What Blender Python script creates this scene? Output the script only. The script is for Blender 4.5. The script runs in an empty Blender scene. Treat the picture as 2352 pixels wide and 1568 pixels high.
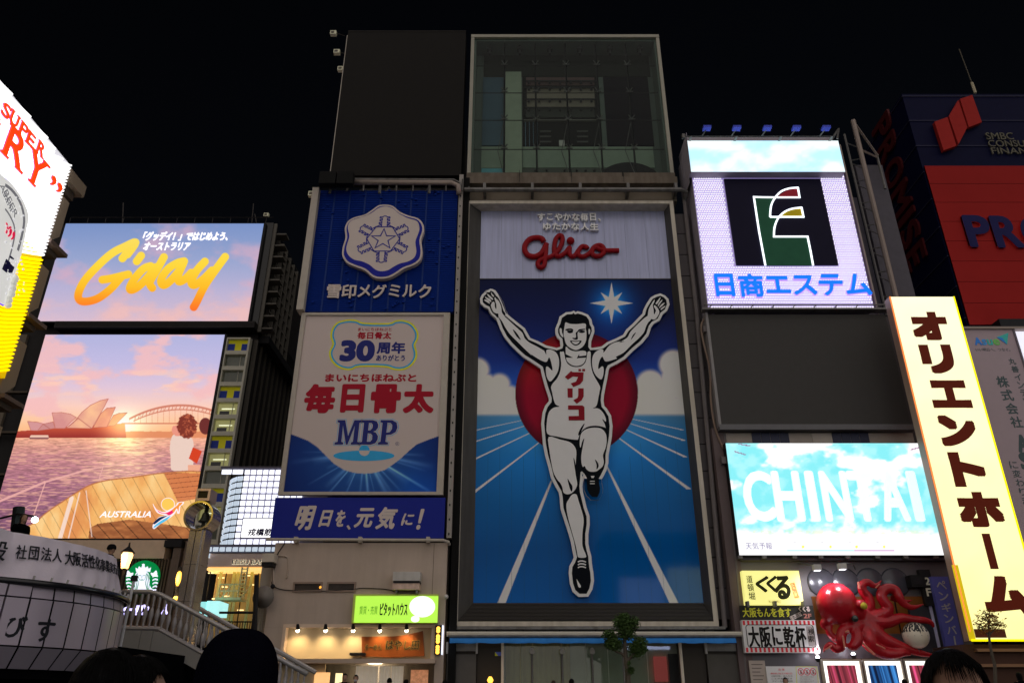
import bpy, math, random
import numpy as np
from mathutils import Vector, Matrix
from mathutils.geometry import tessellate_polygon
random.seed(7); rng = np.random.default_rng(7)
sc = bpy.context.scene
COL = sc.collection
# ------------------------------------------------------------------ camera
TH = math.radians(25.2); F = 1756.0; EYE = 1.6      # F in pixels of a 2352 wide picture
CT, ST = math.cos(TH), math.sin(TH)
cd = bpy.data.cameras.new('camera'); cd.sensor_width = 36; cd.lens = F / 2352 * 36
cd.clip_start = .05; cd.clip_end = 2000
cam = bpy.data.objects.new('camera', cd); COL.objects.link(cam)
cam.location = (0, 0, EYE); cam.rotation_euler = (math.pi / 2 + TH, 0, 0); sc.camera = cam
# ------------------------------------------------------------------ night sky, one soft weak sun for the street glow
SUN_E, SUN_A = math.radians(28), math.radians(14)
w = bpy.data.worlds.new('World'); sc.world = w; w.use_nodes = True
nt = w.node_tree; bg = nt.nodes['Background']
sky = nt.nodes.new('ShaderNodeTexSky'); sky.sky_type = 'NISHITA'; sky.sun_disc = False
sky.sun_elevation = math.radians(-4); sky.sun_rotation = SUN_A
nt.links.new(sky.outputs[0], bg.inputs[0]); bg.inputs[1].default_value = .06
sl = bpy.data.lights.new('street_glow', 'SUN'); sl.energy = 1.3; sl.angle = math.radians(130); sl.color = (1, .91, .85)
so = bpy.data.objects.new('street_glow', sl); COL.objects.link(so)
so.rotation_euler = Vector((math.sin(SUN_A) * math.cos(SUN_E), -math.cos(SUN_A) * math.cos(SUN_E), math.sin(SUN_E))).to_track_quat('Z', 'Y').to_euler()
so.location = (10, -30, 40)
sc.view_settings.view_transform = 'Standard'; sc.view_settings.look = 'None'
sc.view_settings.exposure = 0; sc.view_settings.gamma = 1; sc.view_settings.use_curve_mapping = False
sc.cycles.use_denoising = True; sc.cycles.max_bounces = 5; sc.cycles.diffuse_bounces = 3; sc.cycles.glossy_bounces = 3
sc.cycles.transparent_max_bounces = 12; sc.cycles.sample_clamp_indirect = 4
# ------------------------------------------------------------------ colours and materials
def lin(c):
    c = c / 255.0
    return c / 12.92 if c <= .04045 else ((c + .055) / 1.055) ** 2.4
def C(r, g, b): return (lin(r), lin(g), lin(b))
def A(r, g, b, k=.29): return tuple(min(.85, lin(x) / k) for x in (r, g, b))   # paint that shows as r,g,b under the street glow
def npl(a):
    a = np.clip(a, 0, 255) / 255.
    return np.where(a <= .04045, a / 12.92, ((a + .055) / 1.055) ** 2.4)
MC = {}
def M(name, col=(.5, .5, .5), rough=.6, metal=0., emit=None, es=1., vary=.12, scale=3., bump=0., alpha=None, spec=.12, streak=0.):
    if name in MC: return MC[name]
    m = bpy.data.materials.new(name); m.use_nodes = True; n = m.node_tree.nodes; l = m.node_tree.links
    b = n['Principled BSDF']; b.inputs['Roughness'].default_value = rough; b.inputs['Metallic'].default_value = metal
    b.inputs['Specular IOR Level'].default_value = spec
    tc = n.new('ShaderNodeTexCoord'); no = n.new('ShaderNodeTexNoise'); no.inputs['Scale'].default_value = scale
    no.inputs['Detail'].default_value = 5
    l.new(tc.outputs['Object'], no.inputs['Vector'])
    mx = n.new('ShaderNodeMix'); mx.data_type = 'RGBA'
    l.new(no.outputs[0], mx.inputs[0])
    mx.inputs[6].default_value = (*[c * (1 - vary) for c in col], 1); mx.inputs[7].default_value = (*[min(1, c * (1 + vary)) for c in col], 1)
    if streak:                                        # rain streaks and grime
        mp = n.new('ShaderNodeMapping'); mp.inputs['Scale'].default_value = (2.6, 2.6, .3); l.new(tc.outputs['Object'], mp.inputs[0])
        n3 = n.new('ShaderNodeTexNoise'); n3.inputs['Scale'].default_value = 1.3; n3.inputs['Detail'].default_value = 6; l.new(mp.outputs[0], n3.inputs['Vector'])
        cr = n.new('ShaderNodeValToRGB'); cr.color_ramp.elements[0].position = .35; cr.color_ramp.elements[1].position = .62
        cr.color_ramp.elements[0].color = (1 - streak, 1 - streak * 1.05, 1 - streak * 1.1, 1); cr.color_ramp.elements[1].color = (1, 1, 1, 1); l.new(n3.outputs[0], cr.inputs[0])
        m3 = n.new('ShaderNodeMix'); m3.data_type = 'RGBA'; m3.blend_type = 'MULTIPLY'; m3.inputs[0].default_value = 1
        l.new(mx.outputs[2], m3.inputs[6]); l.new(cr.outputs[0], m3.inputs[7]); l.new(m3.outputs[2], b.inputs['Base Color'])
    else: l.new(mx.outputs[2], b.inputs['Base Color'])
    if bump:
        bp = n.new('ShaderNodeBump'); bp.inputs['Strength'].default_value = bump; bp.inputs['Distance'].default_value = .02
        n2 = n.new('ShaderNodeTexNoise'); n2.inputs['Scale'].default_value = scale * 6; n2.inputs['Detail'].default_value = 4
        l.new(tc.outputs['Object'], n2.inputs['Vector']); l.new(n2.outputs[0], bp.inputs['Height']); l.new(bp.outputs[0], b.inputs['Normal'])
    if emit is not None:
        mx2 = n.new('ShaderNodeMix'); mx2.data_type = 'RGBA'; l.new(no.outputs[0], mx2.inputs[0])
        mx2.inputs[6].default_value = (*[c * (1 - vary * .4) for c in emit], 1); mx2.inputs[7].default_value = (*[c * (1 + vary * .4) for c in emit], 1)
        l.new(mx2.outputs[2], b.inputs['Emission Color']); b.inputs['Emission Strength'].default_value = es
    MC[name] = m; return m
def MV(name, rough=.4, emit=0., lines=0., spec=.06):          # colour from a painted grid: prints (emit 0) and screens
    if name in MC: return MC[name]
    m = bpy.data.materials.new(name); m.use_nodes = True; n = m.node_tree.nodes; l = m.node_tree.links
    b = n['Principled BSDF']; b.inputs['Roughness'].default_value = rough; b.inputs['Specular IOR Level'].default_value = spec
    at = n.new('ShaderNodeVertexColor'); at.layer_name = 'Col'
    if emit:
        b.inputs['Base Color'].default_value = (.01, .01, .01, 1)
        out = at.outputs[0]
        if lines:                                    # LED module lines of the screen itself
            tc = n.new('ShaderNodeTexCoord'); sp = n.new('ShaderNodeSeparateXYZ'); l.new(tc.outputs['Object'], sp.inputs[0])
            w1 = n.new('ShaderNodeMath'); w1.operation = 'MULTIPLY'; w1.inputs[1].default_value = lines; l.new(sp.outputs[2], w1.inputs[0])
            w2 = n.new('ShaderNodeMath'); w2.operation = 'FRACT'; l.new(w1.outputs[0], w2.inputs[0])
            w3 = n.new('ShaderNodeMath'); w3.operation = 'LESS_THAN'; w3.inputs[1].default_value = .1; l.new(w2.outputs[0], w3.inputs[0])
            w4 = n.new('ShaderNodeMix'); w4.data_type = 'RGBA'; w4.blend_type = 'MULTIPLY'
            w5 = n.new('ShaderNodeMath'); w5.operation = 'MULTIPLY'; w5.inputs[1].default_value = .35; l.new(w3.outputs[0], w5.inputs[0])
            l.new(w5.outputs[0], w4.inputs[0]); l.new(out, w4.inputs[6]); w4.inputs[7].default_value = (.6, .6, .66, 1); out = w4.outputs[2]
        l.new(out, b.inputs['Emission Color']); b.inputs['Emission Strength'].default_value = emit
    else: l.new(at.outputs[0], b.inputs['Base Color'])
    MC[name] = m; return m
def MG(name, tint=(.8, .88, .85), refl=.1, rough=.02):   # window glass: see-through with a share of mirror
    if name in MC: return MC[name]
    m = bpy.data.materials.new(name); m.use_nodes = True; n = m.node_tree.nodes; l = m.node_tree.links
    n.remove(n['Principled BSDF']); t = n.new('ShaderNodeBsdfTransparent'); t.inputs[0].default_value = (*tint, 1)
    g = n.new('ShaderNodeBsdfGlossy'); g.inputs[1].default_value = rough; g.inputs[0].default_value = (.9, .9, .9, 1)
    fr = n.new('ShaderNodeLayerWeight'); fr.inputs[0].default_value = .5
    pw = n.new('ShaderNodeMath'); pw.operation = 'POWER'; pw.inputs[1].default_value = 4; l.new(fr.outputs['Facing'], pw.inputs[0])
    ad = n.new('ShaderNodeMath'); ad.operation = 'MULTIPLY_ADD'; ad.inputs[1].default_value = .6; ad.inputs[2].default_value = refl * .5; l.new(pw.outputs[0], ad.inputs[0])
    mx = n.new('ShaderNodeMixShader'); l.new(ad.outputs[0], mx.inputs[0]); l.new(t.outputs[0], mx.inputs[1]); l.new(g.outputs[0], mx.inputs[2])
    l.new(mx.outputs[0], n['Material Output'].inputs[0]); MC[name] = m; return m
# ------------------------------------------------------------------ pixels <-> places
def ray(u, v):
    a = (u - 1176) / F; b = (784 - v) / F
    return Vector((a, CT - b * ST, ST + b * CT))
def P(u, v, Y):
    d = ray(u, v); t = Y / d.y
    return Vector((d.x * t, Y, EYE + d.z * t))
def proj(p):                                          # numpy (n,3) -> u, v
    x, y, z = p[:, 0], p[:, 1], p[:, 2] - EYE
    zc = y * CT + z * ST; up = -y * ST + z * CT
    return 1176 + F * x / zc, 784 - F * up / zc
def crop(x0, y0, w, outw):
    s = w / outw
    def f(*pts):
        r = [((x0 + p[0] * s) * .57422, (y0 + p[1] * s) * .57422) for p in pts]
        return r if len(r) > 1 else r[0]
    return f
class Plane:
    def __init__(s, O, X, Z):
        s.O = Vector(O); s.X = Vector(X).normalized(); s.Z = Vector(Z).normalized(); s.N = s.X.cross(s.Z) 
    def pix(s, u, v):
        d = ray(u, v); t = (s.O - Vector((0, 0, EYE))).dot(s.N) / d.dot(s.N)
        q = Vector((0, 0, EYE)) + d * t - s.O
        return (q.dot(s.X), q.dot(s.Z))
    def at(s, a, b, h=0.): return s.O + s.X * a + s.Z * b + s.N * h
def PY(Y): return Plane((0, Y, 0), (1, 0, 0), (0, 0, 1))      # facade plane, N = -y
# ------------------------------------------------------------------ objects
ORG = {}
def tagp(o, label=None, cat=None, group=None, kind=None):
    if label: o['label'] = label
    if cat: o['category'] = cat
    if group: o['group'] = group
    if kind: o['kind'] = kind
    return o
def thing(name, label, cat, loc=(0, 0, 0), group=None):
    o = bpy.data.objects.new(name, None); COL.objects.link(o); o.location = loc; o.empty_display_size = .3
    ORG[o.name] = Vector(loc); return tagp(o, label, cat, group)
def mesh(name, verts, faces, mat, parent=None, smooth=False, kind=None, label=None, cat=None, group=None):
    me = bpy.data.meshes.new(name)
    org = ORG.get(parent.name, Vector((0, 0, 0))) if parent else Vector((0, 0, 0))
    me.from_pydata([(v[0] - org[0], v[1] - org[1], v[2] - org[2]) for v in verts], [], faces)
    me.materials.append(mat); me.update()
    if smooth: me.polygons.foreach_set('use_smooth', [True] * len(me.polygons))
    o = bpy.data.objects.new(name, me); COL.objects.link(o)
    if parent: o.parent = parent; ORG[o.name] = org
    else: ORG[o.name] = Vector((0, 0, 0))
    return tagp(o, label, cat, group, kind)
class MB:
    def __init__(s): s.v = []; s.f = []
    def add(s, vs, fs):
        k = len(s.v); s.v += [tuple(v) for v in vs]; s.f += [tuple(k + i for i in f) for f in fs]; return s
    def box(s, x0, x1, y0, y1, z0, z1):
        return s.add([(x0, y0, z0), (x1, y0, z0), (x1, y1, z0), (x0, y1, z0), (x0, y0, z1), (x1, y0, z1), (x1, y1, z1), (x0, y1, z1)],
            [(0, 3, 2, 1), (4, 5, 6, 7), (0, 1, 5, 4), (1, 2, 6, 5), (2, 3, 7, 6), (3, 0, 4, 7)])
    def tube(s, path, r, n=8, cap=True, flat=1.):
        path = [Vector(p) for p in path]; rs = r if isinstance(r, (list, tuple)) else [r] * len(path)
        vs = []; up = None
        for i, p in enumerate(path):
            d = (path[min(i + 1, len(path) - 1)] - path[max(i - 1, 0)]).normalized()
            if up is None: up = d.orthogonal().normalized()
            up = (up - d * up.dot(d)); up = up.normalized() if up.length > 1e-6 else d.orthogonal().normalized()
            sd = d.cross(up)
            for k in range(n):
                a = 2 * math.pi * (k + .5) / n
                vs.append(p + (up * math.cos(a) + sd * math.sin(a) * flat) * rs[i])
        fs = [(i * n + k, i * n + (k + 1) % n, (i + 1) * n + (k + 1) % n, (i + 1) * n + k) for i in range(len(path) - 1) for k in range(n)]
        if cap: fs += [tuple(range(n - 1, -1, -1)), tuple((len(path) - 1) * n + k for k in range(n))]
        return s.add(vs, fs)
    def bar(s, p, q, w): return s.tube([p, q], w * .7071, 4)
    def ball(s, c, r, nu=12, nv=8, sc3=(1, 1, 1)):
        vs = [(c[0], c[1], c[2] + r * sc3[2])]
        for j in range(1, nv):
            t = math.pi * j / nv
            for i in range(nu):
                a = 2 * math.pi * i / nu
                vs.append((c[0] + r * sc3[0] * math.sin(t) * math.cos(a), c[1] + r * sc3[1] * math.sin(t) * math.sin(a), c[2] + r * sc3[2] * math.cos(t)))
        vs.append((c[0], c[1], c[2] - r * sc3[2]))
        fs = [(0, 1 + i, 1 + (i + 1) % nu) for i in range(nu)]
        for j in range(nv - 2):
            for i in range(nu):
                a = 1 + j * nu + i; b = 1 + j * nu + (i + 1) % nu
                fs.append((a, a + nu, b + nu, b))
        L = len(vs) - 1; k = 1 + (nv - 2) * nu
        fs += [(L, k + (i + 1) % nu, k + i) for i in range(nu)]
        return s.add(vs, fs)
    def lathe(s, c, prof, n=16, axis='z'):
        vs = []
        for r, h in prof:
            for k in range(n):
                a = 2 * math.pi * k / n; x, y = r * math.cos(a), r * math.sin(a)
                vs.append((c[0] + x, c[1] + y, c[2] + h) if axis == 'z' else (c[0] + x, c[1] + h, c[2] + y))
        fs = [(i * n + k, i * n + (k + 1) % n, (i + 1) * n + (k + 1) % n, (i + 1) * n + k) for i in range(len(prof) - 1) for k in range(n)]
        fs += [tuple(range(n - 1, -1, -1)), tuple((len(prof) - 1) * n + k for k in range(n))]
        return s.add(vs, fs)
    def prism(s, pl, loops, h0, h1):                  # loops in plane metres; first is the outline, others holes
        def clean(l):
            o = []
            for p in l:
                if not o or (abs(p[0] - o[-1][0]) + abs(p[1] - o[-1][1])) > 1e-4: o.append(p)
            if len(o) > 2 and abs(o[0][0] - o[-1][0]) + abs(o[0][1] - o[-1][1]) < 1e-4: o.pop()
            return o
        loops = [clean(l) for l in loops]
        flat = [p for l in loops for p in l]; n = len(flat)
        tri = tessellate_polygon([[Vector((p[0], p[1], 0)) for p in l] for l in loops])
        vs = [pl.at(p[0], p[1], h1) for p in flat] + [pl.at(p[0], p[1], h0) for p in flat]
        fs = []
        for t in tri:
            a, b, c = [Vector((*flat[i], 0)) for i in t]
            cr = (b - a).cross(c - a).z
            t = tuple(t) if cr > 0 else (t[0], t[2], t[1])
            fs.append(t)
        k = 0
        for li, l in enumerate(loops):
            m = len(l); ar = sum(l[i][0] * l[(i + 1) % m][1] - l[(i + 1) % m][0] * l[i][1] for i in range(m))
            for i in range(m):
                a, b = k + i, k + (i + 1) % m
                fs.append((a, n + a, n + b, b) if (ar > 0) == (li == 0) else (b, n + b, n + a, a))
            k += m
        return s.add(vs, fs)
    def build(s, name, mat, parent=None, **kw): return mesh(name, s.v, s.f, mat, parent, **kw)
def smoothc(pts, n=4, closed=True):
    r = []; m = len(pts); rg = range(m) if closed else range(m - 1)
    for i in rg:
        if closed: p0, p1, p2, p3 = pts[i - 1], pts[i], pts[(i + 1) % m], pts[(i + 2) % m]
        else: p0, p1, p2, p3 = pts[max(i - 1, 0)], pts[i], pts[i + 1], pts[min(i + 2, m - 1)]
        for k in range(n):
            t = k / n
            r.append(tuple(.5 * (2 * b + (c - a) * t + (2 * a - 5 * b + 4 * c - d) * t * t + (3 * b - a - 3 * c + d) * t ** 3) for a, b, c, d in zip(p0, p1, p2, p3)))
    if not closed: r.append(tuple(pts[-1]))
    return r
def offset(pts, d):                                   # grow a 2D loop by d
    m = len(pts); ar = sum(pts[i][0] * pts[(i + 1) % m][1] - pts[(i + 1) % m][0] * pts[i][1] for i in range(m)); s = 1 if ar > 0 else -1
    out = []
    for i in range(m):
        a, b, c = Vector(pts[i - 1][:2]), Vector(pts[i][:2]), Vector(pts[(i + 1) % m][:2])
        e = (b - a).normalized() + (c - b).normalized()
        if e.length < .2: e = (c - b).normalized()
        e.normalize(); nn = Vector((e.y, -e.x)) * s; out.append((b.x + nn.x * d, b.y + nn.y * d))
    return out
def px2(pl, pts): return [pl.pix(u, v) for u, v in pts]
def shape(name, pl, pts, h0, h1, mat, parent, sm=0, holes=(), grow=0., **kw):
    if sm: pts = smoothc(pts, sm)
    l = px2(pl, pts)
    if grow: l = offset(l, grow)
    hs = [px2(pl, smoothc(h, sm) if sm else h) for h in holes]
    return MB().prism(pl, [l] + hs, h0, h1).build(name, mat, parent, **kw)
def stroke2(mb, pl, path, wd, h0, h1, closed=False):  # path in metres, ribbon of width wd
    m = len(path); L = []; R = []
    ws = wd if isinstance(wd, (list, tuple)) else [wd] * m
    for i in range(m):
        a = Vector(path[i - 1] if (i or closed) else path[0]); c = Vector(path[(i + 1) % m] if (i < m - 1 or closed) else path[-1]); b = Vector(path[i])
        d1 = (b - a).normalized() if (b - a).length > 1e-6 else (c - b).normalized(); d2 = (c - b).normalized() if (c - b).length > 1e-6 else d1
        e = d1 + d2
        if e.length < .3: e = d2
        e.normalize(); k = 1 / max(.5, abs(e.dot(d2))); nn = Vector((-e.y, e.x)) * ws[i] * .5 * k
        L.append((b.x + nn.x, b.y + nn.y)); R.append((b.x - nn.x, b.y - nn.y))
    vs = []
    for h in (h1, h0):
        vs += [pl.at(p[0], p[1], h) for p in L] + [pl.at(p[0], p[1], h) for p in R]
    fs = []
    for i in range(m if closed else m - 1):
        j = (i + 1) % m
        fs += [(i, m + i, m + j, j), (2 * m + i, i, j, 2 * m + j), (m + i, 3 * m + i, 3 * m + j, m + j)]
    if not closed: fs += [(0, 2 * m, 3 * m, m), (m - 1, 2 * m - 1, 4 * m - 1, 3 * m - 1)]
    return mb.add(vs, fs)
def stroke(name, pl, pts, wd, h0, h1, mat, parent, sm=0, closed=False, **kw):
    if sm: pts = smoothc(pts, sm, closed)
    mb = MB(); stroke2(mb, pl, px2(pl, pts), wd, h0, h1, closed); return mb.build(name, mat, parent, **kw)
TC = {}
def glyphs(s, bold=0., shear=0.):                     # flat text outline, bbox normalised to 0..1
    k = (s, bold, shear)
    if k in TC: return TC[k]
    c = bpy.data.curves.new('t', 'FONT'); c.body = s; c.size = 1; c.fill_mode = 'BOTH'; c.extrude = .5; c.resolution_u = 4
    c.shear = shear
    o = bpy.data.objects.new('t', c); COL.objects.link(o)
    me = bpy.data.meshes.new_from_object(o.evaluated_get(bpy.context.evaluated_depsgraph_get()))
    v = np.array([x.co[:] for x in me.vertices]); f = [tuple(p.vertices) for p in me.polygons]
    bpy.data.objects.remove(o); bpy.data.curves.remove(c); bpy.data.meshes.remove(me)
    mn = v.min(0); mx = v.max(0); asp = (mx[0] - mn[0]) / max(1e-6, mx[1] - mn[1])
    TC[k] = (v, f, mn, mx); return TC[k]
def text2(mb, pl, s, a0, a1, b0, b1, h0, h1, bold=0., shear=0., rot=0., sq=.7):
    v, f, mn, mx = glyphs(s, 0, shear)
    hgt = b1 - b0; bw = bold * hgt
    sx = (a1 - a0 - 2 * bw) / (mx[0] - mn[0]); sy = (b1 - b0 - 2 * bw) / (mx[1] - mn[1])
    sh = [(0, 0)] if not bold else [(0, 0), (bw, 0), (-bw, 0), (0, bw), (0, -bw), (sq * bw, sq * bw), (-sq * bw, -sq * bw), (sq * bw, -sq * bw), (-sq * bw, sq * bw)]
    if bold > .035: sh += [(.5 * bw * a, .5 * bw * b) for a in (-1, 0, 1) for b in (-1, 0, 1) if a or b] + [(bw * a, .5 * bw * b) for a in (-1, 1) for b in (-1, 1)] + [(.5 * bw * a, bw * b) for a in (-1, 1) for b in (-1, 1)]
    ca, sa = math.cos(rot), math.sin(rot); cx, cy = (a0 + a1) / 2, (b0 + b1) / 2
    for i, (dx, dy) in enumerate(sh):
        vs = []
        for p in v:
            a = a0 + bw + (p[0] - mn[0]) * sx + dx; b = b0 + bw + (p[1] - mn[1]) * sy + dy
            if rot: a, b = cx + (a - cx) * ca - (b - cy) * sa, cy + (a - cx) * sa + (b - cy) * ca
            vs.append(pl.at(a, b, (h1 - i * .0006) if p[2] > 0 else h0))
        mb.add(vs, f)
    return mb
def text(name, pl, s, box, h0, h1, mat, parent, bold=0., shear=0., sq=.7, **kw):   # box = u0, v0, u1, v1
    um, vm = (box[0] + box[2]) / 2, (box[1] + box[3]) / 2
    a0 = pl.pix(box[0], vm)[0]; a1 = pl.pix(box[2], vm)[0]; b1 = pl.pix(um, box[1])[1]; b0 = pl.pix(um, box[3])[1]
    mb = MB(); text2(mb, pl, s, a0, a1, b0, b1, h0, h1, bold, shear, 0., sq)
    if len(s) > 1 and (b1 - b0) < .6: kw.setdefault('kind', 'stuff')
    return mb.build(name, mat, parent, **kw)
def letters(name, pl, s, box, h0, h1, mat, parent, bold=0., pitch=None, vert=False, gap=.08, narrow=(), **kw):
    """one part per character, equal cells across the box"""
    um, vm = (box[0] + box[2]) / 2, (box[1] + box[3]) / 2
    a0 = pl.pix(box[0], vm)[0]; a1 = pl.pix(box[2], vm)[0]; b1 = pl.pix(um, box[1])[1]; b0 = pl.pix(um, box[3])[1]
    n = len(s)
    for i, ch in enumerate(s):
        if ch == ' ': continue
        v, f, mn, mx = glyphs(ch)
        sh, sw = min(1, (mx[1] - mn[1]) / .86), min(1, (mx[0] - mn[0]) / .86)
        if vert:
            c = (b1 - b0) / n; y0 = b1 - c * (i + 1); hh = c * (1 - gap) * sh; ww = (a1 - a0) * sw
            xm = (a0 + a1) / 2; ym = y0 + c / 2
        else:
            c = (a1 - a0) / n; hh = (b1 - b0) * sh; ww = c * (1 - gap) * sw
            xm = a0 + c * (i + .5); ym = b0 + (b1 - b0) * min(1 - sh / 2, max(sh / 2, (mn[1] + mx[1]) / 2 / .86 + .12))
        if ch in '、。': xm -= c * .25; ym = b0 + hh / 2
        mb = MB(); text2(mb, pl, ch, xm - ww / 2, xm + ww / 2, ym - hh / 2, ym + hh / 2, h0, h1, bold * (.86 if sh > .5 else .4)); mb.build(name, mat, parent, **kw)
def paint(name, pl, rect, nx, nz, fn, mat, parent, h=0., **kw):
    """a print or screen: a fine grid whose vertices carry the picture's colours; rect = a0,a1,b0,b1"""
    a0, a1, b0, b1 = rect
    aa, bb = np.meshgrid(np.linspace(a0, a1, nx + 1), np.linspace(b0, b1, nz + 1)); aa = aa.ravel(); bb = bb.ravel()
    O = np.array(pl.O) + np.array(pl.N) * h
    p = O + aa[:, None] * np.array(pl.X) + bb[:, None] * np.array(pl.Z)
    u, v = proj(p); col = fn(u, v)
    org = np.array(ORG[parent.name]) if parent else np.zeros(3)
    me = bpy.data.meshes.new(name); q = p - org
    i, j = np.meshgrid(np.arange(nx), np.arange(nz)); k = (j * (nx + 1) + i).ravel()
    fc = np.stack([k, k + 1, k + nx + 2, k + nx + 1], 1)
    me.vertices.add(len(q)); me.vertices.foreach_set('co', q.ravel())
    me.loops.add(fc.size); me.loops.foreach_set('vertex_index', fc.ravel().astype(np.int32))
    me.polygons.add(len(fc)); me.polygons.foreach_set('loop_start', np.arange(0, fc.size, 4, dtype=np.int32))
    me.update(calc_edges=True)
    ca = me.color_attributes.new('Col', 'FLOAT_COLOR', 'POINT')
    ca.data.foreach_set('color', np.concatenate([npl(col), np.ones((len(col), 1))], 1).ravel().astype(np.float32))
    me.materials.append(mat)
    o = bpy.data.objects.new(name, me); COL.objects.link(o)
    if parent: o.parent = parent
    ORG[o.name] = Vector(org); return tagp(o, **kw)
def prect(pl, tl, br):                                # pixel corners -> plane rectangle
    a0, b1 = pl.pix(*tl); a1, b0 = pl.pix(*br); return a0, a1, b0, b1
def pbox(name, pl, rect, h0, h1, mat, parent, **kw):
    a0, a1, b0, b1 = rect
    return MB().prism(pl, [[(a0, b0), (a1, b0), (a1, b1), (a0, b1)]], h0, h1).build(name, mat, parent, **kw)
def clone(o, parent, loc=None):
    c = o.copy(); COL.objects.link(c); c.parent = parent; ORG[c.name] = ORG.get(o.name)
    if loc is not None: c.location = loc
    return c
def light(kind, name, loc, energy, col, size=.1, target=None, spot=60, blend=.5):
    l = bpy.data.lights.new(name, kind); l.energy = energy; l.color = col
    if kind == 'SPOT': l.spot_size = math.radians(spot); l.spot_blend = blend
    l.shadow_soft_size = size
    o = bpy.data.objects.new(name, l); COL.objects.link(o); o.location = loc
    if target is not None: o.rotation_euler = (Vector(target) - Vector(loc)).to_track_quat('-Z', 'Y').to_euler()
    return o
# fractal noise for painted prints
_perm = rng.random((64, 64))
def vnoise(x, y):
    xi = np.floor(x).astype(int); yi = np.floor(y).astype(int); fx = x - xi; fy = y - yi
    fx = fx * fx * (3 - 2 * fx); fy = fy * fy * (3 - 2 * fy)
    g = lambda a, b: _perm[a % 64, b % 64]
    return (g(xi, yi) * (1 - fx) + g(xi + 1, yi) * fx) * (1 - fy) + (g(xi, yi + 1) * (1 - fx) + g(xi + 1, yi + 1) * fx) * fy
def fbm(x, y, o=5):
    s = 0; a = .5
    for k in range(o): s = s + a * vnoise(x * 2 ** k + 7.3 * k, y * 2 ** k + 3.1 * k); a *= .5
    return s
def sm(a, b, x): t = np.clip((x - a) / (b - a), 0, 1); return t * t * (3 - 2 * t)
def mixc(c, d, t): return c * (1 - t[:, None]) + np.asarray(d, float) * t[:, None]
def grad(t, stops):
    xs = [s[0] for s in stops]; return np.stack([np.interp(t, xs, [s[1][k] for s in stops]) for k in range(3)], 1)
def inpoly(u, v, poly):
    r = np.zeros(len(u), bool); n = len(poly); j = n - 1
    for i in range(n):
        xi, yi = poly[i]; xj, yj = poly[j]
        c = ((yi > v) != (yj > v)) & (u < (xj - xi) * (v - yi) / (yj - yi + 1e-9) + xi); r ^= c; j = i
    return r
def seg(u, v, x0, y0, x1, y1):                        # distance to a segment
    dx, dy = x1 - x0, y1 - y0; t = np.clip(((u - x0) * dx + (v - y0) * dy) / (dx * dx + dy * dy), 0, 1)
    return np.hypot(u - x0 - t * dx, v - y0 - t * dy)
# ------------------------------------------------------------------ common materials
white = M('white_paint', (.62, .60, .57), .5, vary=.1, streak=.15); offw = M('off_white_wall', A(112, 102, 94), .85, vary=.1, scale=1.2, bump=.2, streak=.07)
steel = M('galvanised_steel', (.22, .215, .21), .45, .5, vary=.25, scale=6, streak=.3); dark = M('dark_metal', (.02, .02, .022), .5)
black = M('black_panel', (.012, .012, .012), .55, vary=.3); mirror = M('polished_steel', (.62, .58, .55), .16, .95, vary=.15, scale=8)
concrete = M('concrete', (.16, .155, .15), .9, vary=.25, scale=2, bump=.4, streak=.3); asph = M('dark_paving', (.05, .05, .05), .8, vary=.3, scale=5, bump=.3)
# ================================================================== the setting
MB().box(-60, 60, -30, 6, -1.9, 0).build('near_promenade', asph, kind='structure')
MB().box(-60, 60, 6, 26.5, -2.4, -1.4).build('canal_water', M('dark_water', (.01, .015, .02), .08, bump=.5, scale=1.5), kind='structure')
MB().box(-60, 60, 26.5, 70, -1.9, .75).build('far_promenade', asph, kind='structure')
MB().box(-300, 300, -300, 300, -3.5, -2.5).build('ground', asph, kind='structure')
# the opposite bank (seen only as a reflection in the glossy billboard)
t = thing('opposite_building', 'grey building across the canal whose lit sign shows in the glossy print', 'building', (18, -14, 0))
MB().box(9, 30, -20, -13, 0, 17).build('wall', concrete, t)
for i, (c, x0) in enumerate((((.55, .62, 1), 10.5), ((.75, .9, .3), 15.2), ((.8, .7, 1), 20))):
    MB().box(x0, x0 + 4.2, -13, -12.8, 6 + i, 12.5 + i).build('lit_sign', M('opposite_sign%d' % i, (.1, .1, .1), emit=c, es=4), t)

# ================================================================== building with the runner billboard
YB = 32.0
bt = thing('office_building', 'tall narrow building with a glass box top behind the runner billboard', 'building', (0, 36, .75))
PB = PY(YB)
gl = MG('curtain_glass', (.84, .89, .87), .02)
grey = M('grey_interior', A(58, 64, 60, .29), .9, vary=.1); gdark = M('dark_interior', (.012, .014, .014), .8, spec=0.)
alum = M('aluminium_frame', A(98, 96, 88), .4, vary=.1); stone = M('stone_cladding', A(66, 60, 53), .7, vary=.12, scale=1.5, bump=.15, streak=.3)
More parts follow.
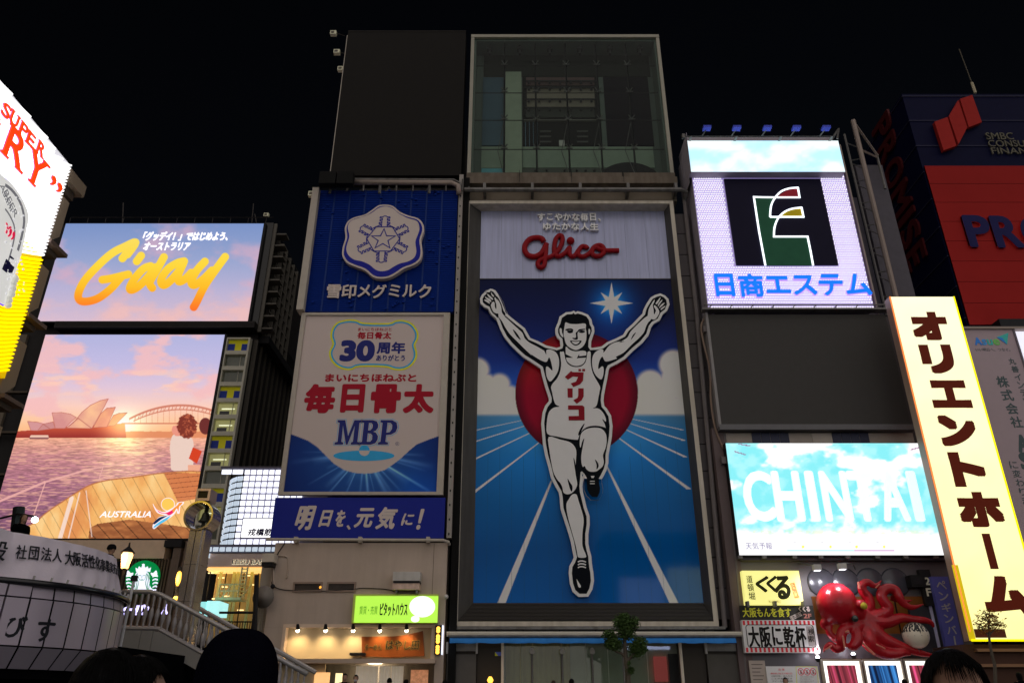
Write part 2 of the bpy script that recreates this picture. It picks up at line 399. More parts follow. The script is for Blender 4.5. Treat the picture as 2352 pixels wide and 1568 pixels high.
# x range of the glass box
gx0 = P(1080, 245, YB).x; gx1 = P(1528, 245, YB).x; gx0 = (P(1084, 85, YB).x + P(1075, 402, YB).x) / 2; gx1 = (P(1510, 85, YB).x + P(1547, 402, YB).x) / 2
gz1 = P(1300, 85, YB).z; gz0 = P(1300, 402, YB).z; D = 1.15
for nm, b in (('side_wall', (gx0, gx0 + .25, YB + .02, YB + D, gz0, gz1)), ('side_wall', (gx1 - .25, gx1, YB + .02, YB + D, gz0, gz1)),
              ('back_wall', (gx0, gx1, YB + D, YB + D + .3, gz0, gz1 + .25)), ('ceiling', (gx0 + .26, gx1 - .26, YB + .05, YB + D, gz1 - .28, gz1 - .02)),
              ('floor_slab', (gx0 + .26, gx1 - .26, YB + .1, YB + D, gz0, gz0 + .2))):
    MB().box(*b).build(nm, grey, bt)
MB().box(gx0 - .04, gx1 + .04, YB - .12, YB + .1, gz1 - .14, gz1 + .06).build('top_frame', alum, bt)
for x in (gx0 - .04, gx1 - .14): MB().box(x, x + .18, YB - .1, YB + .1, gz0, gz1 - .141).build('frame_post', alum, bt)
# shallow show-room behind the glass: pale column, boards and lamps modelling a reflection in the glass, dark openings
YI = YB + D
def ibox(nm, u0, v0, u1, v1, out, d, m):
    Y = YI - out; a = P(u0, v0, Y); b = P(u1, v1, Y); MB().box(min(a.x, b.x), max(a.x, b.x), Y, Y + d, b.z, a.z).build(nm, m, bt)
ibox('dark_opening', 1112, 124, 1494, 176, .05, .03, M('green_black', A(18, 21, 18), .8, spec=0.))
ibox('dark_opening', 1200, 177, 1384, 336, .04, .03, gdark)
ibox('dark_opening', 1385, 177, 1503, 336, .06, .03, M('night_glass', A(5, 5, 11), .8, spec=0.))
ibox('inner_column', 1157, 165, 1199, 396, .3, .25, M('pale_column', A(92, 98, 86), .8))
ibox('inner_partition', 1110, 178, 1156, 334, .1, .05, M('blue_grey_partition', A(42, 56, 66), .7, vary=.25, scale=.5))
ibox('inner_partition', 1106, 337, 1156, 386, .1, .05, M('green_parapet', A(82, 90, 80), .8))
ibox('parapet', 1200, 337, 1504, 385, .12, .08, M('green_parapet'))
ibox('teal_strip', 1106, 387, 1156, 401, .14, .08, M('teal_strip', A(60, 100, 108), .6))
ibox('dark_sill', 1200, 386, 1504, 400, .1, .06, M('sill_dark', A(46, 48, 44), .7))
wb = M('warm_board', A(80, 74, 66), .8)
ibox('mirrored_board', 1208, 178, 1366, 196, .1, .05, M('reddish_board', A(58, 44, 44), .8)); ibox('mirrored_board', 1210, 204, 1366, 226, .1, .05, wb); ibox('mirrored_board', 1210, 230, 1366, 246, .1, .05, wb)
ibox('mirrored_board', 1208, 249, 1366, 270, .1, .05, M('board_dim', A(34, 36, 33), .8)); ibox('mirrored_rail', 1203, 275, 1370, 278, .16, .05, alum)
for k, v in enumerate((186, 201, 228, 247)):
    ibox('mirrored_beam', 1206, v - 1.5, 1369, v + 1, .22, .05, dark)
    for i in range(7): ibox('mirrored_lamp', 1212 + i * 24, v + 1, 1217 + i * 24, v + 6, .26, .06, dark)
for i in range(4): ibox('mirrored_fin', 1206 + i * 9, 280, 1208 + i * 9, 335, .12, .05, M('blue_steel', A(50, 66, 78), .4, .3))
for v in (300, 312, 324):
    for u in (1240, 1325): ibox('mirrored_slat', u, v, u + 26, v + 3, .1, .03, M('slat_grey', A(50, 50, 48), .5))
ibox('white_box', 1284, 322, 1297, 335, .2, .08, white)
c = P(1445, 402, YI - .2); m = MB(); q_ = [(c.x - 1.55 + 3.1 * k / 16, c.z - .02 + .82 * math.sin(math.pi * k / 16) ** .6) for k in range(17)]
m.prism(PY(YI - .2), [q_], -.1, .05); m.build('dark_arch', M('black_drum', (.006, .006, .01), .5), bt)
for u in (1230, 1256, 1297, 1325, 1345, 1365):
    q = P(u, 392, YI - .2); MB().ball(q, .07, 10, 6).build('downlight', dark, bt)
# panes, rods, spider fittings
cols = [gx0 + .15 + (gx1 - gx0 - .3) * k / 6 for k in range(7)]
rows = [gz1 - .16] + [P(1300, v, YB).z for v in (143, 205, 268, 335)] + [gz0]
for i in range(6):
    for j in range(5):
        MB().box(cols[i] + .012, cols[i + 1] - .012, YB - .012, YB + .012, rows[j + 1] + .012, rows[j] - .012).build('pane', gl, bt)
for i in range(1, 6):
    MB().bar((cols[i], YB + .22, gz0 + .1), (cols[i], YB + .22, gz1 - .3), .07).build('mullion_rod', dark, bt)
    for j in range(1, 5):
        m = MB(); c0 = Vector((cols[i], YB + .2, rows[j]))
        for sx in (-1, 1):
            for sz in (-1, 1): m.bar(c0, (cols[i] + sx * .17, YB + .03, rows[j] + sz * .14), .05)
        m.build('spider_fitting', steel, bt)
for j in range(1, 5): MB().bar((cols[0], YB + .3, rows[j]), (cols[6], YB + .3, rows[j]), .045).build('cross_rod', dark, bt)
for i in range(6):
    x = (cols[i] + cols[i + 1]) / 2
    m = MB(); m.box(x - .06, x + .06, YB + .35, YB + .5, gz1 - .9, gz1 - .28); m.box(x - .14, x + .14, YB + .3, YB + .55, gz1 - .6, gz1 - .42); m.build('floodlight_bracket', dark, bt)
for i in (1, 3, 4, 5): MB().tube([(cols[i], YB + .25, gz0 + .1), (cols[i] - .35, YB + .8, gz0 + 2.2), (cols[i], YB + .25, rows[3])], .02, 4).build('tie_cable', steel, bt)
# cornice, soffit, gutter above the billboard
cz = lambda v, Y=YB: P(1300, v, Y).z
MB().box(gx0 - .05, gx1 + .05, YB - .2, YB + 1, cz(417), gz0 - .004).build('cornice', stone, bt)
MB().box(gx0 - .05, gx1 + .08, YB - .42, YB + 1, cz(432), cz(417) - .004).build('cornice_lip', stone, bt)
MB().box(gx0 - .05, gx1 + .05, YB - .0, YB + 1, cz(462), cz(432) - .004).build('soffit_band', M('soffit_cladding', A(70, 64, 56), .7), bt)
for k in range(1, 4):
    x = gx0 + (gx1 - gx0) * k / 4 * 1.0; MB().box(x, x + .02, YB - .43, YB - .2, cz(430), gz0 - .01).build('joint', dark, bt)
m = MB(); m.tube([(gx0 - .1, YB - .7, cz(436, 31.3)), (gx1 + .15, YB - .7, cz(436, 31.3)), (gx1 + .4, YB - .6, cz(438, 31.3)), (gx1 + .4, YB - .3, cz(445, 31.3))], .12, 8); m.build('maintenance_rail', steel, bt)
for k in range(5):
    x = gx0 + .9 + (gx1 - gx0 - 1) * k / 4.0; MB().box(x - .07, x + .07, YB - .75, YB - .01, cz(458), cz(440)).build('rail_bracket', steel, bt)
# body of the building behind the billboard
bx0, bx1 = P(1040, 1437, 31.6).x + .1, P(1650, 1437, 31.6).x - .1
MB().box(bx0, bx1, YB + 1.02, YB + 8, .75, gz0 - .01).build('wall', M('tiled_wall', A(70, 66, 62), .8), bt)
for v in (1160, 1350):
    q = P(1632, v, YB + 0); 
    MB().box(bx1 - .02, bx1 + .32, YB + .2, YB + .8, q.z - .5, q.z + .3).build('wall_bracket', white, bt)
# ground floor
Y0 = 32.6
z_aw1, z_aw0 = P(1300, 1464, 31).z, P(1300, 1476, 31).z
MB().box(bx0, bx1, 31.9, YB + 1.0, z_aw1 + .12, P(1300, 1443, 31.9).z).build('fascia_band', M('fascia_panels', A(62, 60, 58), .6), bt)
for k in range(7):
    x = bx0 + 1.2 + k * 1.42; MB().box(x, x + .03, 31.88, 31.9, z_aw1 + .14, P(1300, 1445, 31.9).z).build('fascia_joint', dark, bt)
MB().tube([(bx0 - .3, 31.25, z_aw1 + .16), (bx1 + .9, 31.25, z_aw1 + .16)], .09, 8).build('gutter_pipe', M('pale_pipe', A(120, 117, 109), .4), bt)
sw = M('shop_window_glass', (.1, .1, .1), .1)
x0 = P(1033, 1480, 31.6).x; x1 = P(1704, 1480, 31.6).x
post = M('window_post', A(135, 128, 118), .5)
for u in (1154, 1566):
    x = P(u, 1520, 31.7).x; MB().box(x - .05, x + .05, 31.7, 31.85, .75, z_aw0 + .1).build('door_post', post, bt)
xs = [P(u, 1520, 31.9).x for u in (1156, 1195, 1224, 1290, 1346, 1397, 1440, 1487, 1564)]
glass2 = MG('shop_glass', (.7, .75, .7), .12)
for i in range(8): MB().box(xs[i] + .01, xs[i + 1] - .01, 31.9, 31.92, .75, z_aw0 + .2).build('shop_pane', glass2, bt)
for u in (1222, 1291, 1360, 1432): 
    x = P(u, 1520, 31.75).x; MB().tube([(x, 31.72, .75), (x, 31.72, z_aw0 - .25)], .045, 8).build('awning_post', steel, bt)
    MB().tube([(x, 31.6, z_aw0 - .18), (x, 31.45, z_aw0 - .28)], [.07, .1], 10).build('spot_lamp', white, bt)
MB().box(xs[0], xs[-1], Y0 - .1, Y0 - .05, .75, z_aw0 + .3).build('shop_back_wall', M('greenish_interior', A(150, 152, 132), .8), bt)
m = MB(); n = 40; xa, xb = xs[0] + .1, P(1310, 1500, 32.2).x
vs = []
for k in range(n + 1):
    x = xa + (xb - xa) * k / n; y = 32.4 + .05 * math.sin(k * 1.9)
    vs += [(x, y, 2.0), (x, y, z_aw0 + .2)]
m.add(vs, [(2 * k, 2 * k + 2, 2 * k + 3, 2 * k + 1) for k in range(n)]); m.build('curtain', M('cream_curtain', A(128, 118, 92), .9), bt, smooth=True)
MB().box(P(1500, 1500, 32.3).x, P(1530, 1500, 32.3).x, 32.3, 32.35, 2.3, 3.2).build('pink_panel', M('pink_panel', (.2, .02, .02), emit=C(200, 90, 90), es=.5), bt)
MB().box(P(1534, 1500, 32.3).x, P(1560, 1500, 32.3).x, 32.3, 32.35, 1.2, 3.3).build('inner_screen', M('violet_panel', A(60, 52, 62), .3), bt)
for u0, u1 in ((1096, 1152), (1567, 1620)):
    MB().box(P(u0, 1520, 31.8).x, P(u1, 1520, 31.8).x, 31.8, 31.9, .75, z_aw0 + .3).build('dark_cladding', M('brown_cladding', A(34, 31, 28), .5), bt)
for u0, u1 in ((1027, 1095), (1622, 1700)):
    xa, xb = P(u0, 1500, 31.7).x, P(u1, 1500, 31.7).x; zt = P(1300, 1477, 31.7).z; zb = P(1300, 1494, 31.7).z
    MB().box(xa, xb, 31.75, 31.85, .75, zt + .1).build('louvre_backing', M('brown_cladding'), bt)
    for k in range(7): MB().box(xa + .04, xb - .04, 31.62, 31.74, zb + (zt - zb) * k / 7, zb + (zt - zb) * (k + .45) / 7).build('louvre_slat', white, bt)
    MB().box(xa - .04, xa + .035, 31.6, 31.74, zb - .1, zt + .05).build('louvre_frame', white, bt); MB().box(xb - .035, xb + .04, 31.6, 31.74, zb - .1, zt + .05).build('louvre_frame', white, bt)
    m = MB(); m.box(xa, xb - .02, 31.66, 31.74, .75, zb - .12); m.build('display_window', M('tinted_glass', A(52, 50, 48), .12), bt)
q = P(1267, 1614, 31.7)
aw = thing('awning', 'bright blue rolled shop awning below the runner billboard', 'awning', (0, 31, z_aw0))
ax0, ax1 = P(1033, 1470, 31).x, P(1690, 1470, 31).x
vs = []; n = 90
for k in range(n + 1):
    x = ax0 + (ax1 - ax0) * k / n; wv = .02 * math.sin(k * 1.1) + .015 * math.sin(k * 2.7)
    vs += [(x, 31.3, z_aw1 + .03), (x, 31.02 + wv, z_aw1 - .02), (x, 31.0 + wv * 2, z_aw0 + .01 * math.sin(k * .8))]
MB().add(vs, [f for k in range(n) for f in ((3 * k, 3 * k + 3, 3 * k + 4, 3 * k + 1), (3 * k + 1, 3 * k + 4, 3 * k + 5, 3 * k + 2))]).build('valance', M('blue_canvas', A(28, 74, 122), .8), aw, smooth=True)
MB().bar((ax0 - .05, 31.1, z_aw1 + .06), (ax1 + .05, 31.1, z_aw1 + .06), .08).build('front_bar', steel, aw)
# ================================================================== the runner billboard
YF = 31.6; YP = 32.3; PF = PY(YF); PP = PY(YP)
rb = thing('runner_billboard', 'giant billboard of a runner with raised arms on a blue track', 'billboard', (0, YF, P(1300, 1437, YF).z))
def avgx(a, b, Y): return (P(*a, Y).x + P(*b, Y).x) / 2
ox0, ox1 = avgx((1070, 460), (1040, 1437), YF), avgx((1545, 463), (1653, 1437), YF)
oz1, oz0 = P(1300, 461, YF).z, P(1300, 1437, YF).z
iw = .2
px0, px1 = avgx((1103, 474), (1090, 1385), YP), avgx((1530, 474), (1608, 1385), YP)
pz1, pz0 = P(1300, 474, YP).z, P(1300, 1385, YP).z
fm = M('white_frame', A(122, 117, 108), .35, vary=.06, streak=.2)
ix0, ix1, iz0, iz1 = ox0 + .19, ox1 - .19, P(1300, 1426, YF).z, oz1 - .17
for nm, b in (('frame_side', (ox0, ix0, YF, YP + .5, oz0, oz1)), ('frame_side', (ix1, ox1, YF, YP + .5, oz0, oz1)),
              ('frame_top', (ix0 + .001, ix1 - .001, YF + .002, YP + .5, iz1, oz1)), ('frame_bottom', (ix0 + .001, ix1 - .001, YF + .002, YP + .5, oz0, iz0))):
    MB().box(*b).build(nm, fm, rb)
rv = M('dark_reveal', A(48, 47, 45), .5, vary=.1, streak=.2)
MB().add([(ix0, YF + .02, iz0), (ix0, YF + .02, iz1), (px0, YP, pz1), (px0, YP, pz0)], [(0, 1, 2, 3)]).build('reveal_left', rv, rb)
MB().add([(ix1, YF + .02, iz0), (ix1, YF + .02, iz1), (px1, YP, pz1), (px1, YP, pz0)], [(3, 2, 1, 0)]).build('reveal_right', rv, rb)
MB().add([(ix0, YF + .02, iz1), (ix1, YF + .02, iz1), (px1, YP, pz1), (px0, YP, pz1)], [(0, 1, 2, 3)]).build('reveal_top', rv, rb)
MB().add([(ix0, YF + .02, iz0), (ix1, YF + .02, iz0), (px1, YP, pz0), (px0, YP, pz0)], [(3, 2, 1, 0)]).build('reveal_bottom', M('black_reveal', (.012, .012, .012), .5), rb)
ns = 13
for k in range(ns):
    t_ = (k + .3) / ns; a = Vector((ix0 + (px0 - ix0) * t_ + .03, YF + .02 + (YP - YF) * t_, iz0 + (pz0 - iz0) * t_)); b = Vector((ix1 + (px1 - ix1) * t_ - .03, a.y, a.z))
    MB().box(a.x, b.x, a.y - .05, a.y + .01, a.z + .02, a.z + .055).build('louvre_slat', M('louvre_metal', A(36, 34, 32), .4, .3), rb)
hz = P(1300, 641, YP).z                                # joint between header and picture
MB().box(px0 - .05, px1 + .05, YP + .01, YP + .3, pz0 - .05, pz1 + .05).build('backing', dark, rb)
# brushed metal header
hm = M('brushed_header', A(102, 105, 124), .3, .25, vary=.25, scale=1)
nt = hm.node_tree
nz = [x for x in nt.nodes if x.type == 'TEX_NOISE'][0]; mp = nt.nodes.new('ShaderNodeMapping'); mp.inputs['Scale'].default_value = (9, 1, .35)
tcn = [x for x in nt.nodes if x.type == 'TEX_COORD'][0]; nt.links.new(tcn.outputs['Object'], mp.inputs[0]); nt.links.new(mp.outputs[0], nz.inputs['Vector'])
bpn = nt.nodes.new('ShaderNodeBump'); bpn.inputs['Strength'].default_value = .35; bpn.inputs['Distance'].default_value = .03; nt.links.new(nz.outputs[0], bpn.inputs['Height']); nt.links.new(bpn.outputs[0], nt.nodes['Principled BSDF'].inputs['Normal'])
npan = 9
for k in range(npan):
    xa = px0 + (px1 - px0) * k / npan; xb = px0 + (px1 - px0) * (k + 1) / npan
    MB().box(xa + .004, xb - .004, YP - .03, YP + .01, hz + .02, pz1 - .002).build('header_panel', hm, rb)
# printed picture
g1 = crop(1780, 750, 1100, 1916); g2 = crop(1780, 1600, 1100, 1916); fcr = crop(2100, 1150, 400, 1045)
def runner_print(u, v):
    x = (u - 1022.1) / .32967; y = (v - 430.7) / .32967       # crop-1 units, y keeps running below
    # night-blue sky
    c = grad(y, [(630, (3, 8, 34)), (900, (5, 13, 52)), (1200, (10, 30, 88)), (1400, (22, 58, 128))])
    n = fbm(x / 260., y / 260.)
    # blue glow of the star
    r = np.hypot(x - 1160, y - 805); c = c + np.exp(-(r / 150) ** 2)[:, None] * np.array([0, 62, 95.]) + np.exp(-(r / 60) ** 2)[:, None] * np.array([40, 60, 40.])
    # clouds
    W = np.array([150, 140, 133.])
    def blob(cx, cy, rr, e=22): return sm(rr + e, rr - e, np.hypot(x - cx, (y - cy)))
    cl = np.zeros_like(u)
    for cx, cy, rr in ((225, 1270, 85), (270, 1400, 110), (380, 1370, 75), (440, 1470, 95), (330, 1500, 130), (540, 1480, 90),
                       (1590, 1230, 100), (1640, 1340, 140), (1430, 1370, 100), (1380, 1480, 90), (1500, 1450, 120), (1290, 1490, 80)):
        cl = np.maximum(cl, blob(cx, cy, rr))
    cl = np.maximum(cl, sm(1440, 1475, y))
    c = mixc(c, W, cl)
    # track
    tr = sm(1565, 1600, y)
    tc_ = grad(y, [(1570, (56, 100, 134)), (1700, (32, 96, 146)), (1900, (14, 82, 138)), (2200, (4, 62, 110)), (2500, (2, 50, 96)), (2900, (3, 56, 108))])
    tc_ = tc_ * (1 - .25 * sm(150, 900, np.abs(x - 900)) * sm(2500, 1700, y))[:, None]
    c = mixc(c, (0, 0, 0), tr) + tc_ * tr[:, None]
    # lane lines from vanishing point
    for (xa, ya, xb, yb, w0, w1) in ((570, 1613, 210, 1690, 3, 5), (600, 1645, 210, 1768, 4, 7), (640, 1685, 208, 1890, 5, 10), (690, 1748, 205, 2118, 6, 16), (745, 2035, 390, 2900, 12, 54),
                                     (1290, 1608, 1650, 1685, 3, 5), (1265, 1635, 1660, 1757, 4, 8), (1235, 1673, 1672, 1873, 5, 12), (1175, 1717, 1696, 2095, 6, 20), (1120, 1925, 1600, 2900, 10, 56)):
        t_ = np.clip((y - ya) / (yb - ya), 0, 1); xx = xa + (xb - xa) * t_; L = math.hypot(xb - xa, yb - ya); dd = np.abs(x - xx) * abs(yb - ya) / L
        wd = w0 + (w1 - w0) * t_
        c = mixc(c, (158, 146, 142), sm(wd * .5 + 1.5, wd * .5 - 1.5, dd) * (y > ya) * (y < yb + 5) * (y > 1600))
    # red sun disc with dark shading of its print
    r = np.hypot((x - 917) / 427., (y - 1436) / 432.)
    rc = grad(r, [(0, (92, 0, 22)), (.82, (92, 0, 22)), (1, (50, 0, 14))])
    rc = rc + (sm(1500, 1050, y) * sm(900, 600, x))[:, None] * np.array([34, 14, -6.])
    disc = sm(1.004, .996, r) * (y > 900)
    c = mixc(c, (0, 0, 0), disc) + rc * disc[:, None]
    # printed soft shade beside the figure
    # star
    an = np.arctan2(y - 805, x - 1160); r = np.hypot(x - 1160, y - 805)
    for k in range(8):
        a = k * math.pi / 4; L = (150, 105)[k % 2] * (.95 if k in (2, 6) else 1)
        al = (x - 1160) * math.cos(a) + (y - 805) * math.sin(a); ac = np.abs(-(x - 1160) * math.sin(a) + (y - 805) * math.cos(a))
        wd = np.clip(1 - al / L, 0, 1) * 26
        c = mixc(c, (175, 170, 150), sm(wd + 3, wd - 3, ac) * (al > 0) * (al < L))
    return c * (1 + .05 * (n - .5))[:, None]
pm = MV('glossy_print', .06, spec=.12)
# the albedo of the print is the seen colour divided by the light that reaches it
def alb(fn, k=.29):
    def f(u, v):
        l_ = npl(fn(u, v)) / k; l_ = np.clip(l_, 0, .85)
        return np.where(l_ <= .0031308, l_ * 12.92, 1.055 * l_ ** (1 / 2.4) - .055) * 255
    return f
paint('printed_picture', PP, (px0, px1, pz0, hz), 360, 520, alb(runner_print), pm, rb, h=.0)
for k in range(1, 18):                                 # seams of the print's panels
    x = px0 + (px1 - px0) * k / 18; MB().box(x - .004, x + .004, YP - .004, YP - .001, pz0, pz0 + 5.5 + (k % 3) * .6).build('panel_seam', M('seam', (.02, .11, .22), .2), rb)
MB().box(px0, px1, YP - .04, YP + .01, hz - .02, hz + .017).build('header_joint', rv, rb)
lw = M('raised_letter_face', A(165, 160, 150), .35, .3); red = M('red_enamel', (.32, .008, .015), .15, vary=.05)
letters('slogan_letter', PP, 'すこやかな毎日、', [*g1((640, 195)), *g1((1118, 249))], .03, .22, lw, rb, bold=.03)
letters('slogan_letter', PP, 'ゆたかな人生', [*g1((676, 262)), *g1((1070, 313))], .03, .22, lw, rb, bold=.03)
pt = PY(YP - .15)
sc1 = g1((688, 378), (672, 356), (635, 350), (590, 362), (560, 400), (556, 440), (580, 473), (625, 482), (668, 462), (695, 420), (706, 392))
sc2 = g1((706, 392), (703, 440), (697, 500), (692, 540), (672, 558), (650, 548), (650, 520), (680, 498), (730, 485), (768, 462), (798, 425), (818, 375), (815, 342), (795, 336), (772, 360), (762, 410), (764, 455), (784, 480), (812, 474), (845, 448), (868, 418), (866, 455), (880, 480), (908, 472), (930, 440), (955, 412), (982, 414), (992, 428))
sc3 = g1((930, 440), (928, 466), (950, 482), (985, 474), (1015, 450), (1040, 415), (1075, 402), (1100, 415), (1108, 445), (1090, 472), (1055, 480), (1028, 466), (1025, 440), (1045, 415), (1075, 430), (1115, 440), (1165, 440), (1212, 440))
m = MB()
for i, s in enumerate((sc1, sc2, sc3)):
    q = smoothc(px2(pt, s), 5, False); m.tube([pt.at(a, b, .002 * i) for a, b in q], .145 if i == 0 else .125, 8)
a, b = pt.pix(*g1((875, 372))); m.ball(pt.at(a, b, 0), .2, 14, 8); m.build('brand_script', red, rb, smooth=True)
# the runner: a thick cut-out standing proud of the print
PR = PY(31.98)
blk = M('black_ink', (.004, .006, .01), .5, spec=.06); skin = M('white_ink', A(160, 149, 141), .4, vary=.03)
A1 = lambda *p: list(g1(*p)) if len(p) > 1 else [g1(*p)]
sil = A1((905, 884), (925, 878), (950, 884), (985, 898), (1003, 925), (1008, 955), (1020, 975), (1022, 1000), (1010, 1035), (1000, 1065), (998, 1110), (1012, 1132), (1060, 1130), (1100, 1122), (1140, 1092), (1200, 1066), (1255, 1038), (1278, 1000), (1320, 962), (1368, 912), (1394, 885), (1400, 858), (1420, 818), (1446, 778), (1472, 763), (1500, 754), (1522, 764), (1540, 782), (1546, 812), (1532, 848), (1502, 870), (1482, 912), (1442, 934), (1420, 962), (1402, 1018), (1362, 1068), (1302, 1118), (1242, 1178), (1190, 1210), (1134, 1238), (1122, 1262), (1112, 1320), (1098, 1388), (1088, 1440), (1084, 1482), (1092, 1528), (1112, 1550)) \
    + list(g2((1138, 112), (1147, 178), (1142, 250), (1128, 330), (1118, 382), (1118, 432), (1106, 478), (1086, 518), (1072, 542), (1072, 572), (1080, 612), (1078, 640), (1062, 674), (1025, 672), (1004, 650), (990, 618), (988, 580), (988, 540), (972, 512), (954, 494), (944, 500), (941, 545), (936, 600), (940, 642), (952, 690), (966, 750), (986, 808), (987, 862), (977, 930), (977, 1000), (987, 1048), (998, 1088), (1001, 1130), (1006, 1170), (1012, 1200), (1016, 1256), (1006, 1308), (986, 1346), (938, 1346), (908, 1320), (892, 1272), (884, 1202), (888, 1160), (906, 1130), (920, 1092), (911, 1050), (898, 980), (878, 910), (848, 820), (826, 750), (820, 672), (812, 632), (788, 590), (758, 532), (738, 450), (718, 380), (703, 300), (698, 240), (691, 160), (699, 92), (715, 48), (742, 14))) \
    + A1((744, 1468), (735, 1436), (716, 1380), (702, 1330), (692, 1290), (682, 1248), (650, 1226), (600, 1192), (560, 1168), (520, 1132), (470, 1082), (430, 1032), (403, 980), (383, 926), (368, 896), (344, 880), (325, 852), (313, 830), (288, 820), (264, 800), (262, 775), (272, 756), (282, 746), (296, 740), (310, 729), (326, 722), (338, 728), (352, 748), (376, 800), (396, 850), (406, 880), (450, 918), (500, 958), (541, 990), (566, 1036), (582, 1060), (640, 1085), (700, 1116), (780, 1134), (818, 1120), (824, 1096), (818, 1052), (798, 1034), (788, 1010), (788, 985), (796, 964), (804, 948), (814, 908), (850, 884), (885, 882), (896, 874))
fig = shape('runner_cutout', PR, sil, -.14, 0, skin, rb, grow=.13)
shape('figure_line', PR, sil, .001, .012, blk, fig)
def skn(name, pts, s_=3, mat=skin, h=.024, **k): return shape(name, PR, pts, .013, h, mat, fig, sm=s_, **k)
fx = lambda *p: list(fcr(*p))
skn('skin', A1((372, 898), (398, 890), (425, 908), (465, 945), (512, 988), (540, 1015), (556, 1052), (590, 1082), (640, 1108), (688, 1136)) + fx((200, 662), (222, 700), (224, 655), (270, 650), (322, 678), (350, 730), (356, 800), (345, 870), (318, 922), (275, 975), (250, 975), (226, 930), (218, 870), (222, 828), (245, 832), (284, 868), (284, 832), (270, 770), (254, 732), (243, 742), (230, 772), (205, 776), (150, 752), (70, 702)) + A1((600, 1166), (552, 1122), (500, 1070), (455, 1025), (420, 975), (396, 930)))
skn('skin', fx((1045, 560), (950, 572), (880, 608), (822, 680), (818, 655), (790, 645), (742, 670), (710, 712), (700, 780), (712, 860), (742, 920), (790, 960), (810, 940), (822, 880), (818, 832), (800, 826), (768, 852), (765, 820), (780, 760), (806, 722), (820, 742), (836, 770), (872, 770), (960, 742)) + A1((1190, 1180), (1245, 1150), (1300, 1095), (1350, 1050), (1385, 1010), (1402, 965), (1422, 930), (1436, 912), (1420, 892), (1396, 905), (1375, 922), (1330, 965), (1290, 1008), (1268, 1048), (1210, 1082)))
skn('vest', fx((365, 680), (385, 673), (405, 672), (420, 740), (440, 790), (480, 820), (530, 832), (590, 822), (632, 780), (648, 710), (655, 674), (685, 676), (686, 780), (700, 870), (730, 940), (782, 1030), (780, 1080), (766, 1150), (755, 1210), (738, 1245), (706, 1260), (762, 1263), (802, 1292), (836, 1345), (845, 1400), (808, 1380), (850, 1440), (862, 1500))
    + list(g2((1128, 200), (1100, 186), (1050, 178), (1000, 184), (962, 205), (940, 235), (928, 270), (915, 276), (850, 268), (780, 253), (712, 233), (710, 150), (720, 95))) + fx((265, 1282), (302, 1254), (360, 1243), (322, 1222), (302, 1180), (282, 1090), (272, 1040), (292, 1000), (335, 950), (366, 880), (378, 790)), 3)
skn('face', fx((425, 365), (470, 380), (540, 384), (630, 378), (634, 430), (642, 470), (640, 540), (628, 580), (600, 620), (545, 652), (500, 646), (450, 615), (425, 580), (412, 530), (404, 500), (405, 460), (414, 400)))
skn('ear', fx((362, 430), (382, 432), (386, 470), (396, 495), (400, 520), (380, 508), (365, 480))); skn('ear', fx((665, 433), (680, 440), (681, 470), (668, 492), (662, 465)))
skn('neck', fx((427, 618), (470, 652), (530, 668), (602, 660), (638, 672), (640, 706), (630, 760), (600, 802), (540, 820), (485, 808), (440, 770), (430, 735), (426, 690)))
ink = lambda pts, s_=3, n='ink_line': shape(n, PR, pts, .025, .034, blk, fig, sm=s_)
ink(fx((410, 700), (430, 700), (500, 735), (430, 732)), 0); ink(fx((540, 742), (566, 696), (566, 720), (642, 710), (640, 732), (560, 738)), 0)
ink(fx((420, 445), (440, 433), (480, 430), (502, 441), (500, 452), (470, 445), (440, 452))); ink(fx((440, 456), (470, 450), (500, 455), (497, 471), (472, 479), (448, 472)))
ink(fx((545, 462), (560, 442), (590, 434), (624, 434), (628, 441), (600, 447), (565, 456), (548, 480), (552, 530), (542, 546), (510, 542), (494, 527), (525, 529), (533, 510), (530, 475)))
ink(fx((562, 462), (590, 451), (620, 455), (626, 465), (600, 476), (575, 473))); ink(fx((470, 557), (530, 561), (590, 557), (570, 592), (530, 608), (494, 592)))
shape('teeth', PR, fx((488, 567), (530, 570), (570, 567), (552, 588), (530, 596), (506, 587)), .035, .04, skin, fig, sm=3)
ink(A1((472, 990), (500, 1015), (528, 1062), (500, 1040))); ink(A1((1330, 1010), (1312, 1040), (1295, 1062), (1308, 1030)))
ink(list(g2((972, 162), (960, 195), (935, 245), (928, 235), (945, 195))))
ink(list(g2((1095, 132), (1120, 155), (1130, 180), (1135, 215), (1122, 200), (1112, 165))))
skn('leg', list(g2((722, 256), (800, 274), (868, 292), (902, 322), (915, 360), (912, 420), (908, 500), (918, 560), (920, 592), (905, 625), (880, 648), (850, 655), (825, 642), (818, 610), (805, 580), (780, 550), (755, 500), (740, 430), (726, 340))))
ink(list(g2((853, 548), (872, 575), (887, 600), (884, 636), (870, 616)))); ink(list(g2((895, 402), (908, 440), (914, 520), (905, 480))))
skn('leg', list(g2((862, 690), (885, 658), (915, 656), (930, 700), (946, 750), (962, 805), (966, 850), (958, 920), (956, 1000), (966, 1040), (980, 1072), (980, 1094), (930, 1094), (920, 1060), (910, 1010), (885, 920), (860, 830), (848, 770), (846, 720))))
skn('leg', list(g2((945, 242), (970, 210), (1020, 193), (1080, 196), (1113, 222), (1126, 262), (1122, 320), (1104, 370), (1100, 392), (1106, 430), (1098, 460), (1075, 481), (1050, 497), (1010, 497), (985, 480), (972, 458), (960, 465), (950, 432), (950, 380), (962, 310), (970, 266), (955, 290), (944, 330), (938, 300))))
ink(list(g2((1044, 414), (1062, 432), (1070, 460), (1056, 482), (1056, 450))))
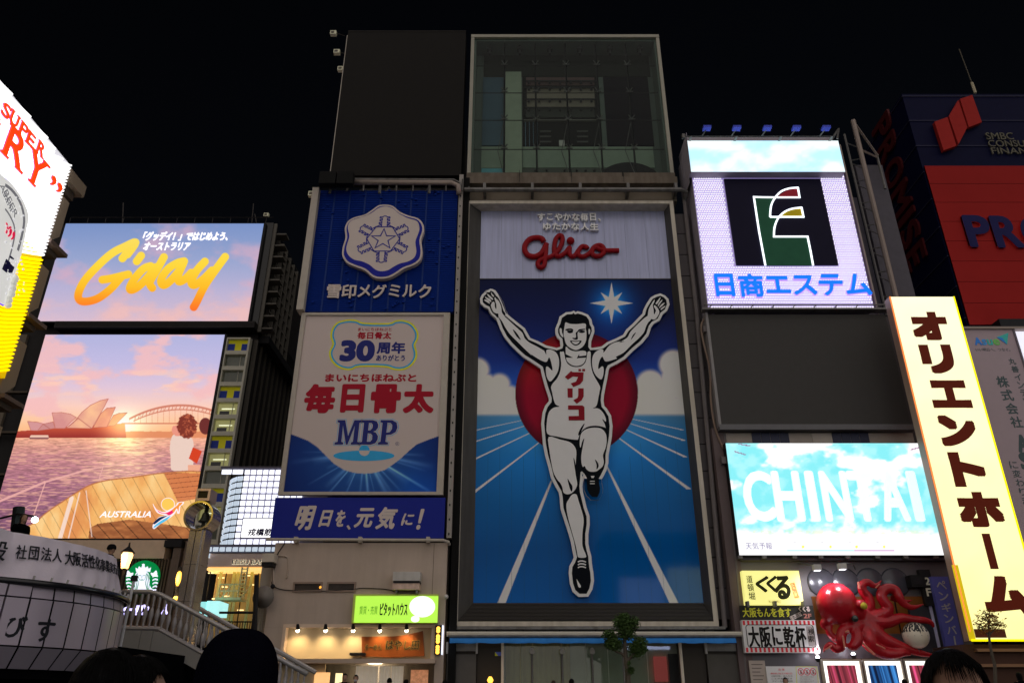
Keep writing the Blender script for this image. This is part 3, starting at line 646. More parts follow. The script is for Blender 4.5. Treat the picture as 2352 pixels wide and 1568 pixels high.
for y in (1120, 1140, 1160): stroke('lace', PR, list(g2((926, y + 6), (940, y - 1), (962, y - 1), (982, y + 6))), .05, .013, .024, skin, fig, sm=3)
skn('shoe_highlight', list(g2((916, 1245), (928, 1262), (946, 1292), (942, 1304), (928, 1296))))
skn('lace', list(g2((1015, 527), (1042, 527), (1035, 542), (1021, 542))), 0)
for y in (564, 581): stroke('lace', PR, list(g2((1010, y), (1043, y))), .035, .013, .024, skin, fig)
# hands: palm, thumb line and four fingers each
H1 = crop(1915, 1150, 120, 896); H2 = crop(2570, 1170, 120, 896)
for H_, outl, palm, fing in (
    (H1, [(345, 105), (380, 100), (410, 150), (470, 215), (560, 280), (620, 380), (680, 500), (720, 640), (760, 730), (800, 800), (700, 896), (560, 896), (500, 830), (400, 740), (350, 640), (310, 540), (250, 480), (160, 430), (125, 370), (150, 330), (150, 260), (190, 230), (225, 240), (230, 160), (260, 140), (330, 145)],
     [(485, 290), (520, 340), (590, 400), (650, 520), (680, 640), (690, 740), (730, 810), (780, 880), (610, 896), (590, 850), (580, 780), (530, 780), (450, 740), (400, 660), (365, 560), (370, 510), (410, 440), (445, 430), (475, 470), (478, 560), (500, 630), (525, 640), (522, 500), (475, 360), (475, 310)],
     [((370, 145), (400, 190), (455, 255), (435, 285), (375, 210)), ((255, 195), (310, 230), (400, 310), (430, 350), (410, 375), (330, 320), (265, 240)), ((190, 270), (230, 300), (330, 345), (370, 400), (365, 435), (290, 395), (200, 315)), ((170, 365), (230, 370), (310, 420), (330, 490), (240, 440), (175, 395))]),
    (H2, [(325, 175), (365, 185), (400, 225), (440, 180), (500, 115), (545, 110), (570, 150), (560, 190), (610, 180), (630, 220), (615, 280), (670, 270), (690, 300), (660, 370), (700, 390), (690, 420), (620, 510), (540, 600), (500, 680), (430, 780), (350, 830), (280, 850), (150, 870), (60, 800), (40, 740), (80, 690), (105, 560), (130, 470), (200, 350), (270, 240)],
     [(345, 220), (360, 240), (345, 300), (310, 370), (310, 430), (330, 520), (335, 630), (350, 650), (370, 640), (375, 600), (400, 560), (390, 510), (345, 440), (340, 395), (360, 385), (420, 430), (480, 520), (500, 600), (470, 680), (400, 780), (350, 810), (300, 805), (255, 790), (240, 820), (180, 880), (60, 850), (90, 790), (150, 715), (170, 560), (200, 460), (260, 350)],
     [((525, 155), (535, 170), (490, 270), (430, 350), (395, 345), (395, 315), (450, 240)), ((580, 220), (585, 250), (520, 340), (470, 415), (455, 385), (490, 310)), ((640, 310), (655, 325), (600, 390), (510, 465), (500, 440), (560, 360)), ((665, 405), (680, 415), (630, 470), (550, 525), (545, 490), (600, 440))])):
    shape('hand_outline', PR, list(H_(*outl)), -.13, -.002, skin, fig, sm=2, grow=.12)
    shape('figure_line', PR, list(H_(*outl)), .001, .0135, blk, fig, sm=2)
    shape('palm', PR, list(H_(*palm)), .014, .026, skin, fig, sm=2)
    for f_ in fing: shape('finger', PR, list(H_(*f_)), .014, .026, skin, fig, sm=3)
rk = lambda nm, pts: shape(nm, PR, pts, .025, .045, red2, fig)
red2 = M('red_print', (.30, .006, .018), .35)
rk('katakana_letter', fx((416, 935), (480, 875), (498, 886), (612, 888), (606, 975), (575, 1012), (505, 1040), (478, 1003), (532, 985), (554, 935), (500, 930), (448, 964)))
rk('katakana_mark', fx((558, 853), (584, 853), (584, 876), (558, 876))); rk('katakana_mark', fx((598, 853), (627, 853), (627, 876), (598, 876)))
rk('katakana_letter', fx((443, 1055), (497, 1055), (497, 1150), (446, 1150))); rk('katakana_letter', fx((556, 1055), (612, 1055), (612, 1140), (590, 1180), (540, 1215), (505, 1178), (548, 1155), (556, 1130)))
rk('katakana_letter', fx((450, 1233), (600, 1233), (620, 1250), (622, 1388), (456, 1388), (455, 1345), (562, 1342), (560, 1276), (450, 1276)))
# gutter below billboard
MB().box(ox0 - .15, ox1 + .25, YF + .02, YF + .5, P(1300, 1444, YF).z, oz0 - .004).build('lower_ledge', steel, bt)
# ================================================================== building left of centre: milk signs, ramen shop
YM = 31.4; PM = PY(YM)
mb_ = thing('shop_building', 'beige building with small windows above a ramen shop, under blue milk signs', 'building', (-7, YM, .75))
k4 = crop(1000, 1900, 900, 1698)
wx0 = P(613, 1400, YM).x; wx1 = (P(1027, 1260, YM).x + P(1020, 1500, YM).x) / 2
wz1 = P(800, 1246, YM).z; wz0 = P(800, 1439, YM).z
rx0, rx1 = P(647, 1470, YM).x, P(1000, 1470, YM).x
MB().box(wx0, wx1, YM, YM + .3, wz0, wz1).build('front_wall', offw, mb_)
MB().box(wx0, rx0, YM, YM + .3, .75, wz0 - .003).build('front_wall', offw, mb_); MB().box(rx1, wx1, YM, YM + .3, .75, wz0 - .003).build('front_wall', offw, mb_)
MB().box(wx0 + 1.6, wx1 - .01, YM + 1.3, YM + 9, .75, wz1 + 22.5).build('rear_block', concrete, mb_)
swx = (P(604, 1300, YM + .5).x + P(581, 1438, YM + .5).x) / 2
MB().box(swx, wx0 - .004, YM + .5, YM + 8, .75, P(600, 1300, YM).z + .6).build('side_wall', M('pale_side_wall', A(104, 98, 90), .8), mb_)
mz = P(640, 1420, YM)
m = MB()
for i in range(5):
    for j in range(11): m.box(swx + .05 + i * .1, swx + .05 + i * .1 + .085, YM + .47, YM + .5, mz.z - .6 + j * .1, mz.z - .6 + j * .1 + .085)
m.build('tile_patch', M('grey_tiles', A(96, 92, 84), .5), mb_, kind='stuff')
MB().box(wx1 - .55, wx1 - .53, YM - .004, YM, wz0, wz1 - .02).build('wall_joint', M('joint_brown', A(70, 62, 56), .9), mb_)  # darker brown line marks the wall joint
wfm = M('bronze_frame', A(86, 74, 66), .5)
for (u0, v0, u1, v1) in ((674.6, 1336, 739.5, 1359), (751.7, 1336, 816.8, 1359)):
    r = prect(PM, (u0, v0), (u1, v1)); a0, a1, b0, b1 = r
    win = MB().prism(PM, [[(a0, b0), (a1, b0), (a1, b1), (a0, b1)], [(a0 + .07, b0 + .07), (a1 - .07, b0 + .07), (a1 - .07, b1 - .07), (a0 + .07, b1 - .07)]], .003, .06).build('window', wfm, mb_)
    pbox('pane', PM, (a0 + .07, a1 - .07, b0 + .07, b1 - .07), .004, .012, M('window_dark', A(34, 30, 27), .15, vary=.6, scale=2), win)
MB().ball(P(736.5, 1348, YM - .02), .06, 8, 6).build('window_lamp', M('warm_bulb', (1, .5, .1), emit=C(255, 170, 60), es=1.5), mb_)
def cable(pts, r, Y, mat, parent, name='cable'):
    return MB().tube([P(u, v, Y) for u, v in smoothc(pts, 4, False)], r, 5).build(name, mat, parent, smooth=True)
cable(k4((165, 800), (172, 830), (230, 858), (330, 868), (560, 872), (780, 858), (850, 850), (1020, 858), (1090, 875)), .018, YM - .05, dark, mb_)
cable(k4((212, 606), (260, 608), (285, 625), (288, 700), (275, 778)), .03, YM - .04, offw, mb_, 'conduit')
cable(k4((178, 820), (180, 700), (205, 600), (265, 508)), .02, YM - .05, dark, mb_)
MB().bar(P(627, 1302, YM - .05), P(629, 1345, YM - .05), .06).build('drain_pipe', offw, mb_)
a = P(604.6, 1270.6, YM - .5); b = P(629, 1290, YM - .5)
jb = thing('junction_box', 'pale metal box with dark base on the wall corner beside the shop name', 'box', (a.x, YM - .4, b.z))
MB().box(a.x, b.x, YM - .55, YM - .02, b.z, a.z).build('case', M('case_paint', A(118, 112, 104), .5), jb); MB().box(a.x - .02, b.x - .05, YM - .5, YM - .03, P(610, 1299, YM - .5).z, b.z - .01).build('base', dark, jb)
# air conditioner
a0, a1, b0, b1 = prect(PY(YM - .5), (904, 1313), (964, 1352))
ac = thing('air_conditioner', 'white air conditioning unit mounted high on the beige wall', 'air conditioner', ((a0 + a1) / 2, YM - .3, b0 - .1))
MB().box(a0, a1, YM - .6, YM - .02, b0 + .3, b1).build('casing', white, ac); MB().box(a0 + .02, a1 - .02, YM - .58, YM - .03, b0 + .22, b0 + .297).build('air_slot', dark, ac)
MB().box(a0, a1 - .02, YM - .55, YM - .03, b0 - .02, b0 + .217).build('underside', M('pink_beige', A(128, 110, 100), .5, vary=.4, scale=6), ac)
for x in (a0 + .12, a1 - .15): MB().box(x, x + .06, YM - .5, YM - .03, b0 - .15, b0 - .03).build('bracket', steel, ac)
# CCTV dome and small cameras
for (u, v, l) in ((1025, 1368, 'small white camera at the right edge of the beige wall'), (627, 1344, 'small dark camera on the left edge of the beige wall')):
    q = P(u, v, YM - .15); cc = thing('security_camera', l, 'camera', q)
    MB().box(q.x - .05, q.x + .05, YM - .12, YM - .003, q.z, q.z + .05).build('arm', white, cc); MB().ball((q.x, YM - .17, q.z - .03), .09, 10, 8).build('lens_dome', white if u > 900 else dark, cc)
# green estate sign
a0, a1, b0, b1 = prect(PM, (815.5, 1366), (1006, 1431)); gs = thing('green_sign', 'lit yellow-green sign with black and green lettering and white speech bubble', 'sign', ((a0 + a1) / 2, YM, b0))
PG = PY(YM - .32)
MB().box(a0, a1, YM - .3, YM - .003, b0, b1).build('box', M('green_case', A(120, 130, 60), .5), gs)
pbox('lit_face', PG, prect(PG, (817.5, 1368), (1004.5, 1429)), -.015, 0, M('lime_light', (.3, .6, .1), emit=C(178, 236, 74), es=1.0, vary=.1, scale=.6), gs)
text('lettering', PG, '賃貸・売買', [*k4((826, 985)), *k4((963, 1048))], .002, .01, M('green_ink', (.05, .25, .02), emit=C(60, 130, 20), es=.5), gs)
text('lettering', PG, 'ピタットハウス', [*k4((980, 962)), *k4((1190, 1060))], .002, .01, M('black_letter', (.01, .01, .01), emit=(.004, .004, .004), es=1), gs, bold=.02)
bub = M('white_light', (.8, .8, .8), emit=(1, 1, 1), es=1.0, vary=0)
for (cx, cy, rx, ry, h) in ((1300, 990, 97, 80, .004), (1247, 1083, 32, 24, .006)):
    shape('speech_bubble', PG, list(k4(*[(cx + rx * math.cos(t * math.pi / 16), cy + ry * math.sin(t * math.pi / 16)) for t in range(32)])), 0.001, h + .006, bub, gs)
# ramen shop front recess
MB().box(rx0, rx1, YM + .35, YM + .45, P(800, 1512, YM).z, wz0 + .4).build('recess_wall', M('cream_board', (.55, .45, .30), .8, vary=.08, scale=1), mb_)
fb = M('pink_beige_frame', A(132, 118, 104), .6)
for b in ((rx0, rx0 + .12, P(800, 1523, YM).z, wz0 - .006), (rx1 - .16, rx1, P(800, 1523, YM).z, wz0 - .006)): MB().box(b[0], b[1], YM - .03, YM + .34, b[2], b[3]).build('recess_frame', fb, mb_)
MB().box(rx0, rx1, YM - .03, YM + .3, wz0 - .02, wz0 + .1).build('recess_lintel', fb, mb_)
MB().box(rx0 - .1, rx1 + .05, YM - .35, YM + .36, P(800, 1523, YM).z, P(800, 1513, YM).z).build('canopy', M('canopy_metal', A(110, 98, 88), .3, .3), mb_)
for i, x_ in enumerate((357, 568, 776, 978, 1180)):
    u, v = k4((x_, 1160)); q = P(u, v, YM - .1)
    sp = thing('spotlight', ['first', 'second', 'third', 'fourth', 'fifth'][i] + ' spotlight from the left in the row over the shop front', 'spotlight', (q.x, YM - .1, q.z), 'spotlights over the ramen shop')
    m = MB(); m.bar((q.x, YM - .03, wz0 + .02), (q.x, YM - .12, q.z + .12), .04); m.tube([(q.x, YM - .12, q.z + .18), (q.x, YM - .04, q.z)], [.05, .085], 10); m.build('housing', dark, sp)
    MB().ball((q.x, YM - .02, q.z - .04), .075, 10, 6).build('bulb', M('spot_bulb', (1, 1, 1), emit=(1, .9, .7), es=9, vary=0), sp)
    l_ = light('SPOT', 'lamp_light', (q.x, YM - .12, q.z - .06), 80, (1, .72, .36), .06, (q.x, YM + .35, q.z - .75), 110, 1); l_.parent = sp; l_.location = Vector(l_.location) - Vector(sp.location)
# wooden sign
wd = M('cedar_board', (.24, .065, .015), .35, vary=.5, scale=1.2)
PW = PY(YM + .22); ws = thing('wooden_sign', 'curved cedar board with carved gold-edged lettering under the spotlights', 'sign', (*P(905, 1505, YM).xy, P(905, 1505, YM).z))
shape('board', PW, smoothc(list(k4((842, 1215), (960, 1215), (1100, 1212), (1220, 1192), (1304, 1172))), 3, False) + smoothc(list(k4((1316, 1362), (1180, 1367), (1080, 1373), (960, 1368), (845, 1364))), 3, False), -.1, 0, wd, ws)
gold = M('gold_leaf', (.6, .4, .1), .3, .8); bk = M('carved_black', (.012, .01, .008), .4)
for s_, bx in (('らーめん', ((868, 1272), (998, 1318))), ('はやし田', ((1022, 1240), (1282, 1318)))):
    text('lettering_rim', PW, s_, [*k4(bx[0]), *k4(bx[1])], .001, .012, gold, ws, bold=.055, shear=.1); text('lettering', PW, s_, [*k4((bx[0][0] + 3, bx[0][1] + 3)), *k4((bx[1][0] - 3, bx[1][1] - 2))], .013, .022, bk, ws, bold=.015, shear=.1)
MB().box(P(803, 1510, YM).x, P(838, 1510, YM).x, YM - .06, YM + .3, P(800, 1504, YM).z, P(800, 1498, YM).z).build('dark_shelf', dark, ws)
# lantern strip sign
q0 = P(1000, 1435, YM - .2); q1 = P(1016, 1502, YM - .2)
ls = thing('lamp_strip', 'narrow black upright sign with a column of glowing orange lamps', 'sign', (q0.x, YM - .2, q1.z))
MB().box(q0.x, q1.x - .05, YM - .25, YM - .003, q1.z, q0.z).build('case', dark, ls); MB().box(q1.x - .045, q1.x, YM - .24, YM - .004, q1.z, q0.z).build('side_light', M('cool_light', (.7, .7, 1), emit=(.8, .85, 1), es=1.2), ls)
for k in range(10):
    if k == 2 or k == 6: continue
    z = q0.z - .12 - (q0.z - q1.z - .15) * k / 9.5; MB().ball(((q0.x + q1.x) / 2 - .03, YM - .27, z), .075, 8, 6).build('lamp', M('orange_lamp', (1, .5, .1), emit=C(255, 190, 70), es=2.2), ls)
# shop entrance
ez = P(800, 1525, YM).z
MB().box(rx0, rx1, YM + 2.2, YM + 2.3, .75, ez + .3).build('shop_interior', M('warm_interior', (.5, .36, .2), .8, emit=C(190, 130, 60), es=.45, vary=.6, scale=1.2), mb_)
MB().box(rx0, P(745, 1540, YM).x, YM + .1, YM + .2, .75, ez + .1).build('entry_wall', M('cream_board'), mb_)
for k, (ua, ub) in enumerate(((816, 868), (869, 896), (897, 926))):
    xa, xb = P(ua, 1540, YM).x, P(ub, 1540, YM).x; n = 14; vs = []
    for i in range(n + 1):
        x = xa + (xb - xa) * i / n; y = YM + .1 + .03 * math.sin(i * 1.7 + k)
        vs += [(x, y, ez - .95 + .02 * math.sin(i)), (x, y, ez - .05)]
    MB().add(vs, [(2 * i, 2 * i + 2, 2 * i + 3, 2 * i + 1) for i in range(n)]).build('entrance_curtain', M('white_cloth', (.7, .66, .6), .9, emit=(.25, .2, .14), es=.6), mb_, smooth=True)
MB().box(P(943, 1550, YM).x, P(983, 1550, YM).x, YM + .05, YM + .09, .75, P(800, 1537, YM).z).build('menu_board', M('menu_print', (.6, .4, .25), .6, emit=C(200, 120, 80), es=.5, vary=.9, scale=9), mb_)
MB().box(P(772, 1550, YM).x, P(786, 1550, YM).x, YM - .1, YM + .05, .9, P(800, 1545, YM).z).build('lit_menu', M('lit_paper', (.8, .7, .5), emit=C(255, 230, 170), es=1.2), mb_)
MB().box(P(722, 1550, YM).x, P(757, 1550, YM).x, YM + .02, YM + .08, 1.0, P(800, 1543, YM).z).build('lit_window', M('warm_window', (.8, .6, .4), emit=C(255, 190, 120), es=.9, vary=.6, scale=3), mb_)
l_ = light('POINT', 'shop_light', (P(850, 1540, YM).x + 7, 1, ez - .95), 60, (1, .75, .45), .3); l_.parent = mb_
# ------------------------------------------------------------------ the signs above
def frame_piece(pl, rect, h0, h1, nm, mat, par): return pbox(nm, pl, rect, h0, h1, mat, par)
sx0 = (P(735, 438, YM).x + P(701, 715, YM).x) / 2; sx1 = (P(1046, 438, YM).x + P(1030, 1235, YM).x) / 2
def zz(v, Y=YM): return P(900, v, Y).z
frp = M('sign_frame_paint', A(108, 103, 96), .5)
SL = P(640, 1135, YM).x; SR = P(1018, 1140, YM).x
lx = (P(726, 440, YM).x + P(686, 720, YM).x) / 2
m = MB(); m.box(lx - .06, sx0 + .02, YM - .35, YM + .3, zz(718), zz(440)); m.build('side_fin', frp, mb_)
bs = thing('snowflake_sign', 'dark blue ribbed sign with white snowflake crest and white lettering', 'sign', (-7.5, YM, zz(718)))
blue = M('deep_blue_paint', A(4, 22, 74), .5, spec=.05, vary=.08)
MB().box(sx0, sx1, YM + .0, YM + .25, zz(716), zz(438)).build('backing', blue, bs)
m = MB(); nr = 64
for k in range(nr):
    z = zz(716) + (zz(438) - zz(716)) * k / nr; m.box(sx0 + .01, sx1 - .01, YM - .035, YM, z + .01, z + (zz(438) - zz(716)) / nr * .66)
m.build('ribs', blue, bs, kind='stuff')
for k in range(1, 9):
    x = sx0 + (sx1 - sx0) * k / 9; MB().box(x - .04, x + .04, YM - .045, YM - .036, zz(716), zz(438)).build('cover_strip', M('deep_blue_paint2', A(10, 26, 66), .45), bs)
random.seed(3); m = MB()
for k in range(64):
    x = random.uniform(sx0 + .2, sx1 - .2); z = random.uniform(zz(714), zz(440)); m.box(x - .05, x + .05, YM - .12, YM - .04, z - .045, z + .045)
m.build('lamp_studs', blue, bs, kind='stuff')
c3 = crop(1080, 720, 800, 1568); PS = PY(YM - .35)
hexo = list(c3((905, 193), (965, 205), (1020, 250), (1090, 280), (1160, 300), (1200, 345), (1207, 400), (1185, 470), (1195, 550), (1182, 620), (1130, 665), (1050, 695), (990, 735), (930, 765), (860, 772), (800, 755), (740, 705), (660, 675), (600, 645), (566, 590), (572, 520), (592, 450), (586, 380), (610, 325), (660, 293), (740, 272), (800, 235), (850, 200)))
wsn = M('sign_white', A(124, 116, 112), .45, vary=.04); nav = M('navy_ink', A(14, 18, 88), .45)
em = shape('crest', PS, hexo, -.26, 0, wsn, bs, sm=3)
l2 = px2(PS, smoothc(hexo, 3)); inner_o = offset(l2, -.09); 
inn = list(c3((905, 207), (960, 220), (1010, 262), (1080, 298), (1140, 315), (1165, 340), (1172, 390), (1155, 440), (1140, 490), (1148, 560), (1130, 610), (1080, 640), (1020, 655), (970, 680), (930, 705), (880, 716), (830, 705), (780, 665), (720, 638), (660, 625), (615, 590), (598, 545), (605, 500), (622, 440), (610, 380), (618, 340), (650, 312), (720, 290), (790, 262), (850, 220)))
MB().prism(PS, [inner_o, px2(PS, smoothc(inn, 3))], .002, .014).build('crest_border', nav, em)
# snowflake: six branches round a hexagon, star in the middle
cc_ = Vector(PS.pix(*c3((888, 462)))); S_ = PS.pix(*c3((1008, 462)))[0] - cc_.x
m = MB()
for k in range(6):
    an = math.radians(90 - 60 * k); ux, uy = Vector((math.cos(an), math.sin(an))), Vector((-math.sin(an), math.cos(an)))
    T = lambda a, b: tuple(cc_ + ux * (a * S_ / 120) + uy * (b * S_ / 120))
    pts = [(112, 68), (130, 30), (118, 22), (136, 22), (140, 42), (152, 42), (148, 22), (163, 22), (168, 38), (180, 38), (176, 20), (190, 20), (196, 40), (206, 38), (204, 20), (214, 8), (214, -8), (204, -20), (206, -38), (196, -40), (190, -20), (176, -20), (180, -38), (168, -38), (163, -22), (148, -22), (152, -42), (140, -42), (136, -22), (118, -22), (130, -30), (112, -68)]
    stroke2(m, PS, [T(*p) for p in pts], .045, .002, .012)
    stroke2(m, PS, [T(112, 68), T(112, -68)], .045, .013, .016)
m.build('snowflake', nav, em)
m = MB(); st = []
for k in range(10):
    a = math.radians(90 + 36 * k); r = (98 if k % 2 == 0 else 40) * S_ / 120; st.append((cc_.x + r * math.cos(a), cc_.y - .03 * S_ + r * math.sin(a)))
stroke2(m, PS, st, .05, .002, .014, closed=True); m.build('star', nav, em)
letters('sign_letter', PY(YM - .15), '雪印メグミルク', [*c3((440, 818)), *c3((1272, 925))], -.06, .0, wsn, bs, bold=.028, gap=.05)
# milk poster
pz1_, pz0_ = zz(720), zz(1137)
pxl = (P(701, 730, YM).x + P(650, 1130, YM).x) / 2; 
pp = thing('milk_poster_sign', 'large white and blue poster sign with red and navy lettering for milk', 'sign', (-7.5, YM, pz0_))
fx0, fx1 = SL - .0, SR
for nm, r in (('frame_top', (fx0, fx1, pz1_ - .12, pz1_)), ('frame_bottom', (fx0, fx1, pz0_, pz0_ + .13)), ('frame_left', (fx0, fx0 + .2, pz0_ + .132, pz1_ - .122)), ('frame_right', (fx1 - .28, fx1, pz0_ + .132, pz1_ - .122))):
    pbox(nm, PM, r, -.1, .1, M('sign_frame_paint'), pp)
c4 = crop(1080, 1450, 800, 1568)
def poster(u, v):
    x = (u / .57422 - 1080) / .510204; y = (v / .57422 - 1450) / .510204
    c = np.ones((len(u), 3)) * np.array([122, 113, 110.])
    yb = np.interp(x, [100, 150, 220, 300, 370, 430, 500, 580, 660, 740, 820, 900, 960, 1020, 1090, 1150, 1250, 1360, 1400], [535, 555, 580, 612, 660, 720, 790, 840, 862, 870, 862, 840, 800, 755, 690, 640, 600, 563, 550])
    d = sm(-2, 2, y - yb)
    b = grad(np.hypot((x - 740) / 1.2, y - 760) + 0 * x, [(0, (60, 110, 160)), (180, (26, 62, 120)), (420, (16, 40, 96)), (700, (14, 24, 76))])
    b = b + (sm(900, 1150, x) * sm(700, 1000, y))[:, None] * np.array([0, 20, 40.])
    an = np.degrees(np.arctan2(y - 700, x - 740)); rr = np.hypot(x - 740, y - 700)
    for a0, wd, s_, L in ((150, 1.0, 60, 520), (157, 2.5, 50, 330), (172, 2, 40, 600), (170, 4, 60, 420), (-180, 1, 40, 500), (131, 1.2, 90, 470), (138, 3.5, 60, 420), (114, 1.2, 70, 420), (118, 3, 40, 300), (96, 1.8, 60, 360), (85, 2.2, 110, 380), (76, 1.0, 60, 350), (62, 3.6, 80, 430), (56, 2, 50, 420), (47, 1.4, 60, 430), (31, 1.2, 110, 620), (34, 4.5, 60, 430), (12, 2.5, 70, 560), (3, 1.5, 60, 480), (17, 1.2, 50, 520)):
        dd = np.abs(((an - a0 + 180) % 360) - 180); b = b + (np.exp(-(dd / wd) ** 2) * s_ * np.clip(1 - rr / L, 0, 1) ** .7)[:, None] * np.array([1, 1.2, 1.15])
    return mixc(c, (0, 0, 0), d) + np.clip(b * .82, 0, 150) * d[:, None]
paint('poster_print', PM, (fx0 + .2, fx1 - .28, pz0_ + .13, pz1_ - .12), 220, 240, alb(poster), MV('poster_print', .5), pp, h=.0)
rdk = M('crimson_ink', A(98, 8, 22), .5, vary=.04); nvk = M('navy_ink2', A(20, 24, 70), .5); sky_b = M('sky_blue_ink', A(30, 100, 160), .5); yel = M('yellow_ink', A(146, 140, 28), .5)
bone = [(560, 1110), (620, 1100), (680, 1105), (735, 1125), (930, 1128), (985, 1108), (1045, 1105), (1110, 1130), (1150, 1185), (1155, 1240), (1132, 1292), (1145, 1350), (1140, 1400), (1105, 1450), (1050, 1480), (980, 1482), (900, 1460), (700, 1458), (640, 1480), (580, 1478), (520, 1450), (480, 1400), (472, 1345), (498, 1285), (482, 1230), (490, 1175), (520, 1130)]
bp = px2(PM, smoothc(list(c3(*bone)), 3))
MB().prism(PM, [offset(bp, .05), offset(bp, -.035)], .002, .008).build('bone_outline', yel, pp); MB().prism(PM, [offset(bp, -.036), offset(bp, -.11)], .002, .008).build('bone_outline', sky_b, pp)
text('lettering', PM, 'まいにちほねぶと', [*c3((690, 1158)), *c3((955, 1183))], .002, .008, rdk, pp, bold=.02)
text('lettering', PM, '毎日骨太', [*c3((686, 1190)), *c3((952, 1246))], .002, .008, rdk, pp, bold=.04)
text('lettering', PM, '30', [*c3((550, 1254)), *c3((822, 1422))], .002, .008, nvk, pp, bold=.075)
text('lettering', PM, '周年', [*c3((838, 1268)), *c3((1062, 1362))], .002, .008, nvk, pp, bold=.04)
text('lettering', PM, 'ありがとう', [*c3((832, 1370)), *c3((1058, 1418))], .002, .008, nvk, pp, bold=.035)
text('lettering', PM, 'まいにちほねぶと', [*c4((433, 88)), *c4((1148, 150))], .002, .008, rdk, pp, bold=.05)
letters('big_letter', PM, '毎日骨太', [*c4((262, 168)), *c4((1295, 396))], .002, .02, rdk, pp, bold=.06, gap=.07)
# serif MBP
def serif(s, box, hh, mat, grow):
    out = []
    x0, y0, x1, y1 = box
    GL = {'M': [[(0, 0), (.36, 0), (.36, .07), (.27, .1), (.27, .8), (.5, 0), (.56, 0), (.8, .8), (.8, .1), (.72, .07), (.72, 0), (1.06, 0), (1.06, .07), (.98, .1), (.98, .9), (1.06, .93), (1.06, 1), (.76, 1), (.55, .33), (.34, 1), (.02, 1), (.02, .93), (.12, .9), (.12, .1), (0, .07)]],
          'B': [[(0, 0), (.5, 0), (.68, .06), (.76, .2), (.76, .34), (.66, .48), (.52, .53), (.64, .58), (.72, .7), (.72, .82), (.64, .95), (.46, 1), (0, 1), (0, .93), (.1, .9), (.1, .1), (0, .07)], [(.3, .1), (.3, .47), (.44, .46), (.53, .38), (.54, .2), (.46, .1)], [(.3, .57), (.3, .9), (.42, .9), (.5, .82), (.5, .68), (.42, .58)]],
          'P': [[(0, 0), (.42, 0), (.42, .07), (.3, .1), (.3, .4), (.52, .42), (.7, .52), (.76, .7), (.7, .9), (.5, 1), (0, 1), (0, .93), (.1, .9), (.1, .1), (0, .07)], [(.3, .48), (.3, .91), (.44, .9), (.54, .82), (.55, .64), (.46, .5)]]}
    w_ = {'M': 1.1, 'B': .82, 'P': .8}; tot = sum(w_[c] for c in s); x = 0
    for c in s:
        lp = [[(x0 + (x + a + .12 * b) / tot * (x1 - x0) * .96, y1 + (y0 - y1) * b) for a, b in l] for l in GL[c]]
        l0 = [px2(PM, list(c4(*l))) for l in lp]
        l0 = [offset(l0[0], grow)] + [offset(l, -grow) for l in l0[1:]]
        MB().prism(PM, l0, hh[0], hh[1]).build('big_letter', mat, pp); x += w_[c]
serif('MBP', (508, 452, 1010, 640), (.002, .006), sky_b, .075); serif('MBP', (508, 452, 1010, 640), (.0065, .0095), wsn, .05); serif('MBP', (508, 452, 1010, 640), (.01, .02), nvk, .012)
ell = lambda cx, cy, rx, ry, n=32, a0=0, a1=360: [(cx + rx * math.cos(math.radians(a0 + (a1 - a0) * t / n)), cy + ry * math.sin(math.radians(a0 + (a1 - a0) * t / n))) for t in range(n + (a1 - a0 < 360))]
shape('blue_ellipse', PM, list(c4(*ell(736, 729, 240, 41))), .002, .006, sky_b, pp)
shape('white_disc', PM, list(c4(*ell(740, 688, 42, 42, 16, 0, 180))), .007, .011, wsn, pp); shape('blue_half_disc', PM, list(c4(*ell(740, 688, 42, 42, 16, 180, 360))), .007, .011, sky_b, pp)
m = MB(); stroke2(m, PM, px2(PM, list(c4(*ell(998, 635, 14, 14, 16)))), .012, .002, .005, closed=True); m.build('registered_ring', nvk, pp); text('registered_mark', PM, 'R', [*c4((992, 628)), *c4((1004, 643))], .002, .005, nvk, pp)
# slogan sign
s0, s1 = zz(1236), zz(1143)
sg = thing('slogan_sign', 'dark blue strip sign with white brush lettering below the milk poster', 'sign', (-7.5, YM, s0))
MB().box(SL - .1, SR + .1, YM - .06, YM + .3, s0, s1).build('panel', M('royal_blue_paint', A(12, 20, 84), .45, vary=.06), sg)
PN = PY(YM - .06)
for ch, b in (('明', (200, 1120, 358, 1312)), ('日', (385, 1155, 492, 1285)), ('を', (515, 1155, 592, 1285)), ('、', (600, 1272, 632, 1308)), ('元', (662, 1138, 815, 1292)), ('気', (830, 1130, 1000, 1305)), ('に', (1030, 1180, 1130, 1275)), ('！', (1150, 1145, 1208, 1308))):
    text('brush_letter', PN, ch, [*c4(b[:2]), *c4(b[2:])], .001, .02, wsn, sg, bold=.035 if ch not in '、' else .1, shear=.25)
MB().tube([P(612, 1238, YM - .3), P(1018, 1240, YM - .3), P(1030, 1244, YM - .2), P(1032, 1250, YM - .05)], .06, 8).build('lower_rail', frp, mb_)
for x_ in (205, 708, 1240):
    u, v = c4((x_, 1390)); q = P(u, v, YM - .2); MB().box(q.x - .07, q.x + .07, YM - .32, YM, q.z - .1, q.z + .12).build('rail_bracket', frp, mb_)
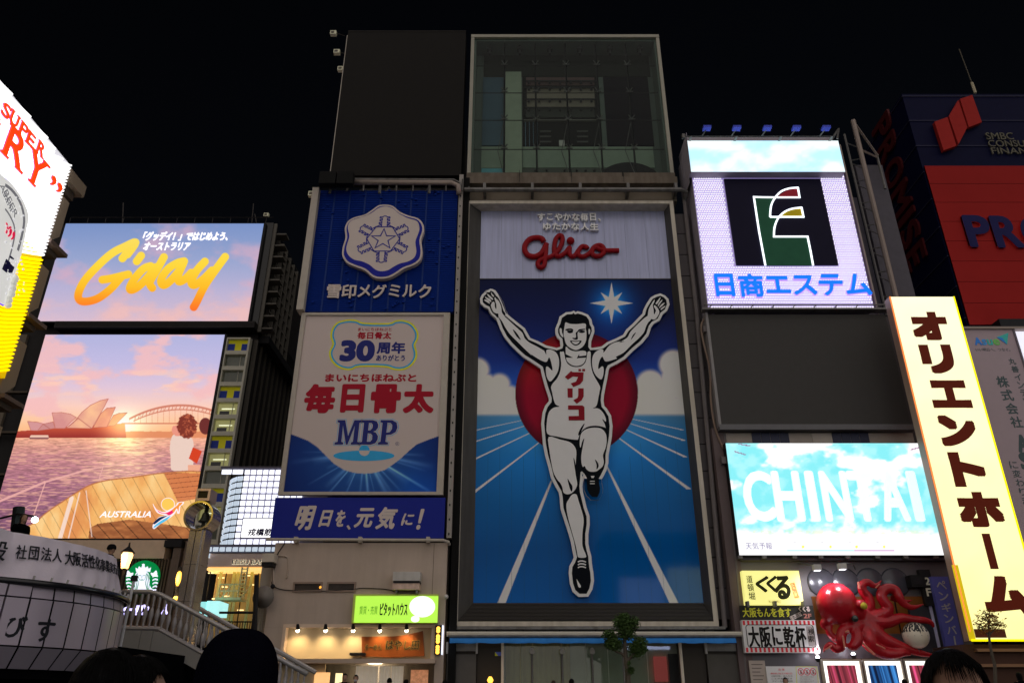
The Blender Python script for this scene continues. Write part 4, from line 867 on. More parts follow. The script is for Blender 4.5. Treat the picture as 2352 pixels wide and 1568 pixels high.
# perforated steel column right of the signs
cx0, cx1 = sx1 + .06, sx1 + .26
cb = M('perforated_column', A(84, 81, 78), .4, .3)
MB().box(cx0, cx1, YM - .15, YM + .15, zz(1236), zz(405)).build('perforated_column', cb, mb_)
for k in range(60):
    z = zz(1230) + (zz(412) - zz(1230)) * k / 60
    if k % 2 == 0: MB().box(cx0 + .06, cx0 + .12, YM - .156, YM - .151, z, z + .09).build('column_slot', dark, mb_)
MB().box(cx1 + .002, cx1 + .3, YM + .1, YM + 1.5, .75, zz(405)).build('dark_gap', M('gap_dark', (.01, .01, .01), .9), mb_)
# rails above the snowflake sign
z1, z2 = zz(411, YM - .3), zz(423, YM - .3)
m = MB(); yy = YM - .3
m.tube([(lx + .3, yy, z1), (sx1 - .2, yy, z1 - .05), (sx1 + .12, yy, z1 - .25), (sx1 + .15, yy, z1 - .7)], .055, 8); m.build('upper_rail', steel, mb_)
m = MB(); m.tube([(lx + .4, yy, z2 + .12), (sx1 - .3, yy, z2 + .08), (sx1 + .02, yy, z2 - .1), (sx1 + .08, yy, z2 - .6)], .13, 8); m.build('service_rail', M('pale_rail', A(90, 82, 77), .45, .2), mb_, smooth=True)
for k in range(9):
    x = lx + .8 + k * .82; MB().bar((x, yy + .02, z2 - .4 if k % 3 else z2 - .55), (x, yy + .02, z1), .06 if k % 3 else .1).build('rail_post', steel, mb_)
for k in range(4): MB().bar((lx + 1.5 + k * 2, yy + .3, zz(440)), (lx + 1.7 + k * 2, yy + .2, z2), .07).build('rail_strut', steel, mb_)
# blank screen on top
kx0, kx1 = (P(798, 70, 31.6).x + P(758, 400, 31.6).x) / 2, (P(1067, 76, 31.6).x + P(1062, 404, 31.6).x) / 2
kz1, kz0 = P(930, 73, 31.6).z, P(930, 403, 31.6).z
bk_ = thing('blank_screen', 'tall switched-off black screen on top of the milk sign building', 'screen', ((kx0 + kx1) / 2, 31.6, kz0))
MB().box(kx0 + .04, kx1, 31.6, 32.6, kz0, kz1).build('panel', M('dead_screen', A(13, 12, 11), .6, vary=.15, spec=.1), bk_); MB().box(kx0, kx0 + .036, 31.58, 32.6, kz0, kz1 - .3).build('edge_trim', frp, bk_); MB().box(kx0 + .04, kx1, 31.58, 31.62, kz1 + .002, kz1 + .04).build('edge_trim', M('dark_trim', A(34, 32, 30), .5), bk_)
def flood(u, v, Y, dx, lab, mat=None, grp='floodlights on short arms', name='floodlight'):
    q = P(u, v, Y); f = thing(name, lab, 'floodlight', q, grp)
    MB().box(q.x - .17, q.x + .17, Y - .1, Y + .12, q.z - .14, q.z + .12).build('housing', mat or M('flood_case', A(150, 138, 118), .5), f)
    MB().box(q.x - .12, q.x + .06, Y - .115, Y - .101, q.z - .08, q.z + .06).build('lens', M('flood_lens', A(60, 56, 50), .3), f)
    MB().bar((q.x + .17 * (1 if dx > 0 else -1), Y, q.z), (q.x + dx, Y + .1, q.z - .08), .035).build('arm', M('arm_dark', A(40, 36, 32), .5), f); return f
flood(766, 77, 31.8, .62, 'topmost pale floodlight on the left edge of the blank screen'); flood(774, 120, 31.8, .55, 'middle pale floodlight on the left edge of the blank screen'); flood(783, 159, 31.8, .22, 'lowest pale floodlight beside the tall blank screen')
flood(717, 446, 31.2, .3, 'pale floodlight at the upper left corner of the snowflake sign')
for u0, u1, l in ((738, 772, 'left black speaker box above the snowflake sign'), (778, 812, 'right black speaker box above the snowflake sign')):
    a = P(u0, 402, 30.8); b = P(u1, 429, 30.8); t = thing('speaker_box', l, 'speaker', ((a.x + b.x) / 2, 30.8, b.z))
    MB().box(a.x, b.x, 30.5, 30.9, b.z, a.z).build('cabinet', M('speaker_black', (.008, .008, .008), .7), t); MB().bar(((a.x + b.x) / 2, 30.9, (a.z + b.z) / 2), ((a.x + b.x) / 2, 31.4, (a.z + b.z) / 2), .1).build('bracket', steel, t)
# ================================================================== building right of the billboard
YR = 31.6; PRW = PY(YR)
nb = thing('signboard_building', 'dark narrow building carrying a stack of large signs above a red octopus', 'building', (9, YR, .75))
n1 = crop(2680, 450, 900, 1660); n2 = crop(2780, 1200, 1100, 1643); r5 = crop(2900, 2200, 1196, 2352)
o6 = crop(3200, 2250, 500, 1630); o8 = crop(3500, 1150, 596, 645)
zr = lambda v, Y=YR: P(1900, v, Y).z
rwx0 = P(1700, 1300, YR).x; rwx1 = P(2215, 1400, YR).x
dwall = M('charcoal_wall', A(58, 55, 58), .35, vary=.15, scale=1, spec=.4)
MB().box(rwx0, rwx1, YR, YR + .3, P(1900, 1568, YR).z - 1.5, zr(1276)).build('lower_wall', dwall, nb)
MB().box(rwx0 - .3, rwx1, YR + .31, YR + 8, .75, zr(720)).build('rear_block', M('rear_dark', A(48, 45, 46), .8), nb)
MB().box(rwx0 - .05, rwx1, YR - .35, YR - .003, zr(1286, YR - .3), zr(1277, YR - .3)).build('ledge', M('ledge_metal', A(50, 47, 50), .4), nb)
for u in (1700, 1755, 1825, 1885, 1947, 2015, 2080, 2150):
    q = P(u, 1279, YR - .5); MB().box(q.x - .09, q.x + .09, YR - .55, YR - .3, q.z - .05, q.z + .06).build('screen_bracket', steel, nb)
MB().box(P(1668, 1290, YR).x, rwx0 - .003, YR - .15, YR + .8, .75, zr(985)).build('left_pier', M('brown_pier', A(62, 54, 54), .7), nb)
MB().tube([P(1600, 450, YR - .1), P(1638, 720, YR - .1), P(1715, 1568, YR - .1)], .07, 8).build('drain_pipe', M('grey_pipe', A(66, 62, 62), .5), nb)
MB().tube([P(1572, 460, YR + .2), P(1600, 715, YR + .2), P(1665, 1440, YR + .2)], .1, 8).build('drain_pipe', M('grey_pipe'), nb)
m = MB()
for k in range(16):
    z = zr(1420) + (zr(480) - zr(1420)) * k / 16; xx = P(1586, 700, YR + .4).x
    m = MB(); m.box(xx - .3, xx + .42, YR + .4, YR + .6, z + .02, z + (zr(480) - zr(1420)) / 16 - .02); m.build('cladding_block', M('block_cladding', A(52, 49, 50), .8), nb)
# --- upper LED sign: bright header screen, lamp field with framed emblem
YN = 31.0; PNi = PY(YN); YT = 30.5; PT = PY(YT)
ns_ = thing('lamp_sign', 'white lamp-studded sign with dark square flag emblem and blue lettering', 'sign', (8.5, YN, P(1800, 708, YN).z))
nx0 = (P(*n1((158, 458)), YN).x + P(*n1((285, 1447)), YN).x) / 2; nx1 = (P(*n1((1278, 458)), YN).x + P(*n1((1510, 1447)), YN).x) / 2
nz1 = P(1800, n1((0, 452))[1], YN).z; nz0 = P(1800, n1((0, 1447))[1], YN).z
purple = M('violet_white_panel', (.55, .5, .6), .5, emit=C(150, 135, 205), es=.62, vary=.25, scale=.25)
MB().box(nx0, nx1, YN, YN + .3, nz0, nz1).build('panel', purple, ns_)
sidep = M('sign_side_paint', A(96, 92, 98), .6)
MB().box(nx0 - .02, nx0 - .001, YN, YN + 1.9, nz0, nz1 + 2.6).build('side_panel', sidep, ns_); MB().box(nx0, nx1, YN + .31, YN + 1.9, nz0, nz1 + 2.6).build('box_body', sidep, ns_)
sq = (P(*n1((395, 498)), YN).x + P(*n1((487, 1130)), YN).x) / 2, (P(*n1((1103, 498)), YN).x + P(*n1((1238, 1130)), YN).x) / 2, P(1800, n1((0, 1130))[1], YN).z, P(1800, n1((0, 498))[1], YN).z
m = MB(); led = M('white_led', (.9, .9, 1), emit=(1, .97, 1), es=1.5, vary=0)
nxn, nzn = 66, 58; dx = (nx1 - nx0) / nxn; dz = (nz1 - nz0) / nzn
for j in range(nzn):
    for i in range(nxn):
        x = nx0 + dx * (i + .5 + (.5 if j % 2 else 0)); z = nz0 + dz * (j + .5)
        if x > nx1 - .03 or (sq[0] - .08 < x < sq[1] + .05 and sq[2] - .1 < z < sq[3] + .06): continue
        r = dx * .31; vs = [(x + r * math.cos(a), YN - .03, z + r * math.sin(a)) for a in [k * math.pi / 3 for k in range(6)]]
        m.add(vs, [(5, 4, 3, 2, 1, 0)])
m.build('lamp_dots', led, ns_, kind='stuff')
emb = pbox('emblem_panel', PNi, sq, -.05, .1, M('emblem_black', A(10, 9, 24), .5, spec=.1), ns_)
P2 = PY(YN - .12)
ep = lambda nm, pts, mat, h, s_=0: shape(nm, P2, list(n1(*pts)), -.005 + h, .004 + h, mat, emb, sm=s_)
ep('green_field', ((622, 632), (760, 632), (742, 690), (737, 772), (790, 775), (770, 850), (766, 922), (1014, 922), (1052, 1130), (705, 1130)), M('dark_green_enamel', A(22, 58, 42), .5), 0)
ep('red_field', ((795, 628), (812, 605), (855, 578), (900, 566), (935, 562), (946, 625)), M('dark_red_enamel', A(110, 22, 34), .5), 0)
ep('yellow_field', ((820, 768), (845, 742), (890, 722), (940, 710), (965, 706), (976, 768)), M('ochre_enamel', A(150, 120, 20), .5), 0)
wn = M('white_neon', (1, 1, 1), emit=(.85, .93, 1), es=1.6, vary=0)
p1_ = list(n1((703, 1130), (655, 870), (618, 625), (680, 627), (760, 628), (955, 628), (943, 556))) + smoothc(list(n1((943, 556), (880, 562), (820, 584), (775, 630), (745, 690), (737, 772))), 4, False)
p2_ = list(n1((737, 772), (860, 772), (984, 772), (970, 703))) + smoothc(list(n1((970, 703), (900, 712), (840, 738), (795, 785), (770, 850), (766, 917))), 4, False) + list(n1((890, 917), (1014, 917), (1035, 1020), (1055, 1130)))
m = MB()
for pth in (p1_, p2_):
    q = px2(P2, pth); stroke2(m, P2, q, .085, .006, .03)
m.build('neon_outline', wn, emb)
letters('sign_letter', PNi, '日商エステム', [*n1((300, 1200)), *n1((1478, 1365))], .06, .16, M('blue_led_letter', (0, .2, .9), emit=C(20, 110, 235), es=1.0, vary=.5, scale=30), ns_, bold=.022, gap=.08)
letters('letter_halo', PNi, '日商エステム', [*n1((298, 1206)), *n1((1476, 1372))], .04, .058, M('violet_halo', (.4, .3, .6), emit=C(190, 150, 240), es=.9), ns_, bold=.055, gap=.03)  # wider glowing copy draws the lavender halo round the letters
hx0, hx1 = (P(*n1((130, 210)), YT).x + P(*n1((155, 440)), YT).x) / 2, (P(*n1((1240, 208)), YT).x + P(*n1((1292, 437)), YT).x) / 2
hz1_, hz0_ = P(1800, n1((0, 209))[1], YT).z, P(1800, n1((0, 438))[1], YT).z
hs = thing('header_screen', 'glowing white screen band along the top of the lamp-studded sign', 'screen', ((hx0 + hx1) / 2, YT, hz0_))
def hdr(u, v):
    n = fbm(u / 60., v / 40.); c = np.ones((len(u), 3)) * np.array([236, 252, 255.]); c = mixc(c, (170, 226, 255), sm(.4, .7, n) * .8)
    return c
paint('screen_face', PT, (hx0, hx1, hz0_, hz1_), 60, 20, hdr, MV('header_glow', .4, 1.25), hs, h=.002)
MB().box(hx0 - .01, hx1, YT, YT + .5, hz0_, hz1_).build('case', sidep, hs); MB().box(hx0 - .01, hx0 - .0, YT + .5, YT + 2.2, hz0_ - .3, hz1_).build('side_panel', sidep, hs)
# rail and five floodlights above it
yl = 30.2; rz_ = P(1800, n1((0, 178))[1], yl).z
rl = thing('sign_top_rail', 'thin steel rail running along the top edge of the white header screen', 'rail', ((hx0 + hx1) / 2, yl, rz_))
MB().bar((P(*n1((100, 178)), yl).x, yl, rz_), (P(*n1((1215, 178)), yl).x, yl, rz_), .07).build('rail', steel, rl); MB().box(P(*n1((100, 178)), yl).x - .08, P(*n1((100, 178)), yl).x + .05, yl - .08, yl + .08, rz_ - .12, rz_ + .12).build('end_cap', steel, rl)
for x_ in (155, 490, 820, 1195): q = P(*n1((x_, 190)), yl); MB().box(q.x - .06, q.x + .06, yl - .04, yl + .3, hz1_, rz_ - .04).build('post', steel, rl)
for x_ in (1195, 1235): MB().bar(P(*n1((x_, 195)), yl + .2), P(*n1((1245, 120)), yl + .2), .07).build('brace', steel, rl)
for i, x_ in enumerate((270, 490, 715, 930, 1148)):
    q = P(*n1((x_, 116)), yl - .5); f = thing('floodlight', ['leftmost', 'second', 'middle', 'fourth', 'rightmost'][i] + ' blue-lit floodlight of the five above the white header screen', 'floodlight', (q.x, yl - .4, q.z), 'floodlights above the header screen')
    MB().box(q.x - .18, q.x + .2, yl - .65, yl - .35, q.z - .07, q.z + .06).build('housing', M('lamp_header_blue', A(44, 52, 130), .5), f); MB().bar((q.x - .02, yl - .45, q.z - .05), (q.x - .14, yl, rz_), .05).build('arm', steel, f)  # header screen's blue light is put into the housing colour
# truss column and tall edge-on hoarding on the right
tz0, tz1 = P(2049, 678, 33).z, P(1965, 277, 33).z; tx = (P(1966, 277, 33).x + P(2049, 678, 33).x) / 2
tt = thing('truss_column', 'pale steel truss column beside the lamp-studded sign', 'column', (tx, 33, tz0))
MB().tube([(tx, 33, tz0 - 1), (tx, 33, tz1)], .13, 8).build('main_tube', M('pale_rail'), tt); MB().tube([(tx - .55, 33.2, tz0 - 1), (tx - .55, 33.2, tz1 - .8)], .06, 6).build('tube', steel, tt); MB().tube([(tx + 1.3, 33.8, tz1 - 4), (tx + 1.3, 33.8, tz1 - 1.7)], .07, 6).build('tube', steel, tt)
for k in range(14):
    z = tz0 + (tz1 - 1.2 - tz0) * k / 14; MB().bar((tx, 33, z), (tx - .55, 33.2, z + (.5 if k % 2 else 0)), .05).build('lacing_bar', steel, tt)
MB().bar((tx, 33, tz1 - .05), (tx + 1.35, 33.8, tz1 - 1.8), .1).build('brace', M('pale_rail'), tt); MB().bar((tx, 33, tz1 - 2), (tx + 1.3, 33.8, tz1 - 1.9), .1).build('brace', M('pale_rail'), tt)
MB().box(nx1 + .22, nx1 + .3, YN + .2, YN + .4, nz0 - .3, nz1 + 2).build('tube', M('pale_rail'), tt)
hb = thing('hoarding', 'tall plain grey hoarding seen edge-on behind the truss column', 'hoarding', (tx + .9, 34, tz0))
MB().box(tx + .2, tx + 1.7, 34.2, 34.6, tz0 - 3, tz1 - 2.1).build('panel', M('hoarding_grey', A(52, 50, 55), .6, vary=.2), hb); MB().box(tx - 1.6, tx + .1, 34.6, 34.9, tz0 - 3, tz1 - 4).build('panel', M('hoarding_grey'), hb)
# --- blank grey screen
YK = 31.1; kk0 = (P(*n2((80, 90)), YK).x + P(*n2((155, 742)), YK).x) / 2; kk1 = (P(*n2((1140, 80)), YK).x + P(*n2((1285, 740)), YK).x) / 2
ka, kb_ = P(1850, n2((0, 742))[1], YK).z, P(1850, n2((0, 86))[1], YK).z
gk = thing('grey_screen', 'large switched-off dark grey screen below the lamp-studded sign', 'screen', ((kk0 + kk1) / 2, YK, ka))
MB().box(kk0, kk1, YK, YK + .8, ka, kb_).build('panel', M('dead_screen_lit', A(38, 37, 36), .6, vary=.08, spec=.15), gk)  # paler base colour stands for more surrounding light than on the upper screen
MB().box(kk0 - .12, kk0 - .003, YK - .02, YK + .6, ka - .1, kb_ + .1).build('frame_left', M('frame_grey', A(84, 82, 82), .5), gk); MB().box(kk0 - .1, kk1 + .1, YK - .05, YK + .3, ka - .24, ka - .004).build('frame_bottom', M('frame_dk', A(64, 64, 66), .5), gk)
MB().box(kk0 - .3, kk1 + .3, YK - .3, YK + .1, kb_ + .12, kb_ + .2).build('catwalk', steel, gk); MB().box(kk0 - .2, kk1 + .3, YK - .3, YK - .24, kb_ + .34, kb_ + .38).build('catwalk_rail', steel, gk)
for k in range(9): x = kk0 + (kk1 - kk0) * k / 8.5; MB().bar((x, YK - .25, kb_ + .2), (x + .15, YK - .25, kb_ + .36), .035).build('catwalk_brace', steel, gk)
# band with dark windows
b1_, b0_ = ka - .25, P(1850, n2((0, 860))[1], YR).z
MB().box(kk0 - .05, kk1 + .2, YR - .1, YR + .3, b0_ - .6, b1_).build('wall_band', M('band_paint', A(104, 98, 92), .7), nb)
for (a_, b_) in ((332, 555), (810, 1030)):
    xa, xb = P(*n2((a_, 810)), YR).x, P(*n2((b_, 810)), YR).x
    for k in range(4): MB().box(xa + (xb - xa) * k / 4 + .01, xa + (xb - xa) * (k + 1) / 4 - .01, YR - .13, YR - .103, b0_ - .4, b1_ - .01).build('dark_panel', M('slate_panel', A(38, 40, 52), .4), nb)
xa, xb = P(*n2((692, 810)), YR).x, P(*n2((808, 810)), YR).x; MB().box(xa, xb, YR - .14, YR - .103, b0_ + .02, b1_ - .02).build('access_panel', M('band_paint2', A(112, 106, 100), .6), nb)
# --- bright screen with letters
YC = 31.1; PC = PY(YC); cx0 = (P(*n2((183, 855)), YC).x + P(*n2((265, 1522)), YC).x) / 2; cx1 = (P(*n2((1333, 853)), YC).x + P(*n2((1490, 1522)), YC).x) / 2
cz1, cz0 = P(1880, n2((0, 854))[1], YC).z, P(1880, n2((0, 1522))[1], YC).z
cs = thing('sky_screen', 'overexposed video screen showing white letters on a cyan cloudy sky', 'screen', ((cx0 + cx1) / 2, YC, cz0))
def chin(u, v):
    x = (u - 1596.4) / .38445; y = (v - 689) / .38445
    n = fbm(x / 170. + 3, y / 110.); c = np.ones((len(u), 3)) * np.array([134, 232, 239.])
    c = mixc(c, (190, 245, 248), sm(.35, .65, fbm(x / 70., y / 60.)) * .6)
    c = mixc(c, (255, 255, 255), sm(.52, .64, n + .2 * sm(1010, 860, y) - .07 * sm(990, 1050, y) * sm(1330, 1250, y)))
    c = mixc(c, (255, 255, 255), sm(1330, 1400, y + 18 * (fbm(x / 30., y / 30.) - .5) * 4))
    c = mixc(c, (200, 245, 150), np.exp(-((y - 1385) / 14) ** 2) * (fbm(x / 25., y / 12.) > .52) * .3)
    for xx in (645, 810, 965, 1130): c = mixc(c, (250, 240, 60), sm(9, 5, np.hypot(x - xx, y - 1472)))
    c = mixc(c, (190, 110, 190), (np.abs(y - 1493) < 2) * (x > 950) * (x < 1190) * 1.); c = mixc(c, (150, 225, 230), (np.abs(y - 1493) < 2) * (x > 550) * (x < 950) * 1.)
    for (xa_, ya_, xb_, yb_) in ((235, 903, 300, 922), (1290, 893, 1338, 880), (260, 858, 330, 870)): c = mixc(c, (150, 90, 140), (seg(x, y, xa_, ya_, xb_, yb_) < 3) * 1.)
    return c
paint('screen_face', PC, (cx0, cx1, cz0, cz1), 240, 130, chin, MV('sky_screen_glow', .4, 1.12), cs, h=.004)
MB().box(cx0 - .03, cx1 + .03, YC, YC + .35, cz0 - .05, cz1 + .02).build('case', dark, cs)
wl = M('screen_white', (1, 1, 1), emit=C(222, 252, 253), es=1.0, vary=0)
for i, (ch, xa_, xb_) in enumerate((('C', 288, 470), ('H', 470, 640), ('I', 672, 728), ('N', 758, 925), ('T', 925, 1085), ('A', 1100, 1262), ('I', 1285, 1345))): text('screen_letter', PC, ch, [*n2((xa_, 1018)), *n2((xb_, 1322))], .006 + .001 * (i % 2), .012 + .001 * (i % 2), wl, cs, bold=.035)
text('lettering', PC, '天気予報', [*n2((302, 1447)), *n2((460, 1487))], .006, .012, M('screen_violet', (.3, .3, .5), emit=C(120, 110, 150), es=1), cs)
for xx in (595, 760, 925, 1090): MB().prism(PC, [[(a_, b_) for a_, b_ in px2(PC, n2((xx - 8, 1441), (xx + 8, 1441), (xx + 8, 1445), (xx - 8, 1445)))]], .006, .01).build('tiny_mark', M('screen_grey', (.3, .3, .3), emit=C(190, 190, 200), es=1), cs)
cable(n2((75, 90), (38, 150), (50, 250), (90, 420), (95, 600), (120, 760), (170, 890)), .05, YR - .2, M('brown_pipe', A(82, 70, 62), .6), nb, 'conduit')
for (x_, y_) in ((62, 180), (170, 960)): q = P(*n2((x_, y_)), YR - .2); MB().box(q.x - .12, q.x + .12, YR - .4, YR - .1, q.z - .16, q.z + .14).build('junction_box', M('grey_pipe'), nb)
# --- octopus restaurant signs
def quadsign(nm, lab, pts, Y, th, mat, par=None, cat='sign'):
    pl = PY(Y); q = px2(pl, r5(*pts)); a0 = min(q[0][0], q[3][0]) * .5 + max(q[0][0], q[3][0]) * .5; a1 = (q[1][0] + q[2][0]) / 2; b1 = (q[0][1] + q[1][1]) / 2; b0 = (q[2][1] + q[3][1]) / 2
    t = thing(nm, lab, cat, pl.at((a0 + a1) / 2, b0)); pbox('panel', pl, (a0, a1, b0, b1), -th, 0, mat, t); return t, pl, (a0, a1, b0, b1)
t, pl, rc = quadsign('yellow_sign', 'lit pale yellow sign with black brush lettering and small red stamp', ((135, 160), (580, 158), (620, 425), (165, 428)), 31.1, .3, M('yellow_light', (.8, .75, .4), emit=C(232, 226, 128), es=1.0, vary=.25, scale=.7))
ibk = M('brush_black', (.03, .03, .01), emit=C(30, 30, 8), es=.6)
for ch, b in (('く', (240, 200, 350, 330)), ('く', (325, 198, 415, 325)), ('る', (385, 198, 512, 385))): text('brush_letter', pl, ch, [*r5(b[:2]), *r5(b[2:])], .002, .012, ibk, t, bold=.045, shear=.2)
for i, ch in enumerate('道頓堀'): text('small_lettering', pl, ch, [*r5((168 + i * 9, 196 + i * 66)), *r5((216 + i * 10, 255 + i * 66))], .002, .01, ibk, t, bold=.01)
text('lettering', pl, 'KUKURU', [*r5((345, 392)), *r5((440, 412))], .002, .008, M('brown_ink', (.2, .14, .05), emit=C(120, 100, 40), es=.6), t)
shape('stamp', pl, r5((510, 258), (546, 252), (585, 370), (548, 378)), .002, .008, M('orange_stamp', (.8, .3, .1), emit=C(225, 120, 60), es=.9), t)
for i, ch in enumerate('たこ家'): text('stamp_lettering', pl, ch, [*r5((519 + i * 12, 262 + i * 36)), *r5((545 + i * 12, 292 + i * 36))], .009, .012, M('yellow_light'), t)
for x_ in (175, 390, 615): q = P(*r5((x_, 418)), 30.95); MB().box(q.x - .04, q.x + .04, 30.8, 31.1, q.z - .12, q.z + .08).build('clamp', steel, t)
t, pl, rc = quadsign('menu_banner', 'dark strip sign with yellow lettering and a white 2F tag', ((115, 437), (690, 428), (710, 545), (130, 545)), 31.2, .1, M('banner_black', A(28, 28, 26), .5))
text('lettering', pl, '大阪もんを食す', [*r5((137, 450)), *r5((520, 525))], .002, .012, M('yellow_paint', A(190, 176, 40), .5), t, bold=.02)
text('lettering', pl, 'くくる', [*r5((578, 438)), *r5((668, 482))], .002, .012, wsn, t, bold=.06); text('lettering', pl, '2F', [*r5((617, 497)), *r5((680, 533))], .002, .012, M('rust_paint', A(112, 74, 66), .5), t, bold=.04)
mt = MB(); q = px2(pl, r5((505, 522), (590, 482), (606, 512), (522, 552))); mt.prism(pl, [q], .013, .02).build('white_tag', wsn, t); q = pl.pix(*r5((555, 517))); mt = MB(); text2(mt, pl, '日本酒78', q[0] - .3, q[0] + .3, q[1] - .07, q[1] + .07, .021, .024, rot=.42); mt.build('tag_lettering', bk, t)
t, pl, rc = quadsign('striped_sign', 'white sign with red striped border and bold black lettering', ((130, 550), (715, 545), (738, 800), (160, 808)), 31.1, .25, M('sign_white2', A(158, 148, 146), .5))
a0, a1, b0, b1 = rc; n = 17; rdp = M('red_stripe', A(160, 34, 40), .5)
rr_ = lambda x0, x1, z0, z1, r: [(x0 + r - r * math.cos(t), z1 - r + r * math.sin(t)) for t in [k * math.pi / 12 for k in range(7)]] + [(x1 - r + r * math.sin(t), z1 - r + r * math.cos(t)) for t in [k * math.pi / 12 for k in range(7)]] + [(x1 - r + r * math.cos(t), z0 + r - r * math.sin(t)) for t in [k * math.pi / 12 for k in range(7)]] + [(x0 + r - r * math.sin(t), z0 + r - r * math.cos(t)) for t in [k * math.pi / 12 for k in range(7)]]
for k in range(n):
    x = a0 + (a1 - a0) * (k + .25) / n; pbox('stripe', pl, (x, x + (a1 - a0) / n * .5, b1 - .28 * (b1 - b0) * .55, b1 - .02), .001, .004, rdp, t); pbox('stripe', pl, (x, x + (a1 - a0) / n * .5, b0 + .02, b0 + .28 * (b1 - b0) * .55), .001, .004, rdp, t)
lp = rr_(a0 + .12, a1 - .1, b0 + .3 * (b1 - b0) * .5, b1 - .3 * (b1 - b0) * .45, .12); MB().prism(pl, [lp], .005, .01).build('inner_field', M('sign_white3', A(150, 141, 140), .5), t)
MB().prism(pl, [lp, offset(lp, -.025)], .011, .016).build('inner_border', bk, t)
xg = pl.pix(*r5((648, 680)))[0]; MB().prism(pl, [[(xg, b0 + .2 * (b1 - b0)), (a1 - .13, b0 + .2 * (b1 - b0)), (a1 - .13, b1 - .19 * (b1 - b0)), (xg, b1 - .19 * (b1 - b0))]], .011, .014).build('grey_tab', M('tab_grey', A(104, 98, 96), .5), t)
letters('black_letter', pl, '大阪に乾杯', [*r5((180, 597)), *r5((640, 762))], .012, .022, bk, t, bold=.028, gap=.06)
for i, ch in enumerate('検索'): text('small_lettering', pl, ch, [*r5((652, 612 + i * 58)), *r5((700, 662 + i * 58))], .015, .02, bk, t, bold=.012)
pl2 = PY(31.0); q = pl2.pix(*r5((716, 778))); m = MB(); stroke2(m, pl2, [(q[0] + .15 * math.cos(a), q[1] + .15 * math.sin(a)) for a in [k * math.pi / 8 for k in range(16)]], .025, 0, .01, closed=True); text2(m, pl2, 'R', q[0] - .06, q[0] + .06, q[1] - .08, q[1] + .08, 0, .01, bold=.05); m.build('registered_mark', wsn, t)
# copper panelled window and trim behind the octopus
xa, xb = P(*r5((700, 500)), YR).x, P(*r5((1590, 500)), YR).x; za, zb = P(*r5((1200, 655)), YR).z, P(*r5((1200, 362)), YR).z
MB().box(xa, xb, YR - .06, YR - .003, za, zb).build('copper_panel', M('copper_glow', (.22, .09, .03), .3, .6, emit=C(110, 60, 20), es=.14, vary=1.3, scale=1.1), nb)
MB().box(xa + 4.2, xb + .05, YR - .1, YR - .05, zb, zb + .06).build('window_trim', steel, nb); MB().box(xb, xb + .1, YR - .12, YR - .003, za - .1, zb + .06).build('window_trim', M('pale_trim', A(120, 120, 140), .5), nb)
for k in range(4): MB().box(xa + .9 + k * 1.15, xa + .95 + k * 1.15, YR - .08, YR - .061, za, zb).build('panel_joint', dark, nb)
for x_ in (760, 950, 1145, 1340):
    q = P(*r5((x_, 250)), YR - .05); mm = MB(); mm.lathe((q.x, YR - .09, q.z), [(.01, 0), (.5, .01), (.56, .05), (.56, .085)], 28, 'y'); mm.build('round_disc', M('disc_dark', A(40, 40, 46), .25, vary=.2, spec=.6), nb, smooth=True)
# arm lamps over the octopus
for i, (arm, hd, lab) in enumerate(((((580, 105), (640, 112), (705, 122)), (722, 138), 'left bracket lamp shining down on the octopus'), (((1025, 150), (1010, 110), (965, 102), (925, 103)), (920, 130), 'right bracket lamp shining down on the octopus'))):
    h = P(*r5(hd), YR - 1.5); f = thing('bracket_lamp', lab, 'lamp', h, 'bracket lamps above the octopus')
    pts = [P(*r5(a), YR - .1 - .4 * k) for k, a in enumerate(arm)] + [h]
    MB().tube(pts, .025, 6).build('arm', steel, f); MB().box(h.x - .14, h.x + .14, h.y - .12, h.y + .1, h.z - .09, h.z + .12).build('head', white, f); MB().box(h.x - .1, h.x + .1, h.y - .1, h.y + .08, h.z - .11, h.z - .092).build('lens', M('cool_lens', (1, 1, 1), emit=(.85, .85, 1), es=3), f)
    l_ = light('SPOT', 'lamp_light', (h.x, h.y, h.z - .15), 125, (.95, .92, 1), .08, (h.x + (.15, .1)[i], YR - .3, h.z - 1.1), 125, 1); l_.parent = f; l_.location = l_.location - Vector(f.location)
# octopus: limbs and head fused to one skin
OM = .00294
def op(x, y, d=0.): u, v = o6((x, y)); p = P(u, v, 31.2 - d); return p
mb = MB()
def limb(pts, rr):
    q = smoothc([tuple(op(*p)) for p in pts], 5, False); n = len(pts); rs = []
    for i in range(len(q)):
        t_ = i / 5; k = min(int(t_), n - 2); f_ = t_ - k; rs.append((rr[k] * (1 - f_) + rr[min(k + 1, n - 1)] * f_) * OM)
    mb.tube(q, rs, 12)
mb.ball(op(480, 530, .45), 1, 24, 16, (.76, .62, .76)); mb.ball(op(600, 640, .35), .5, 16, 12); mb.ball(op(830, 730, .15), .5, 16, 12, (1, .8, .9)); mb.ball(op(700, 620, .35), .42, 14, 10); mb.ball(op(400, 650, .4), .4, 14, 10)
limb(((830, 660, .2), (900, 560, .3), (880, 450, .35), (820, 370, .4), (810, 285, .45), (880, 250, .5), (950, 290, .5), (1005, 290, .5), (1070, 215, .45)), (85, 78, 72, 62, 54, 48, 42, 30, 5))
limb(((850, 680, .2), (980, 690, .3), (1110, 650, .4), (1150, 580, .45), (1090, 500, .45), (1060, 410, .45), (1130, 335, .45), (1235, 350, .45), (1290, 440, .5), (1350, 530, .5), (1470, 580, .5), (1630, 530, .45)), (90, 85, 75, 70, 70, 68, 66, 64, 60, 48, 34, 5))
limb(((820, 740, .2), (1000, 770, .3), (1150, 765, .35), (1320, 715, .4), (1480, 735, .45), (1640, 750, .5), (1720, 790, .5), (1745, 850, .5)), (110, 95, 80, 62, 50, 42, 32, 8))
